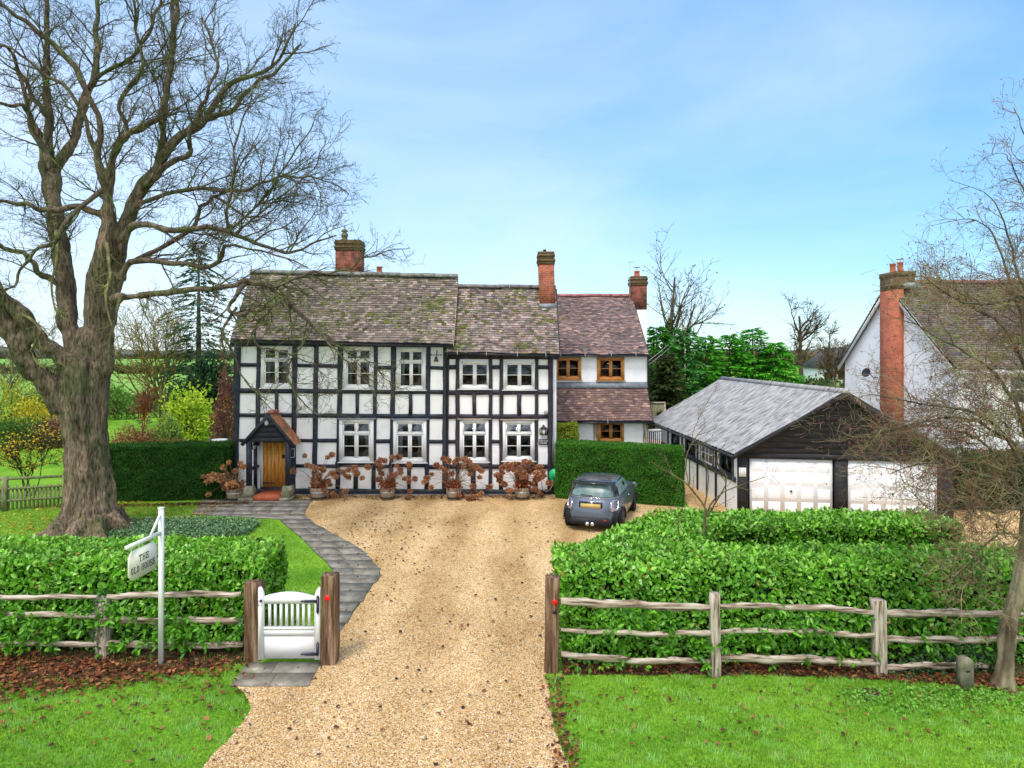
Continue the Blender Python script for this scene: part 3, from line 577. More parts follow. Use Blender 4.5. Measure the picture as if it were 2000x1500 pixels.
# --- timbers (px centre-lines traced top / bottom), each its own part
def post(xa, xb, y0, y1, x2a=None, x2b=None, m=m_timber, d=.05):
    x2a = xa if x2a is None else x2a; x2b = xb if x2b is None else x2b
    n = max(2, int((y1 - y0) / 22)); mb = MB(); J = random.Random(int(xa * 7 + y0))
    prof = []
    for i in range(n + 1):
        t = i / n; j1, j2 = J.uniform(-.7, .7), J.uniform(-.7, .7)
        prof.append((fx(xa + (x2a - xa) * t + j1), fx(xb + (x2b - xb) * t + j2), fz(y0 + (y1 - y0) * t)))
    V = []; 
    for a, b, z in prof: V += [(a, FY + .0, z), (a + .008, FY - d, z), (b - .008, FY - d, z), (b, FY, z)]
    Fs = []
    for i in range(n):
        k = i * 4
        for c in range(3): Fs.append((k + c, k + c + 1, k + c + 5, k + c + 4))
    Fs += [(0, 3, 2, 1), (4 * n, 4 * n + 1, 4 * n + 2, 4 * n + 3)]
    Fs = [tuple(reversed(f)) for f in Fs]
    mb.add(V, Fs).build('timber_post', m, house)
def rail(xa, xb, y0, y1, y2=None, y3=None, m=m_timber, d=.042):
    y2 = y0 if y2 is None else y2; y3 = y1 if y3 is None else y3
    n = max(1, int((xb - xa) / 26)); J = random.Random(int(xa * 3 + y0 * 5)); V = []
    for i in range(n + 1):
        t = i / n; V += [(fx(xa + (xb - xa) * t), FY, fz(y1 + (y3 - y1) * t + J.uniform(-.6, .6))), (fx(xa + (xb - xa) * t), FY - d, fz(y1 + (y3 - y1) * t + J.uniform(-.5, .5))), (fx(xa + (xb - xa) * t), FY - d, fz(y0 + (y2 - y0) * t + J.uniform(-.5, .5))), (fx(xa + (xb - xa) * t), FY, fz(y0 + (y2 - y0) * t + J.uniform(-.5, .5)))]
    Fs = []
    for i in range(n):
        k = i * 4
        for c in range(3): Fs.append((k + c, k + c + 1, k + c + 5, k + c + 4))
    Fs += [(0, 3, 2, 1), (4 * n, 4 * n + 1, 4 * n + 2, 4 * n + 3)]
    MB().add(V, [tuple(reversed(f)) for f in Fs]).build('timber_rail', m, house)
Z0, Z1 = 664, 958
for a in [(457.5, 471, Z0, Z1, 455, 465), (502, 510.5, Z0, 870, 499, 507), (571.5, 581.5, Z0, Z1, 568, 577), (613.6, 623, Z0, Z1, 609.5, 618.5), (660.5, 671, Z0, Z1, 655.5, 663.5), (730.5, 738.5, Z0, Z1, 725, 733.5), (764, 774.5, Z0, Z1, 760, 767.5), (832.5, 841.5, Z0, Z1, 829, 837.5), (865.5, 875, Z0, Z1, 863, 872),
          (537, 544, 765, 809), (694.5, 701.5, 765, 809), (798, 805.5, 766, 812), (690, 699, 907, 958), (795.5, 802.5, 907, 958)]: post(*a)
for a in [(872.5, 878, 688, Z1, 871, 875.5), (890, 898, 688, Z1, 889, 897), (954.5, 961.6, 688, Z1, 954, 961), (975.6, 983, 688, Z1, 974.5, 982), (1044.5, 1052, 688, Z1, 1043, 1050), (1070.5, 1080, 688, Z1, 1069, 1079.5), (922, 930, 768, 812), (1010, 1018, 768, 812), (919.5, 929, 911, 958), (1006, 1014, 911, 958)]: post(*a, m=m_timber2)
for a in [(450, 885, 664, 676.5, 666, 678), (455, 875, 758, 767.5, 762, 770), (455, 875, 806.5, 814, 809, 818)]: rail(*a, d=.046)
rail(453, 1081, 953.5, 965.5, 956, 967, d=.06)
for a in [(471, 510, 709, 716), (580, 670, 710, 717, 712, 719), (730, 775, 714, 721, 715, 722), (832, 874, 714, 721, 716, 723),
          (468, 503, 857, 863), (576, 664, 857, 863.5), (730, 768, 858, 865), (832, 872, 859, 866), (465, 488, 906.5, 912.5), (572, 660, 906.5, 913, 907, 913.5), (655, 735, 903, 911), (730, 768, 907, 914), (760, 838, 903.5, 912), (829, 872, 908, 916)]: rail(*a)
for a in [(872, 1080, 762, 771.5, 761, 770), (872, 1080, 809, 818, 809, 817), (872, 1092, 688, 701, 690, 702)]: rail(*a, m=m_timber2, d=.046)
for a in [(876, 892, 713, 721), (961, 976, 713, 721), (1051, 1071, 713, 721), (876, 892, 859, 866), (961, 976, 859, 866), (872, 900, 907, 915), (895, 983, 907, 915), (975, 1080, 907, 915)]: rail(*a, m=m_timber2)
# --- windows
def window(wn, parent, kind, extra, Y=FY, mat=None, sill=True, px=True, head=False):
    a, b, c, d = rect(wn, Y) if px else wn; mat = mat or m_white; w_, h_ = b - a, d - c; mb = MB(); f0, f1 = Y - .055, Y + .03
    fw = w_ * .18 if kind == 'tall' else w_ * .15
    g = .003
    mb.box(a - g, a + fw * .55, f0, f1, c - g, d + g); mb.box(b - fw * .55, b + g, f0, f1, c - g, d + g); mb.box(a + fw * .55, b - fw * .55, f0, f1, d - fw * .5, d + g); mb.box(a + fw * .55, b - fw * .55, f0, f1, c - g, c + fw * .6)
    xi0, xi1, zi0, zi1 = a + fw * .55, b - fw * .55, c + fw * .6, d - fw * .5; s0, s1 = Y - .042, Y + .02; mid = (a + b) / 2; mw = w_ * .016
    mb.box(mid - mw, mid + mw, s0, s1, zi0, zi1)
    sw = w_ * .042
    def sash(x0, x1, z0, z1, bars):
        y0, y1 = Y - .03, Y + .012
        mb.box(x0, x0 + sw, y0, y1, z0, z1); mb.box(x1 - sw, x1, y0, y1, z0, z1); mb.box(x0 + sw, x1 - sw, y0, y1, z0, z0 + sw); mb.box(x0 + sw, x1 - sw, y0, y1, z1 - sw, z1)
        for bz in bars: mb.box(x0 + sw, x1 - sw, Y - .024, Y + .008, z0 + (z1 - z0) * bz - .012, z0 + (z1 - z0) * bz + .012)
    if kind == 'tall':
        zt = zi1 - (zi1 - zi0) * .30; mb.box(xi0, xi1, s0 - .008, s1, zt - .03, zt + .02)
        for x0, x1 in ((xi0, mid - mw), (mid + mw, xi1)): sash(x0, x1, zt + .02, zi1, ()); sash(x0, x1, zi0, zt - .03, (.5,))
    else:
        for x0, x1 in ((xi0, mid - mw), (mid + mw, xi1)): sash(x0, x1, zi0, zi1, (.5,))
    o = mb.build('window', mat, parent)
    MB().box(xi0 - .01, xi1 + .01, Y - .006, Y - .001, zi0 - .01, zi1 + .01).build('glass', m_glass, o)
    if sill: MB().box(a - .05, b + .05, Y - .11, Y - .002, c - .035, c - .004).build('sill', mat, o)
    cm = MB(); y0, y1 = Y + .02, Y + .035
    if 'c' in extra:
        for x0, x1 in ((xi0, xi0 + w_ * .17), (xi1 - w_ * .15, xi1)):
            for k in range(5):
                u0 = x0 + (x1 - x0) * k / 5; u1 = x0 + (x1 - x0) * (k + 1) / 5; cm.add([(u0, y0 + .03 * (k % 2), zi0), (u1, y0 + .03 * ((k + 1) % 2), zi0), (u1, y0 + .03 * ((k + 1) % 2), zi1), (u0, y0 + .03 * (k % 2), zi1)], [(0, 1, 2, 3)])
    if 'r' in extra: cm.box(xi0, xi1, y0, y1, zi1 - h_ * .17, zi1)
    if cm.n: cm.build('curtain', m_curtain, o)
    if 'b' in extra:
        bm = MB(); top = zi1; bot = zi0 + h_ * (.42 if kind == 'short' else .62); z = top
        while z > bot: bm.hexa([(xi0, y0, z - .03), (xi1, y0, z - .03), (xi1, y1 + .02, z - .012), (xi0, y1 + .02, z - .012), (xi0, y0, z - .024), (xi1, y0, z - .024), (xi1, y1 + .02, z - .006), (xi0, y1 + .02, z - .006)]); z -= .055
        bm.build('blind', m_curtain, o)
    if head:
        MB().prism([(a - .09, Y - .001, d + .01), (a - .09, Y - .11, d + .01), (a - .09, Y - .11, d + .035), (a - .09, Y - .001, d + .075)], (w_ + .18, 0, 0)).build('drip_board', m_rail if head == 2 else m_lead, o)
    return o
for i, wn in enumerate(WINS1): window(wn, house, wn[4], wn[5], head=1 if i > 2 else False)
for i, wn in enumerate(WINS2): window(wn, house, wn[4], wn[5], Y=FY + .012, head=2 if i > 1 else False)
# --- roofs: individual tiles
PAL = [(.30, .20, .18), (.36, .27, .25), (.24, .17, .17), (.42, .32, .29), (.18, .14, .14), (.33, .20, .16), (.27, .22, .22)]
def tileroof(name, A, B, C, D, parent, pal=PAL, gauge=.115, wd=.17, seed=1, moss=.0, mossmask=None, thick=.03, sag=.03, mats=None, under=True):
    A, B, C, D = [np.array(p, float) for p in (A, B, C, D)]; rg = np.random.default_rng(seed)
    Ls = (np.linalg.norm(D - A) + np.linalg.norm(C - B)) / 2; Wd = (np.linalg.norm(B - A) + np.linalg.norm(C - D)) / 2
    nr, nc = int(round(Ls / gauge)), int(round(Wd / wd)); no = nrm(np.cross(B - A, D - A))
    def S(u, v):
        u, v = u[..., None], v[..., None]
        P = A * (1 - u) * (1 - v) + B * u * (1 - v) + C * u * v + D * (1 - u) * v
        return P - no * (sag * np.sin(np.pi * v) * (.6 + .4 * np.sin(np.pi * u)) + .02 * np.sin(u * 13 + v * 3))
    i, j = np.meshgrid(np.arange(nr), np.arange(nc + 1), indexing='ij'); i = i.ravel(); j = j.ravel()
    u0 = np.clip((j - .5 * (i % 2)) / nc, 0, 1); u1 = np.clip((j + 1 - .5 * (i % 2)) / nc, 0, 1); k = u1 - u0 > 1e-4; i, u0, u1 = i[k], u0[k] + .002 / Wd, u1[k] - .002 / Wd
    n = len(i); v0 = (i - rg.uniform(0, .14, n)) / nr; v1 = np.clip((i + 1.15) / nr, 0, 1.0); h0 = thick * 1.25 * rg.uniform(.75, 1.25, n); h0b = h0 + rg.normal(0, .004, n)
    p00, p10, p11, p01 = S(u0, v0), S(u1, v0), S(u1, v1), S(u0, v1)
    V = np.stack([p00 + no * h0[:, None], p10 + no * h0b[:, None], p11 + no * .004, p01 + no * .004, p00 + no * (h0 - .013)[:, None], p10 + no * (h0b - .013)[:, None]], 1)
    q = np.array([(0, 1, 2, 3), (4, 5, 1, 0)])
    P = np.array(pal)[rg.integers(0, len(pal), n)] * rg.uniform(.62, 1.02, (n, 1))
    cen = S((u0 + u1) / 2, (v0 + v1) / 2); tone = 1 + .18 * snoise(cen, .9, seed); P = P * tone[:, None]
    mm = np.clip(moss * (.9 + 1.6 * snoise(cen, 1.3, seed + 3)) + (mossmask(cen) if mossmask else 0), 0, 1); g = rg.random(n) < mm * .16
    P = np.where(g[:, None], np.array([.13, .125, .045]) * rg.uniform(.6, 1.3, (n, 1)), P)
    mb = MB().add(V.reshape(-1, 3), (q[None] + (np.arange(n) * 6)[:, None, None]).reshape(-1, 4), np.repeat(P, 6, 0))
    o = mb.build(name, m_tile, parent)
    if under:
        ub = MB(); e = no * .015; U = np.linspace(0, 1, 9)
        for a, b2 in [(a, b2) for a in range(8) for b2 in range(8)]:
            f = [S(np.array(x), np.array(y)) - e for x, y in ((U[a], U[b2]), (U[a + 1], U[b2]), (U[a + 1], U[b2 + 1]), (U[a], U[b2 + 1]))]; ub.add(f + [x - no * .08 for x in f], [(0, 1, 2, 3), (7, 6, 5, 4), (0, 4, 5, 1), (2, 6, 7, 3), (1, 5, 6, 2), (3, 7, 4, 0)])
        ub.build('roof_boards', m_timber, o)
    if moss > 0:
        m = int(4600 * moss * Wd * Ls / 25); uu, vv = rg.random((2, m * 5)); cc = S(uu, vv)
        pr = np.clip(moss * (.4 + 1.5 * snoise(cc, 1.3, seed + 3)) + .5 * snoise(cc, 5, seed) * moss + (mossmask(cc) if mossmask else 0), 0, 1); kk = rg.random(len(uu)) < pr * .35
        cc = cc[kk] + no * .02; m = len(cc); s = rg.uniform(.02, .065, m)
        if m:
            T1 = nrm(B - A); T2 = np.cross(no, T1); a = np.arange(5) * 2 * np.pi / 5
            ring = cc[:, None] + s[:, None, None] * rg.uniform(.6, 1.3, (m, 5, 1)) * (np.cos(a)[None, :, None] * T1 * 1.4 + np.sin(a)[None, :, None] * T2 * .8)
            V = np.concatenate([ring, (cc + no * s[:, None] * .55)[:, None]], 1); t = np.array([(x, (x + 1) % 5, 5) for x in range(5)])
            mo = MB().add(V.reshape(-1, 3), (t[None] + (np.arange(m) * 6)[:, None, None]).reshape(-1, 3), np.repeat(rg.uniform(.6, 1.5, (m, 1)) * np.ones(3), 6, 0)).build('moss', m_moss, o); mo['kind'] = 'stuff'
    return o
def ridge(p0, p1, parent, r=.12, seg=.45, col=(1, 1, 1), name='ridge_tiles', y_off=0):
    p0, p1 = np.array(p0, float), np.array(p1, float); n = max(1, int(np.linalg.norm(p1 - p0) / seg)); mb = MB(); J = random.Random(5)
    for i in range(n):
        a = p0 + (p1 - p0) * (i + .01) / n; b = p0 + (p1 - p0) * (i + .99) / n; dz = J.uniform(-.008, .008); jf = J.uniform(.8, 1.2); c = tuple(x * jf for x in col)
        prof = [(-r * 1.25, -r * .9), (-r * .7, r * .1), (0, r * .45), (r * .7, r * .1), (r * 1.25, -r * .9), (0, -r * .2)]
        P = [a + np.array([0, y, z + dz]) for y, z in prof]; mb.prism(P, b - a, c)
    mb.build(name, m_ridge, parent)
E1a, E1b = at(450, 662, 25.5), at(886, 672, 25.5); R1a, R1b = at(490, 533, RY1), at(885, 542, RY1)
R1b[0] = E1b[0]; R1b[2] = fz(542, RY1)
def mm1(P): return .30 * np.clip((-P[:, 0] - 5.5) / 4, 0, 1) + .12
r1 = tileroof('roof', E1a, E1b, R1b, R1a, house, seed=3, moss=.35, mossmask=mm1, pal=[(.35, .265, .235), (.44, .34, .30), (.27, .215, .20), (.56, .44, .39), (.20, .17, .165), (.36, .265, .23), (.30, .255, .25)])
tileroof('roof', [E1b[0], RY1 * 2 - 25.5, E1b[2]], [E1a[0], RY1 * 2 - 25.5, E1a[2]], R1a, R1b, house, seed=33)
ridge(R1a + [0, 0, .09], R1b + [0, 0, .09], r1, .13, col=(.95, 1.0, .9))
E2a, E2b = at(872, 687, 25.55), at(1092.5, 692, 25.55); R2a, R2b = at(876, 561, RY1), at(1087, 563, RY1); R2b[0] = E2b[0]; R2a[0] = E2a[0]
def mm2(P): return .75 * np.clip(1 - np.abs(P[:, 0] + 1.95) / .55, 0, 1) * np.clip((7.4 - P[:, 2]) / 1.2, 0, 1) + .1
r2 = tileroof('roof', E2a, E2b, R2b, R2a, house, seed=4, moss=.32, mossmask=mm2, pal=[(.36, .275, .27), (.45, .35, .34), (.29, .23, .23), (.54, .42, .39), (.20, .165, .17), (.36, .24, .20)])
tileroof('roof', [E2b[0], 29.6, E2b[2]], [E2a[0], 29.6, E2a[2]], R2a, R2b, house, seed=34)
ridge(R2a + [0, 0, .08], R2b + [0, 0, .08], r2, .11, col=(.9, .8, .85))
# rear rendered wing
S3Y = 29.2; X3 = fx(1264, S3Y)
WO = [(1084, 1135, 698, 741), (1166, 1219, 698, 742.5)]
mb = MB(); wallgrid(mb, fx(1060, S3Y), X3, fz(800, S3Y), fz(690, S3Y), S3Y, [rect(a, S3Y) for a in WO])
LY = 28.25
LW = [(1167.5, 1218, 823, 862)]
wallgrid(mb, fx(1122, LY), fx(1264, LY), 0, fz(821, LY), LY, [rect(a, LY) for a in LW])
zr3 = fz(580, 33)
mb.add([(X3, S3Y, 0), (X3, 37, 0), (X3, 37, fz(690, S3Y)), (X3, 33, zr3), (X3, S3Y, fz(690, S3Y))], [(0, 1, 2, 3, 4)])
mb.add([(X3, 37, 0), (1, 37, 0), (1, 37, fz(690, S3Y)), (X3, 37, fz(690, S3Y))], [(0, 1, 2, 3)])
mb.add([(fx(1264, LY), LY, 0), (fx(1264, LY), S3Y, 0), (fx(1264, LY), S3Y, 3.9), (fx(1264, LY), LY, 2.55)], [(0, 1, 2, 3)])
mb.build('wall', [m_render, m_dark], house)
MB().box(fx(1081), fx(1087.5), FY + .25, FY + .4, 0, fz(692)).build('wall', m_render, house)
for a in WO: window(rect(a, S3Y), house, 'short', '', Y=S3Y, mat=m_orange, px=False)
window(rect(LW[0], LY), house, 'short', '', Y=LY, mat=m_orange, px=False, sill=False)
E3a, E3b = at(1060, 692, 28.95), at(1267, 692, 28.95); R3b = at(1233, 579, 33.0); R3b[0] = E3b[0]; R3a = R3b.copy(); R3a[0] = E3a[0]
P3 = [(.30, .20, .19), (.37, .25, .235), (.25, .18, .185), (.45, .29, .26), (.20, .155, .165)]
r3 = tileroof('roof', E3a, E3b, R3b, R3a, house, seed=5, pal=P3, moss=.04, sag=.015, gauge=.12)
tileroof('roof', [E3b[0], 37, E3b[2]], [E3a[0], 37, E3a[2]], R3a, R3b, house, seed=35, pal=P3, sag=.01)
ridge(R3a + [0, 0, .08], R3b + [0, 0, .08], r3, .11, col=(1.7, .75, .7))
LA, LB, LC_, LD = at(1070, 822, 27.9), at(1273, 822, 27.9), at(1263, 756, S3Y - .02), at(1085, 756, S3Y - .02); LA[0] = LD[0] = fx(1083, 28.5); LB[0] = LC_[0]
r4 = tileroof('roof', LA, LB, LC_, LD, house, seed=6, pal=[(.24, .14, .12), (.28, .17, .15), (.20, .13, .12), (.42, .26, .20), (.24, .15, .14), (.22, .14, .13)], sag=.0, gauge=.12)
MB().prism([(LD[0], S3Y - .004, LD[2] + .22), (LD[0], S3Y - .02, LD[2] + .22), (LD[0], S3Y - .16, LD[2] - .02), (LD[0], S3Y - .1, LD[2] - .04)], (LC_[0] - LD[0] + .02, 0, 0)).build('flashing', m_lead, r4)
for a, b in ((1159, 1167), (1256, 1264.5)): MB().box(fx(a, LY), fx(b, LY), LY - .04, LY + .05, 0, fz(821, LY)).build('timber_post', m_railpost, house)
MB().box(fx(1088, LY), fx(1124, LY), LY - .02, LY + .4, 0, fz(822, LY)).build('recess_panel', m_timber, house)
# barge boards, gutters, downpipes
def gutter(x0, x1, Y, z0, z1, brackets, parent=house):
    n = 12; a = np.linspace(math.pi, 2 * math.pi, 8); r = .06; mb = MB()
    prof = [(r * math.cos(t), r * math.sin(t)) for t in a] + [(r * .85, 0), (0, -r * .7), (-r * .85, 0)]
    mb.prism([(x0, Y + p, z0 + q) for p, q in prof], (x1 - x0, 0, z1 - z0)); o = mb.build('gutter', m_gutter, parent)
    for bx in brackets:
        t = (bx - x0) / (x1 - x0); z = z0 + (z1 - z0) * t; MB().tube([(bx, Y - .07, z - .1), (bx, Y - .085, z), (bx, Y - .02, z + .07), (bx, Y + .12, z + .2)], .012, 5).build('gutter_bracket', m_galv, o)
gutter(E1a[0] + .05, E1b[0], 25.44, E1a[2] - .07, E1b[2] - .07, [])
gutter(E2a[0] - .02, fx(1085, 25.5), 25.48, E2a[2] - .04, E2b[2] - .04, [fx(a, 25.45) for a in (893.6, 950, 1010.5, 1066)])
gutter(fx(1086, 28.9), E3b[0], 28.88, E3b[2] - .04, E3b[2] - .04, [fx(a, 28.85) for a in (1095, 1142.7, 1194, 1242)])
gutter(fx(1087, 27.85), LB[0], 27.83, LB[2] - .04, LB[2] - .04, [fx(1187, 27.8)])
mb = MB().tube([(fx(876), FY - .4, fz(687)), (fx(875), FY - .3, fz(694)), (fx(871), FY - .14, fz(702)), (fx(870.5), FY - .13, fz(720)), (fx(869), FY - .13, fz(955)), (fx(868), FY - .22, fz(961))], .045, 10)
dp = mb.build('downpipe', m_gutter, house, smooth=True)
mb = MB()
for y in (704, 740, 809, 880, 930): mb.tube([(fx(870), FY - .13, fz(y) - .03), (fx(870), FY - .13, fz(y) + .03)], .056, 10)
mb.build('pipe_collar', m_gutter, dp)
MB().tube([(fx(1266, 29.1), 29.1, E3b[2] - .1), (X3 + .03, 29.15, E3b[2] - .4), (X3 + .03, 29.15, 3.5)], .04, 8).build('downpipe', m_gutter, house)
def barge(p0, p1, parent, m=m_timber, h=.18, t=.04):
    p0, p1 = np.array(p0, float), np.array(p1, float); MB().prism([p0, p1, p1 - [0, 0, h], p0 - [0, 0, h]], (t, 0, 0)).build('barge_board', m, parent)
barge(E1b + [-.02, 0, -.02], R1b + [-.02, 0, -.02], r1, m_rail, .1, .03); barge(E1a - [0, 0, .03], R1a - [0, 0, .03], r1)
barge(E2b - [0, 0, .03], R2b - [0, 0, .03], r2, m_timber, .1); barge(E3b - [0, 0, .03], R3b - [0, 0, .03], r3, m_timber, .12); barge(LB - [0, 0, .03], LC_ - [0, 0, .03], r4, m_timber, .1)
# --- chimneys
def chimney(x0, x1, y0, y1, z0, z1, cap, roof, lean=0.0, mat=None, capm=None, pots=(), courses=(.0, .25), base_flash=None):
    def lx(z): return lean * (z - z0) / (z1 - z0)
    def blk(mb, a, b, g):
        mb.hexa([(x0 - g + lx(a), y0 - g, a), (x1 + g + lx(a), y0 - g, a), (x1 + g + lx(a), y1 + g, a), (x0 - g + lx(a), y1 + g, a), (x0 - g + lx(b), y0 - g, b), (x1 + g + lx(b), y0 - g, b), (x1 + g + lx(b), y1 + g, b), (x0 - g + lx(b), y1 + g, b)])
    mb = MB(); blk(mb, z0, z1 - cap, 0); o = mb.build('chimney', mat or m_brick, roof)
    mb = MB(); n = 5; hh = cap / n
    for i, g in enumerate((.03, .055, .02, .045, .02)): blk(mb, z1 - cap + hh * i, z1 - cap + hh * (i + 1) - .002, g)
    mb.build('chimney_cap', capm or m_brickcap, roof)
    for (x, y, h, r, m) in pots: MB().lathe([(r * 1.15, 0), (r * 1.15, .06), (r, .08), (r * .92, h - .06), (r * 1.1, h - .04), (r * 1.1, h), (r * .8, h), (r * .8, h - .1)], (x + lean, y, z1), 14).build('chimney_pot', m, roof)
    if base_flash: MB().hexa([(x0 - .08, y0 - .05, base_flash - .02), (x1 + .05, y0 - .05, base_flash - .02), (x1 + .05, y0 - .003, base_flash + .02), (x0 - .08, y0 - .003, base_flash + .02), (x0 - .04, y0 - .03, base_flash + .2), (x1 + .02, y0 - .03, base_flash + .2), (x1 + .02, y0 - .003, base_flash + .2), (x0 - .04, y0 - .003, base_flash + .2)]).build('flashing', m_lead, roof)
cy = 27.75
chimney(fx(655, cy), fx(703, cy), cy, cy + .8, 7.9, fz(468, cy), .42, r1, mat=m_brickold, pots=[(fx(669, cy), cy + .35, .22, .12, m_brickcap)])
MB().lathe([(.13, 0), (.16, .05), (.07, .16), (.16, .2), (.04, .3), (.02, .42)], (fx(669, cy), cy + .35, fz(468, cy) + .2), 10).build('chimney_cowl', m_stone, r1)
chimney(fx(735, 29.4) - .1, fx(746, 29.4) + .1, 29.2, 29.7, 6.5, fz(536, 29.4), .2, r1, pots=[(fx(740.5, 29.4), 29.45, .34, .12, m_pot)])
cy = 27.0
chimney(fx(1055, cy), fx(1085, cy), cy, cy + .75, 6.9, fz(491, cy), .5, r2, lean=-.07, pots=[(fx(1068, cy), cy + .35, .12, .06, m_dark)], base_flash=fz(603, cy))
cy = 32.6
chimney(fx(1234, cy), fx(1263.5, cy), cy, cy + .8, fz(604, cy), fz(539, cy), .45, r3, mat=m_brickold, pots=[(fx(1247, cy), cy + .4, .28, .13, m_pot)])
MB().hexa([(X3 - .05, cy + .02, 0), (fx(1263, cy), cy + .02, 0), (fx(1263, cy), cy + .78, 0), (X3 - .05, cy + .78, 0), (X3 - .05, cy + .02, fz(604, cy)), (fx(1263, cy), cy + .02, fz(604, cy)), (fx(1263, cy), cy + .78, fz(604, cy)), (X3 - .05, cy + .78, fz(604, cy))]).build('chimney_breast', m_render, house)
mb = MB().tube([(fx(1247, cy), cy + .4, fz(539, cy) + .28), (fx(1247, cy), cy + .4, fz(539, cy) + .44)], .012, 5); mb.lathe([(.02, .44), (.16, .45), (.16, .47), (.02, .48)], (fx(1247, cy), cy + .4, fz(539, cy)), 10); mb.build('chimney_cowl', m_galv, r3)
x = fx(1230, cy); mb = MB().tube([(x, cy, 7), (x, cy, fz(512, cy))], .012, 5); mb.tube([(x - .12, cy, fz(512, cy)), (x + .22, cy, fz(512, cy))], .008, 4)
for k in range(4): mb.tube([(x - .1 + k * .09, cy - .12, fz(512, cy)), (x - .1 + k * .09, cy + .12, fz(512, cy))], .005, 4)
mb.build('aerial', m_galv, house)
# --- porch
PY = 24.95
porch = thing('porch', None, None, (fx(522, PY), PY, 0)); porch.parent = house; porch.location = Vector(porch.location) - house.location
for k in ('label', 'category'):
    if k in porch: del porch[k]
ap = at(524.5, 806, PY); lf = at(470, 867, PY); rt = at(575, 868, PY); dz = np.array([0, FY - .05 - PY, 0])
PP = [(.46, .15, .07), (.52, .20, .10), (.38, .13, .07), (.40, .25, .12), (.30, .16, .08)]
rr_ = tileroof('roof', rt + dz, rt, ap, ap + dz, porch, pal=PP, seed=8, gauge=.11, wd=.16, moss=.15, sag=0, under=False)
rl_ = tileroof('roof', lf, lf + dz, ap + dz, ap, porch, pal=[(.2, .14, .1), (.26, .16, .1), (.14, .11, .08)], seed=9, gauge=.11, wd=.16, moss=.3, sag=0, under=False)
for o in (rr_, rl_):
    for c in list(o.children): c.parent = porch; c.location = (0, 0, 0)
ridge(ap + [0, -.02, .05], ap + [0, -.02, .05] + 0 * dz, porch) if False else MB().prism([ap + [-.1, -.03, -.03], ap + [0, -.03, .07], ap + [.1, -.03, -.03], ap + [0, -.03, .0]], dz + [0, .03, 0], (2.2, .8, .6)).build('ridge_tiles', m_ridge, porch)
def sub(mb, name, m): return mb.build(name, m, porch)
for p in (lf, rt):
    d = nrm(ap - p); q = np.cross(d, [0, 1, 0]); q = q if q[2] < 0 else -q
    sub(MB().prism([p - [0, .05, .01], ap - [0, .05, .01], ap + [0, -.05, -.2], p + q * .13 - [0, .05, 0]], (0, .06, 0)), 'barge_board', m_timber)
mb = MB(); zb = fz(863, PY)
hw = (rt[0] - lf[0]) / 2 - .12; cx = ap[0]
n = 5
for i in range(n):
    z0 = zb + i * (ap[2] - .15 - zb) / n; z1 = zb + (i + 1) * (ap[2] - .15 - zb) / n
    w0 = hw * (1 - i / n) ; w1 = hw * (1 - (i + 1) / n) + .02
    mb.hexa([(cx - w0, PY - .02, z0), (cx + w0, PY - .02, z0), (cx + w0, PY + .03, z0), (cx - w0, PY + .03, z0), (cx - w1, PY + .005, z1), (cx + w1, PY + .005, z1), (cx + w1, PY + .03, z1), (cx - w1, PY + .03, z1)])
sub(mb, 'weatherboarding', m_clad)
for a, b in ((481, 489.5), (557.5, 566)):
    sub(MB().box(fx(a, PY), fx(b, PY), PY - .02, PY + .15, fz(952, PY), zb + .02), 'porch_post', m_timber)
    sub(MB().box(fx(a, PY) + .02, fx(b, PY) - .02, PY + .16, FY - .06, fz(912, FY), fz(907, FY)), 'porch_rail', m_timber)
    sub(MB().box(fx(a, PY) + .02, fx(b, PY) - .02, PY + .16, FY - .06, zb - .02, zb + .1), 'porch_rail', m_timber)
sub(MB().box(fx(497), fx(503.5), FY - .09, FY - .052, fz(953), fz(864)), 'porch_post', m_timber)
for a, b in ((467, 495), (547, 568.5)):
    x0, x1 = fx(a, 24.75), fx(b, 24.75); xm0, xm1 = x0 + .14, x1 - .12
    if a > 500: xm0, xm1 = x0 + .05, x1 - .02
    mb = MB().box(x0, x1, 24.65, 25.35, 0, .13); mb.hexa([(x0 + .03, 24.7, .13), (x1 - .03, 24.7, .13), (x1 - .03, 25.3, .13), (x0 + .03, 25.3, .13), (xm0, 24.85, .52), (xm1, 24.85, .52), (xm1, 25.15, .52), (xm0, 25.15, .52)])
    sub(mb, 'post_base', m_stone)
m_quarry = M('red_quarry_tiles', [(.36, .075, .03), (.50, .13, .06)], 6, .6, bump=.003)
sub(MB().box(fx(496, 24.75), fx(546, 24.75), 24.7, FY - .06, 0, .2), 'doorstep', m_quarry)
sub(MB().box(DOOR[0] + .02, DOOR[1], FY - .055, FY + .2, .2, DOOR[2] + .03), 'doorstep', m_timber)
m_door = M('varnished_oak', [(.52, .20, .03), (.70, .31, .06), (.80, .42, .10)], 3, 0.35, st=(5, 1, .8), spec=.4)
mb = MB(); dx0, dx1 = fx(513), fx(557); npl = 6
for i in range(npl):
    a = dx0 + (dx1 - dx0) * i / npl; b = dx0 + (dx1 - dx0) * (i + 1) / npl; mb.box(a + .004, b - .004, FY + .03, FY + .08, DOOR[2] + .03, DOOR[3] - .03)
door = mb.build('door', m_door, house)
MB().box(dx0, dx1, FY + .05, FY + .09, DOOR[2], DOOR[3]).build('door_backing', m_timber, door)
MB().box(fx(507.5), fx(512.8), FY - .01, FY + .1, DOOR[2] + .01, DOOR[3]).build('door_frame', m_white, door)
mb = MB()
for zz in (fz(886), fz(894.5), fz(943)):
    for i in range(6): mb.lathe([(.014, 0), (.014, .01), (.004, .016)], (dx0 + (dx1 - dx0) * (i + .5) / 6, FY + .03, zz), 6, axis='y')
mb.build('door_studs', m_black, door)
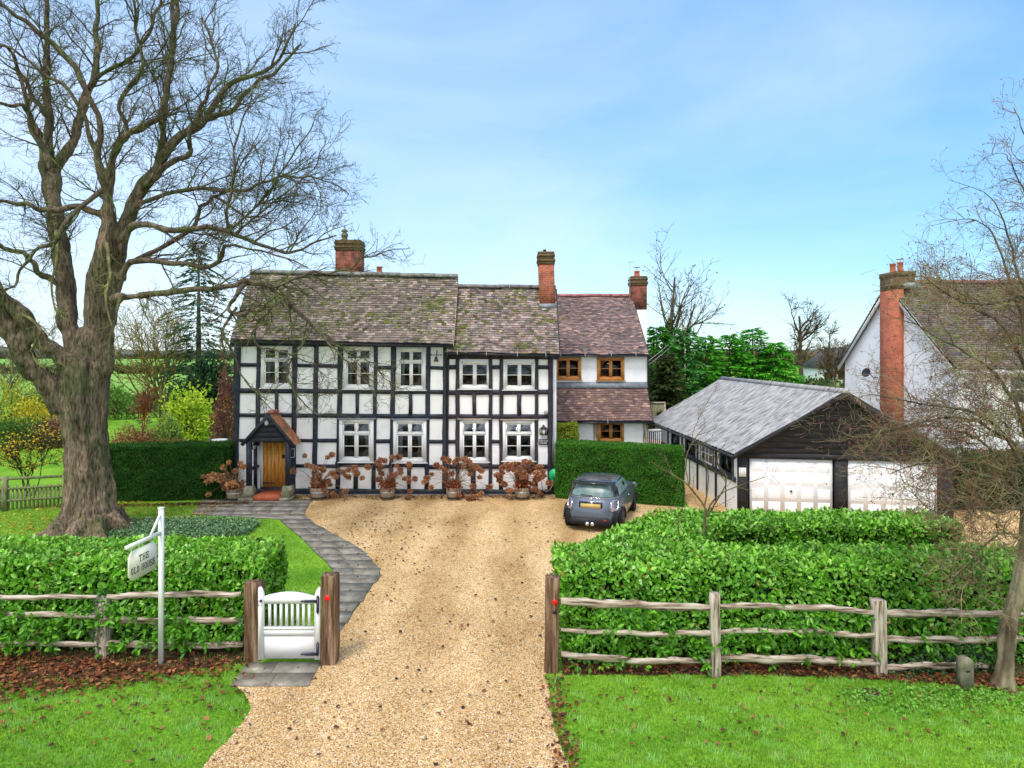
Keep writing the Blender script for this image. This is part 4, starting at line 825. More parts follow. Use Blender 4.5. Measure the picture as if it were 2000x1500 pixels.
MB().box(fx(551), fx(556), FY, FY + .03, fz(895), fz(888)).build('handle', m_black, door)
MB().box(fx(513), fx(536), FY + .018, FY + .03, fz(944.5), fz(942.5)).build('hinge', m_black, door)
wp = window((fx(568.5), fx(576), fz(893), fz(876)), house, 'short', '', px=False, sill=False)
# things on the house wall
def lantern(x, Y, z, s, label, m=m_black):
    t = thing('wall_lantern', label, 'lantern', (x, Y, z))
    mb = MB().lathe([(.5 * s, 0), (.55 * s, .06 * s), (.5 * s, .12 * s)], (x, Y - .09, z), 6); mb.lathe([(.6 * s, .9 * s), (.3 * s, 1.15 * s), (.05 * s, 1.3 * s)], (x, Y - .09, z), 6)
    for k in range(6):
        a = k * math.pi / 3; mb.tube([(x + .5 * s * math.cos(a), Y - .09 + .5 * s * math.sin(a), z + .1 * s), (x + .55 * s * math.cos(a), Y - .09 + .55 * s * math.sin(a), z + .92 * s)], .07 * s, 4)
    mb.box(x - .15 * s, x + .15 * s, Y - .03, Y, z + .3 * s, z + 1.4 * s); mb.tube([(x, Y - .01, z + 1.25 * s), (x, Y - .06, z + 1.45 * s), (x, Y - .09, z + 1.25 * s)], .06 * s, 5); mb.build('lantern_frame', m, t)
    MB().lathe([(.4 * s, .1 * s), (.42 * s, .9 * s)], (x, Y - .09, z), 6).build('lamp_glass', m_curtain, t)
lantern(fx(1061.5), FY - .0, fz(849), .26, 'black framed glass lantern on the right end panel above the name plaque')
lantern(fx(500.2), FY - .09, fz(876), .17, 'small black lantern on the post beside the wooden front door')
lantern(fx(522.5, PY), PY - .02, fz(830, PY), .13, 'small pale lamp in the boarded gable of the porch', m_galv)
def textobj(s, size, loc, rot, mat, parent, ext=.003, off=0.0, name='lettering', sx=1.0, sp=1.0):
    cu = bpy.data.curves.new(name, 'FONT'); cu.body = s; cu.size = size; cu.extrude = ext; cu.offset = off; cu.align_x = 'CENTER'; cu.align_y = 'CENTER'; cu.space_line = .95; cu.space_character = sp
    cu.materials.append(mat); tmp = bpy.data.objects.new(name, cu); COL.objects.link(tmp); bpy.context.view_layer.update()
    me = bpy.data.meshes.new_from_object(tmp.evaluated_get(bpy.context.evaluated_depsgraph_get())); bpy.data.objects.remove(tmp); o = bpy.data.objects.new(name, me); COL.objects.link(o); o.parent = parent
    o.location = Vector(loc) - Vector(worldloc(parent)); o.rotation_euler = rot; o.scale = (sx, 1, 1); return o
t = thing('name_plaque', 'black slate plaque with white letters on the right end of the house', 'sign', (fx(1061), FY, fz(868)))
MB().box(fx(1052), fx(1069.8), FY - .06, FY - .001, fz(868), fz(857.5)).build('board', m_black, t)
textobj('THE OLD\nHOUSE', .088, (fx(1060.9), FY - .0625, fz(862.7)), (rad(90), 0, 0), m_white, t, .001)
t = thing('hanging_bell', 'small black bell and clapper on a bracket between upper windows', 'bell', (fx(852.5), FY - .1, fz(706)))
x, z = fx(852.5), fz(706)
mb = MB().lathe([(.10, 0), (.085, .03), (.055, .09), (.045, .15), (.02, .18)], (x, FY - .14, z), 12); mb.build('bell', m_black, t)
mb = MB().tube([(x + .02, FY - .14, z + .18), (x + .035, FY - .14, z + .42)], .022, 6); mb.tube([(fx(843), FY - .14, fz(693)), (fx(862), FY - .14, fz(693))], .012, 6); mb.tube([(fx(843), FY - .02, fz(693)), (fx(843), FY - .14, fz(693))], .025, 6); mb.tube([(fx(862), FY - .02, fz(693)), (fx(862), FY - .14, fz(693))], .025, 6); mb.build('bell_bracket', m_black, t)
for px_, py_, lb in ((646, 799, 'small white floodlight on the wall panel right of the porch roof'), (1066, 805, 'small white security light near the right corner of the house')):
    t = thing('security_light', lb, 'light', (fx(px_), FY, fz(py_))); MB().lathe([(.05, 0), (.05, .03), (.02, .08)], (fx(px_), FY, fz(py_)), 10, axis='y').build('mount', m_white, t); MB().lathe([(.03, 0), (.075, .05), (.085, .12), (.07, .13)], (fx(px_), FY - .05, fz(py_) + .01), 12, axis='y').build('lamp_head', m_galv if px_ > 1000 else m_white, t)
m_green = M('green_plastic', [(.0, .42, .14), (.01, .50, .18)], 4, .35, spec=.5)
t = thing('hose_reel', 'green wall mounted hose reel between the house corner and the yew hedge', 'hose reel', (fx(1084), FY - .35, fz(937)))
c = (fx(1084), FY - .2, fz(925)); mb = MB().lathe([(.05, -.02), (.2, .0), (.25, .05), (.25, .2), (.2, .25), (.1, .26), (.1, .28), (.02, .28)], c, 24, axis='y'); mb.box(c[0] + .1, c[0] + .3, c[1] - .2, c[1] - .02, c[2] + .02, c[2] + .23); mb.box(c[0] + .05, c[0] + .12, c[1], c[1] + .15, c[2] - .1, c[2] + .1); mb.build('reel_case', m_green, t)
MB().lathe([(.07, .27), (.07, .285), (.02, .29)], c, 14, axis='y').build('hub', m_galv, t)
m_hose = M('tan_hose', [(.42, .28, .17)], rough=.6)
mb = MB(); q = [at(1103, 918, 25.4), at(1101, 930, 25.35), at(1099.5, 945, 25.35), at(1098.5, 957, 25.3)]; mb.tube(q, .016, 6)
q = [at(*p) for p in [(1080, 936, 25.4), (1080, 946, 25.4), (1075, 955, 25.4), (1068, 960.5, 25.4), (1060, 957, 25.5), (1058, 946, 25.6), (1058, 940, 25.7)]]; mb.tube(q, .016, 6); mb.build('hose', m_hose, t)
# ------------------------------------------------------------------ planters with dried hydrangeas
m_barrel = M('old_barrel_wood', [(.10, .075, .05), (.24, .18, .12), (.34, .28, .2)], 4, .85, st=(6, 6, .7), bump=.006)
m_head = M('dried_flowers', [(.8, .8, .8), (1.15, 1.1, 1.1)], 20, .9, attr=True, transl=.15)
m_stemb = M('dry_stems', [(.20, .10, .055), (.38, .24, .14)], 5, .9)
def bez(p0, p1, p2, n=6):
    t = np.linspace(0, 1, n)[:, None]; return (1 - t) ** 2 * p0 + 2 * t * (1 - t) * p1 + t ** 2 * p2
def head(mb, c, r, rg, col):
    n = 70; d = nrm(rg.normal(0, 1, (n, 3))); d[:, 2] *= .8; P = c + d * r * .55; D = nrm(d + rg.normal(0, .5, (n, 3))); cl = np.array(col) * rg.uniform(.55, 1.3, (n, 1))
    mb.leaves(P, D, nrm(d + rg.normal(0, .6, (n, 3))), r * rg.uniform(.5, .8, n), r * .55, cl)
    k = 8; mb.lathe([(r * .3, -r * .6), (r * .62, -r * .3), (r * .7, 0), (r * .6, r * .35), (r * .3, r * .6)], c, k, col=np.array(col) * .6)
BAR = [(452, 966, .58, 'half barrel planter left of the porch, mostly in shadow', 'dried hydrangea with pale tan heads in the barrel left of the porch', (.60, .32, .15), None),
       (618, 965, .60, 'half barrel planter right of the porch, first along the gravel', 'dried hydrangea spreading over the wall right of the porch', (.48, .25, .13), [(595, 890), (648, 888), (640, 893), (600, 908), (610, 911), (617, 915), (573, 920), (630, 917), (622, 929), (648, 925), (640, 940), (613, 937), (655, 931), (670, 922), (676, 930), (681, 932), (692, 914), (694, 921), (697, 925), (707, 934), (636, 960), (651, 965), (666, 964), (675, 959), (680, 918), (720, 912), (627, 940), (645, 947), (619, 944)]),
       (754, 968, .55, 'half barrel planter between the two lower left windows', 'dried hydrangea in the barrel between the lower left windows', (.44, .21, .11), [(743, 899), (751, 900), (766, 893), (779, 893), (775, 909), (782, 917), (741, 918), (746, 912), (799, 907), (801, 914), (782, 923), (763, 933), (768, 938), (766, 946), (757, 948), (752, 953), (790, 935), (797, 934), (799, 941), (810, 935), (801, 959), (796, 977), (740, 936), (759, 961), (745, 925), (738, 905), (770, 928)]),
       (885, 967, .56, 'half barrel planter below the downpipe in the middle of the house', 'dried hydrangea in the barrel below the black downpipe', (.46, .22, .11), [(866, 896), (874, 898), (894, 898), (889, 903), (908, 897), (915, 902), (852, 908), (862, 913), (869, 918), (882, 925), (843, 926), (834, 934), (829, 941), (842, 952), (905, 911), (921, 907), (931, 913), (934, 915), (920, 918), (918, 926), (941, 920), (937, 932), (924, 950), (925, 958), (956, 951), (938, 965), (896, 967), (901, 976), (917, 980), (926, 980), (881, 958), (877, 903)]),
       (1020.5, 967, .57, 'half barrel planter below the lower right window near the hose reel', 'dense dried hydrangea in the barrel nearest the green hose reel', (.44, .20, .10), [(980, 913), (981, 924), (992, 909), (993, 918), (1004, 906), (1012, 906), (1025, 902), (1034, 903), (1039, 908), (1049, 911), (1056, 913), (1060, 921), (1061, 930), (1044, 918), (1028, 914), (1010, 925), (1017, 920), (975, 938), (985, 946), (995, 958), (1053, 935), (1046, 938), (1020, 932), (1025, 940), (1044, 955), (1052, 960), (1059, 971), (1072, 943), (1004, 917), (1035, 921), (1016, 912), (1048, 925), (971, 928), (1040, 945), (1022, 924), (1029, 931)])]
for i, (bx, by, dia, lb, lf_, colr, hd) in enumerate(BAR):
    c = gd(bx, 979 if i else 981); c[1] += .28; r = dia / 2; hgt = .46; rg = np.random.default_rng(40 + i)
    t = thing('barrel_planter', lb, 'planter', c, group='half barrel planters along the house front')
    MB().lathe([(r * .84, 0), (r * .95, hgt * .4), (r, hgt * .75), (r * .99, hgt), (r * .9, hgt), (r * .88, hgt * .85), (.02, hgt * .85)], c, 22).build('barrel_staves', m_barrel, t)
    for zz in (.07, .26): MB().lathe([(r * (.87 + zz * .3), zz), (r * (.9 + zz * .3) + .006, zz + .02), (r * (.9 + zz * .3) + .006, zz + .055), (r * .9, zz + .06)], c, 22).build('hoop', m_black if zz < .1 else m_galv, t)
    top = c + [0, 0, hgt * .85]; p = thing('dried_hydrangea', lf_, 'plant', top, group='dried hydrangeas in barrels')
    heads = []
    if hd: heads = [at(x, y, c[1] + rg.uniform(-.35, .35)) for x, y in hd]
    else: heads = [at(x, y, c[1] + rg.uniform(-.3, .3)) for x, y in [(447, 903), (436, 912), (425, 913), (475, 912), (460, 920), (388, 936), (397, 931), (405, 941), (417, 927), (424, 928), (434, 930), (415, 936), (440, 940), (446, 948), (455, 945), (452, 953), (463, 950), (461, 962), (439, 953), (408, 930), (430, 937), (457, 941), (436, 943), (407, 966), (469, 905)]]
    sm = MB(); hm = MB()
    for q in heads:
        q = np.array(q); q[2] = max(q[2], .09); q[1] = min(q[1], 25.7)
        b = top + [rg.uniform(-.15, .15), rg.uniform(-.15, .15), 0]; mid = (b + q) / 2 + [0, 0, .25 * (1 + np.linalg.norm(q[:2] - b[:2]))]
        mid[:2] = b[:2] + (q[:2] - b[:2]) * .35
        sm.tube(bez(b, mid, q), .007, 4, cap=False); head(hm, q, rg.uniform(.085, .14), rg, np.array(colr) * rg.uniform(.8, 1.25))
    for k in range(34):
        a = rg.uniform(0, 6.28); rr2 = rg.uniform(.15, .7); q = top + [math.cos(a) * rr2, math.sin(a) * rr2 * .5, rg.uniform(.25, .9)]; sm.tube(bez(top + [rg.uniform(-.15, .15), rg.uniform(-.12, .12), 0], top + [math.cos(a) * rr2 * .3, math.sin(a) * rr2 * .2, .4], q, 5), .005, 3, cap=False)
    sm.build('stems', m_stemb, p); hm.build('flower_heads', m_head, p)
    n = 260; a = rg.uniform(0, 6.28, n); rr2 = rg.uniform(0, .32, n); P = top + np.stack([np.cos(a) * rr2, np.sin(a) * rr2, rg.uniform(-.02, .3, n)], -1)
    MB().leaves(P, rg.normal(0, 1, (n, 3)), rg.normal(0, 1, (n, 3)), .11, .08, np.array([.30, .08, .03]) * rg.uniform(.5, 1.3, (n, 1))).build('dry_leaves', m_leafdull, p)
# ------------------------------------------------------------------ entrance: posts, gate, rails, sign
def gpost(pxa, pxb, ptop, pbot, name, label, group=None, m=m_post, dep=None, x2a=None, x2b=None, slope=.03):
    Y = H * F / (pbot - HOR); x0, x1 = (pxa - 1000) / F * Y, (pxb - 1000) / F * Y; z = H - (ptop - HOR) / F * Y; dep = dep or (x1 - x0)
    y0, y1 = Y, Y + dep; t = thing(name, label, 'post', ((x0 + x1) / 2, Y + dep / 2, 0), group=group); mb = MB(); rg = random.Random(int(pxa)); n = 7; V = []
    sx = 0 if x2a is None else (x2a - pxa) / F * Y
    for i in range(n + 1):
        zz = z * i / n; j = [rg.uniform(-.008, .008) for _ in range(6)]; s = sx * (1 - i / n); b = .015
        dzt = [slope * rg.uniform(-1, 1) if i == n else 0 for _ in range(4)]
        V += [(x0 + j[0] + s, y0 + b, zz), (x0 + j[0] + s + b, y0 + j[1], zz + dzt[0]), (x1 - b + j[2] + s, y0 + j[1], zz + dzt[1]), (x1 + j[2] + s, y0 + b, zz), (x1 + j[3] + s, y1 - b, zz + dzt[2]), (x1 - b + s, y1, zz), (x0 + b + s, y1, zz + dzt[3]), (x0 + j[4] + s, y1 - b, zz)]
    Fs = [(i * 8 + k, i * 8 + (k + 1) % 8, i * 8 + 8 + (k + 1) % 8, i * 8 + 8 + k) for i in range(n) for k in range(8)] + [tuple(range(8 * n, 8 * n + 8))]
    mb.add(V, Fs).build('post_timber', m, t)
    return t, Y, (x0, x1, z)
m_red = M('red_reflector', [(.85, .004, .004)], rough=.25, spec=.6)
g1, YG1, G1 = gpost(476, 506, 1141, 1293, 'gate_post', 'brown oak gate post on the latch side of the white gate', 'oak posts at the entrance')
g2, YG2, G2 = gpost(626.5, 656, 1126, 1301, 'gate_post', 'brown oak gate post with red reflector on the hinge side of the white gate', 'oak posts at the entrance')
g3, YG3, G3 = gpost(1067, 1094, 1130, 1316, 'gate_post', 'weathered oak post with red and black reflectors right of the driveway', 'oak posts at the entrance', x2a=1064)
def refl(px_, py_, Y, r, par, m=m_red): MB().lathe([(r * .9, 0), (r, .004), (r, .012), (r * .8, .018), (.01, .02)], at(px_, py_, Y) + [0, 0, 0], 18, axis='y').build('reflector', m, par)
refl(639.5, 1168, YG2, .048, g2); refl(1083.5, 1176, YG3, .045, g3)
c = at(1083, 1195, YG3); MB().box(c[0] - .03, c[0] + .03, c[1] - .012, c[1] + .01, c[2] - .03, c[2] + .03).build('black_plate', m_black, g3)
YGT = YG2 + .06
gt = thing('garden_gate', 'white painted wooden gate with slatted top and black hinges', 'gate', (at(565, 1290, YGT)[0], YGT, 0))
def gx(p): return (p - 1000) / F * YGT
def gz(p): return H - (p - HOR) / F * YGT
yf, yb = YGT - .03, YGT + .03
def leafp(xa, xb, za, zb, y0=yf, y1=yb): return MB().box(gx(xa), gx(xb), y0, y1, gz(za), gz(zb))
bot = 1287
for xa, xb, inn in ((505.5, 516, 1), (615, 626, -1)):
    A = [(gx(xa), 1160), (gx(xb), 1160)]
    zt_out, zt_in = gz(1147), gz(1160)
    P = [(gx(xa), yf, gz(bot)), (gx(xb), yf, gz(bot))] + ([(gx(xb), yf, gz(1161)), (gx(xa + 8), yf, gz(1152)), (gx(xa + 4), yf, gz(1146)), (gx(xa), yf, gz(1147))] if inn > 0 else [(gx(xb), yf, gz(1147)), (gx(xb - 4), yf, gz(1147)), (gx(xb - 8), yf, gz(1153)), (gx(xa), yf, gz(1163))])
    MB().prism(P, (0, .06, 0)).build('stile', m_white, gt)
P = []; n = 14
for i in range(n + 1):
    t = i / n; P.append((gx(516 + 99 * t), yf + .004, gz(1164.5 - 8.5 * math.sin(math.pi * t))))
P += [(gx(615), yf + .004, gz(1178)), (gx(516), yf + .004, gz(1178))]
MB().prism(P[::-1], (0, .05, 0)).build('top_rail', m_white, gt)
leafp(516, 615, 1229, 1224, yf + .002).build('middle_rail', m_white, gt)
leafp(516, 615, 1241, 1229.3, yf + .008).build('middle_rail', m_white, gt)
mb = MB()
for i in range(0):
    a = gx(516) + (gx(615) - gx(516)) * i / 9; b = gx(516) + (gx(615) - gx(516)) * (i + 1) / 9; mb.box(a + .0015, b - .0015, yf + .018, yb - .01, gz(bot) + .015, gz(1241.2))
mb.box(gx(516), gx(615), yf + .018, yb - .014, gz(bot) + .015, gz(1241.2)); mb.build('boarded_panel', m_white, gt)
for i in range(8):
    c = 516 + 99 * (i + 1) / 9 ; leafp(c - 2.3, c + 2.3, 1224, 1178, yf + .012, yb - .012).build('slat', m_white, gt)
m_hinge = M('blue_black_iron', [(.012, .014, .035)], rough=.4, spec=.5)
for zc, up in ((1173, 1), (1276, 0)):
    mb = MB(); P = [(588, zc), (592, zc - 2.4), (594, zc - 1.2), (597, zc - 2.6), (622, zc - 2.6), (622, zc + 2.6), (597, zc + 2.6), (594, zc + 1.2), (592, zc + 2.4)]
    mb.prism([(gx(a), yf - .012, gz(b)) for a, b in P][::-1], (0, .01, 0))
    ya, yb_ = (zc - 12, zc + 24) if up else (zc - 24, zc + 3)
    P = [(619.5, ya + 3), (622.3, ya - 1), (625, ya + 3), (624.5, yb_ - 3), (622.3, yb_ + 1), (619.5, yb_ - 3)]
    mb.prism([(gx(a), yf - .025, gz(b)) for a, b in P][::-1], (0, .012, 0)); mb.build('hinge', m_hinge, gt)
mb = MB(); mb.lathe([(.022, 0), (.026, .008), (.01, .022)], (gx(511), yf, gz(1172)), 12, axis='y'); a = np.linspace(0, 2 * np.pi, 14); mb.tube([(gx(509.5) + .042 * math.sin(t), yf - .02, gz(1176) + .042 * math.cos(t)) for t in a], .004, 5); mb.build('ring_latch', m_hinge, gt)
# split rail fences
def splitrail(pa, pb, Ya, Yb, th_a, th_b, seed, parent):
    """pa,pb pixel (x, ytop, ybot) ends on planes Ya, Yb"""
    A0, A1 = at(pa[0], pa[1], Ya), at(pa[0], pa[2], Ya); B0, B1 = at(pb[0], pb[1], Yb), at(pb[0], pb[2], Yb); rg = np.random.default_rng(seed); n = 26; k = 8; V = []
    bend = rg.uniform(-.045, .045); tw = rg.uniform(-.4, .4)
    for i in range(n + 1):
        t = i / n; top = A0 + (B0 - A0) * t; bt = A1 + (B1 - A1) * t; c = (top + bt) / 2; hh = (top - bt)[2] / 2 * (1 - .25 * (abs(2 * t - 1) ** 6)); c = c + [0, .03 * math.sin(t * 4 + seed), bend * math.sin(math.pi * t) + .012 * math.sin(t * 15 + seed) + .006 * math.sin(t * 37 + 2 * seed)]
        for j in range(k):
            a = 2 * math.pi * (j + .5) / k + tw * .3; rr2 = 1 + rg.uniform(-.14, .14); V.append(c + [0, .035 * math.cos(a) * rr2 * 1.2, hh * .98 * math.sin(a) * rr2])
    Fs = [(i * k + j, i * k + (j + 1) % k, i * k + k + (j + 1) % k, i * k + k + j) for i in range(n) for j in range(k)] + [tuple(range(k))[::-1], tuple(range(n * k, n * k + k))]
    MB().add(V, Fs).build('rail', m_rail, parent)
fr = thing('rail_fence', 'weathered split rail fence in front of the laurel right of the driveway', 'fence', (1.2, 11.4, 0))
def fpost(par, a, b, top, bot, x2a=None, m=None):
    tt, Y, g = gpost(a, b, top, bot, 'post_tmp', 'x', x2a=x2a, m=m or m_railpost, slope=.02)
    ch = tt.children[0]; ch.name = 'fence_post'; wl = worldloc(tt) - worldloc(par); ch.parent = par; ch.location = Vector(wl); bpy.data.objects.remove(tt); return Y
Yp2 = fpost(fr, 1389, 1407.5, 1161, 1324, 1391); Yp3 = fpost(fr, 1710, 1733, 1175, 1321, 1712)
Yf = YG3 + .08
for i, (a, b) in enumerate([((1096, 1167, 1186), (1400, 1180, 1194)), ((1096, 1227, 1236), (1400, 1229, 1242)), ((1096, 1270, 1284), (1392, 1285, 1297)),
        ((1396, 1176, 1188), (1722, 1192, 1204)), ((1398, 1226, 1237), (1722, 1238, 1250)), ((1404, 1277, 1294), (1715, 1286, 1303)),
        ((1724, 1192, 1210), (1995, 1192, 1204)), ((1724, 1242, 1257), (1995, 1238, 1252)), ((1728, 1297, 1311), (1930, 1293, 1306))]):
    splitrail(a, b, 11.42, 11.42, 0, 0, i + 1, fr)
fl = thing('rail_fence', 'weathered split rail fence half swallowed by laurel left of the gate', 'fence', (-7.2, 11.95, 0))
Yq = fpost(fl, 184, 206, 1172, 1288)
for i, (a, b) in enumerate([((-260, 1156, 1167), (192, 1160, 1169)), ((-260, 1193, 1206), (190, 1197, 1209)), ((-260, 1245, 1258), (190, 1252, 1264)),
        ((212, 1157, 1170), (470, 1156, 1168)), ((205, 1203, 1216), (476, 1205, 1220)), ((205, 1250, 1266), (476, 1252, 1264))]):
    splitrail(a, b, 12.05, 12.0, 0, 0, i + 20, fl)
# laurel shoots growing through the rails, belonging to the hedges
for nm, x0, x1, yb0, lbl, zt in (('right', 1.0, 11.3, 11.62, 'laurel shoots pushing out between the rails right of the driveway', 1.0), ('left', -13, -4.75, 12.12, 'laurel shoots pushing out between the rails left of the gate', 1.05)):
    rg = np.random.default_rng(77 if nm == 'right' else 78); nC = 330 if nm == 'right' else 290
    cx_ = rg.uniform(x0, x1, nC); cz_ = rg.choice([.32, .62, .88], nC) + rg.normal(0, .09, nC); Ps, Ds, Ns = [], [], []
    kk = snoise(np.stack([cx_, 0 * cx_, cz_ * 2], -1), 1.6, 4) > -.25; cx_, cz_ = cx_[kk], cz_[kk]
    for x_, z_ in zip(cx_, cz_):
        m = rg.integers(6, 11); o_ = np.array([x_, yb0 - .0 - abs(rg.normal(0, .09)) - .08, max(.12, z_)])
        d = nrm(rg.normal(0, .6, (m, 3)) + np.array([0, -.5, .15])); Ps.append(o_ + d * .03 + rg.normal(0, .02, (m, 3))); Ds.append(d); Ns.append(nrm(np.tile([0, -.6, .8], (m, 1)) + rg.normal(0, .35, (m, 3))))
    P, D, N_ = np.vstack(Ps), np.vstack(Ds), np.vstack(Ns); n = len(P); f = rg.random((n, 1)); c = np.array(LC[0]) * (1 - f) + np.array(LC[1]) * f
    o = MB().leaves(P, D, N_, rg.uniform(.09, .15, n), .06, c).build('laurel_shoots', m_laurel); tag(o, lbl, 'foliage', kind='stuff')
# ivy on left fence post and under the hedge, ivy patch on lawn
m_ivy = M('ivy_leaf', [(.9, .9, .9), (1.1, 1.1, 1.1)], 5, .5, attr=True, spec=.35)
def scatterleaf(name, label, P, N, L_, cols, seed, m=None, cat='plant', kind=None, parent=None):
    rg = np.random.default_rng(seed); n = len(P); f = rg.random((n, 1)); c = np.array(cols[0]) * (1 - f) + np.array(cols[1]) * f
    o = MB().leaves(P, nrm(rg.normal(0, 1, (n, 3))), nrm(N + rg.normal(0, .4, (n, 3))), L_ * rg.uniform(.6, 1.3, n), L_ * .85, c).build(name, m or m_ivy, parent)
    if label: tag(o, label, cat, kind=kind)
    return o
rg = np.random.default_rng(50); n = 900; zz = rg.uniform(.0, 1.15, n); a = rg.uniform(0, 6.28, n); c = at(195, 1200, Yq + .08)
scatterleaf('ivy', 'dark ivy climbing the fence post left of the signpost', np.stack([c[0] + .13 * np.cos(a) + rg.normal(0, .03, n), Yq + .1 + .13 * np.sin(a), zz], -1)[zz > rg.uniform(0, .5, n)], np.array([0, -1, .3]), .035, [(.02, .06, .025), (.06, .13, .04)], 51)
n = 12000; X = rg.uniform(-12.8, -7.8, n); Y = rg.normal(20.6, .75, n); k = (Y < 22.3) & (((X + 10.2) / 2.6) ** 2 + ((Y - 20.6) / 1.25) ** 2 < 1.0 + .3 * snoise(np.stack([X, Y, 0 * X], -1), 1.5, 2)); X, Y = X[k], Y[k]
scatterleaf('ground_ivy', 'patch of grey green ivy on the lawn right of the trunk', np.stack([X, Y, rg.uniform(.02, .2, len(X))], -1), np.array([0, -.2, 1.]), .065, [(.03, .12, .03), (.20, .32, .16)], 52, kind='stuff', cat='ground cover')
# name sign
sp_ = thing('name_sign', 'white post with arm and hanging board reading THE OLD HOUSE', 'sign', gd(315, 1300))
B = gd(315, 1300); zt = H - (993 - HOR) / F * B[1]; m_wpost = M('stained_white_paint', [(.66, .74, .45), (.80, .82, .80), (.82, .83, .86)], 1.3, .5, st=(3, 3, 1), pos=[.3, .5, .8])
MB().box(B[0] - .035, B[0] + .035, B[1] - .035, B[1] + .035, 0, zt).build('post', m_wpost, sp_)
MB().box(B[0] - .042, B[0] + .042, B[1] - .042, B[1] + .042, zt, zt + .02).build('post_cap', m_wpost, sp_)
za = H - (1040 - HOR) / F * B[1]; A0 = np.array([B[0], B[1] - .035, za]); Ye = (H - za) * F / (1071 - HOR); A1 = np.array([(246 - 1000) / F * Ye, Ye, za])
d = nrm(A1 - A0); MB().beam(A0, A1, .045, .06).build('arm', m_wpost, sp_)
MB().beam(A0 + [0, 0, .32], A0 + d * .27 + [0, 0, .03], .03, .04).build('brace', m_wpost, sp_)
LA_ = np.linalg.norm(A1 - A0); zc = za - .03 - .1 - .2
m_board = M('cream_sign_board', [(.62, .62, .42), (.80, .79, .66), (.82, .81, .72)], 2.5, .5, pos=[.28, .5, .8])
s0, s1 = .13 * LA_, .93 * LA_; hh = .235; ch = .085
side = nrm(np.cross(d, [0, 0, 1])); side = side if side[0] > 0 else -side
def sp(s, z, o=0): return A0 + d * s + np.array([0, 0, z - za]) + side * o
P = [sp(s0 + ch, zc - hh, -.014), sp(s1 - ch, zc - hh, -.014), sp(s1, zc - hh + ch, -.014), sp(s1, zc + hh - ch, -.014), sp(s1 - ch, zc + hh, -.014), sp(s0 + ch, zc + hh, -.014), sp(s0, zc + hh - ch, -.014), sp(s0, zc - hh + ch, -.014)]
bd = MB().prism(P, side * .028).build('board', m_board, sp_)
mb = MB()
for s in (s0 + .14, s1 - .14): mb.tube([sp(s, za - .03), sp(s + .02, za - .07), sp(s, za - .1), sp(s - .015, za - .12), sp(s, zc + hh)], .007, 5)
mb.build('hook', m_galv, sp_)
m_ink = M('sign_lettering', [(.03, .028, .03)], rough=.6)
ctr = sp((s0 + s1) / 2, zc, .0155); ang = math.atan2(-d[1], -d[0])
def slab(word, cx_, cz_, hgt, wdt):   # hand-cut slab serif capitals
    G = {'T': [(0, 1, 1, .86), (.42, .86, .58, 0), (.28, .08, .72, 0), (0, .9, .1, .7), (.9, .9, 1, .7)], 'H': [(.12, 1, .26, 0), (.76, 1, .9, 0), (.26, .56, .76, .47), (.02, 1, .36, .94), (.66, 1, 1, .94), (.02, .06, .36, 0), (.66, .06, 1, 0)],
         'E': [(.12, 1, .3, 0), (0, 1, .9, .9), (0, .1, .95, 0), (.3, .56, .7, .46), (.8, 1, .9, .75), (.85, .25, .95, 0), (.62, .66, .7, .36)], 'O': 'o', 'L': [(.12, 1, .32, 0), (0, 1, .46, .93), (0, .1, .92, 0), (.82, .3, .92, 0)], 'D': 'd',
         'U': [(.12, 1, .26, .12), (.76, 1, .9, .12), (.02, 1, .36, .94), (.66, 1, 1, .94), (.2, .12, .8, 0)], 'S': [(.12, .97, .85, .88), (.06, .9, .24, .52), (.15, .56, .85, .45), (.76, .5, .94, .1), (.12, .1, .85, .0), (.82, .95, .9, .7), (.08, .3, .16, .03)]}
    mb = MB(); lw = wdt / (len(word.replace(' ', '')) + .55 * word.count(' ')); x = cx_ - wdt / 2
    def bx(a, t, b, bt, x): 
        q = [sp(s_to(x + lw * .82 * a_), cz_ - hgt / 2 + hgt * z_, .0145) for a_, z_ in ((a, bt), (b, bt), (b, t), (a, t))]; mb.prism(q, side * .004)
    for chh in word:
        if chh == ' ': x += lw * .55; continue
        g = G[chh]
        if isinstance(g, str):
            n = 20; sw = .17
            for i in range(n):
                a0, a1 = 2 * math.pi * i / n, 2 * math.pi * (i + 1) / n
                f = (lambda a, k: (.5 + (.46 - k * 1.1) * math.cos(a), .5 + (.5 - k * .6) * math.sin(a))) if g == 'o' else (lambda a, k: (max(.12 + k * 1.1, .3 + (.62 - k * 1.1) * math.cos(a)), .5 + (.5 - k * .6) * math.sin(a)))
                q = [sp(s_to(x + lw * .82 * u), cz_ - hgt / 2 + hgt * v, .0145) for u, v in (f(a0, sw), f(a0, 0), f(a1, 0), f(a1, sw))]; mb.prism(q, side * .004)
        else:
            for a, t, b, bt in g: bx(a, t, b, bt, x)
        x += lw
    return mb
mids = (s0 + s1) / 2
def s_to(x): return mids - x      # text runs from the near end (left) to the post (right)
slab('THE', .02, zc + .075, .11, .28).build('lettering', m_ink, sp_); slab('OLD HOUSE', .0, zc - .085, .11, .66).build('lettering', m_ink, sp_)
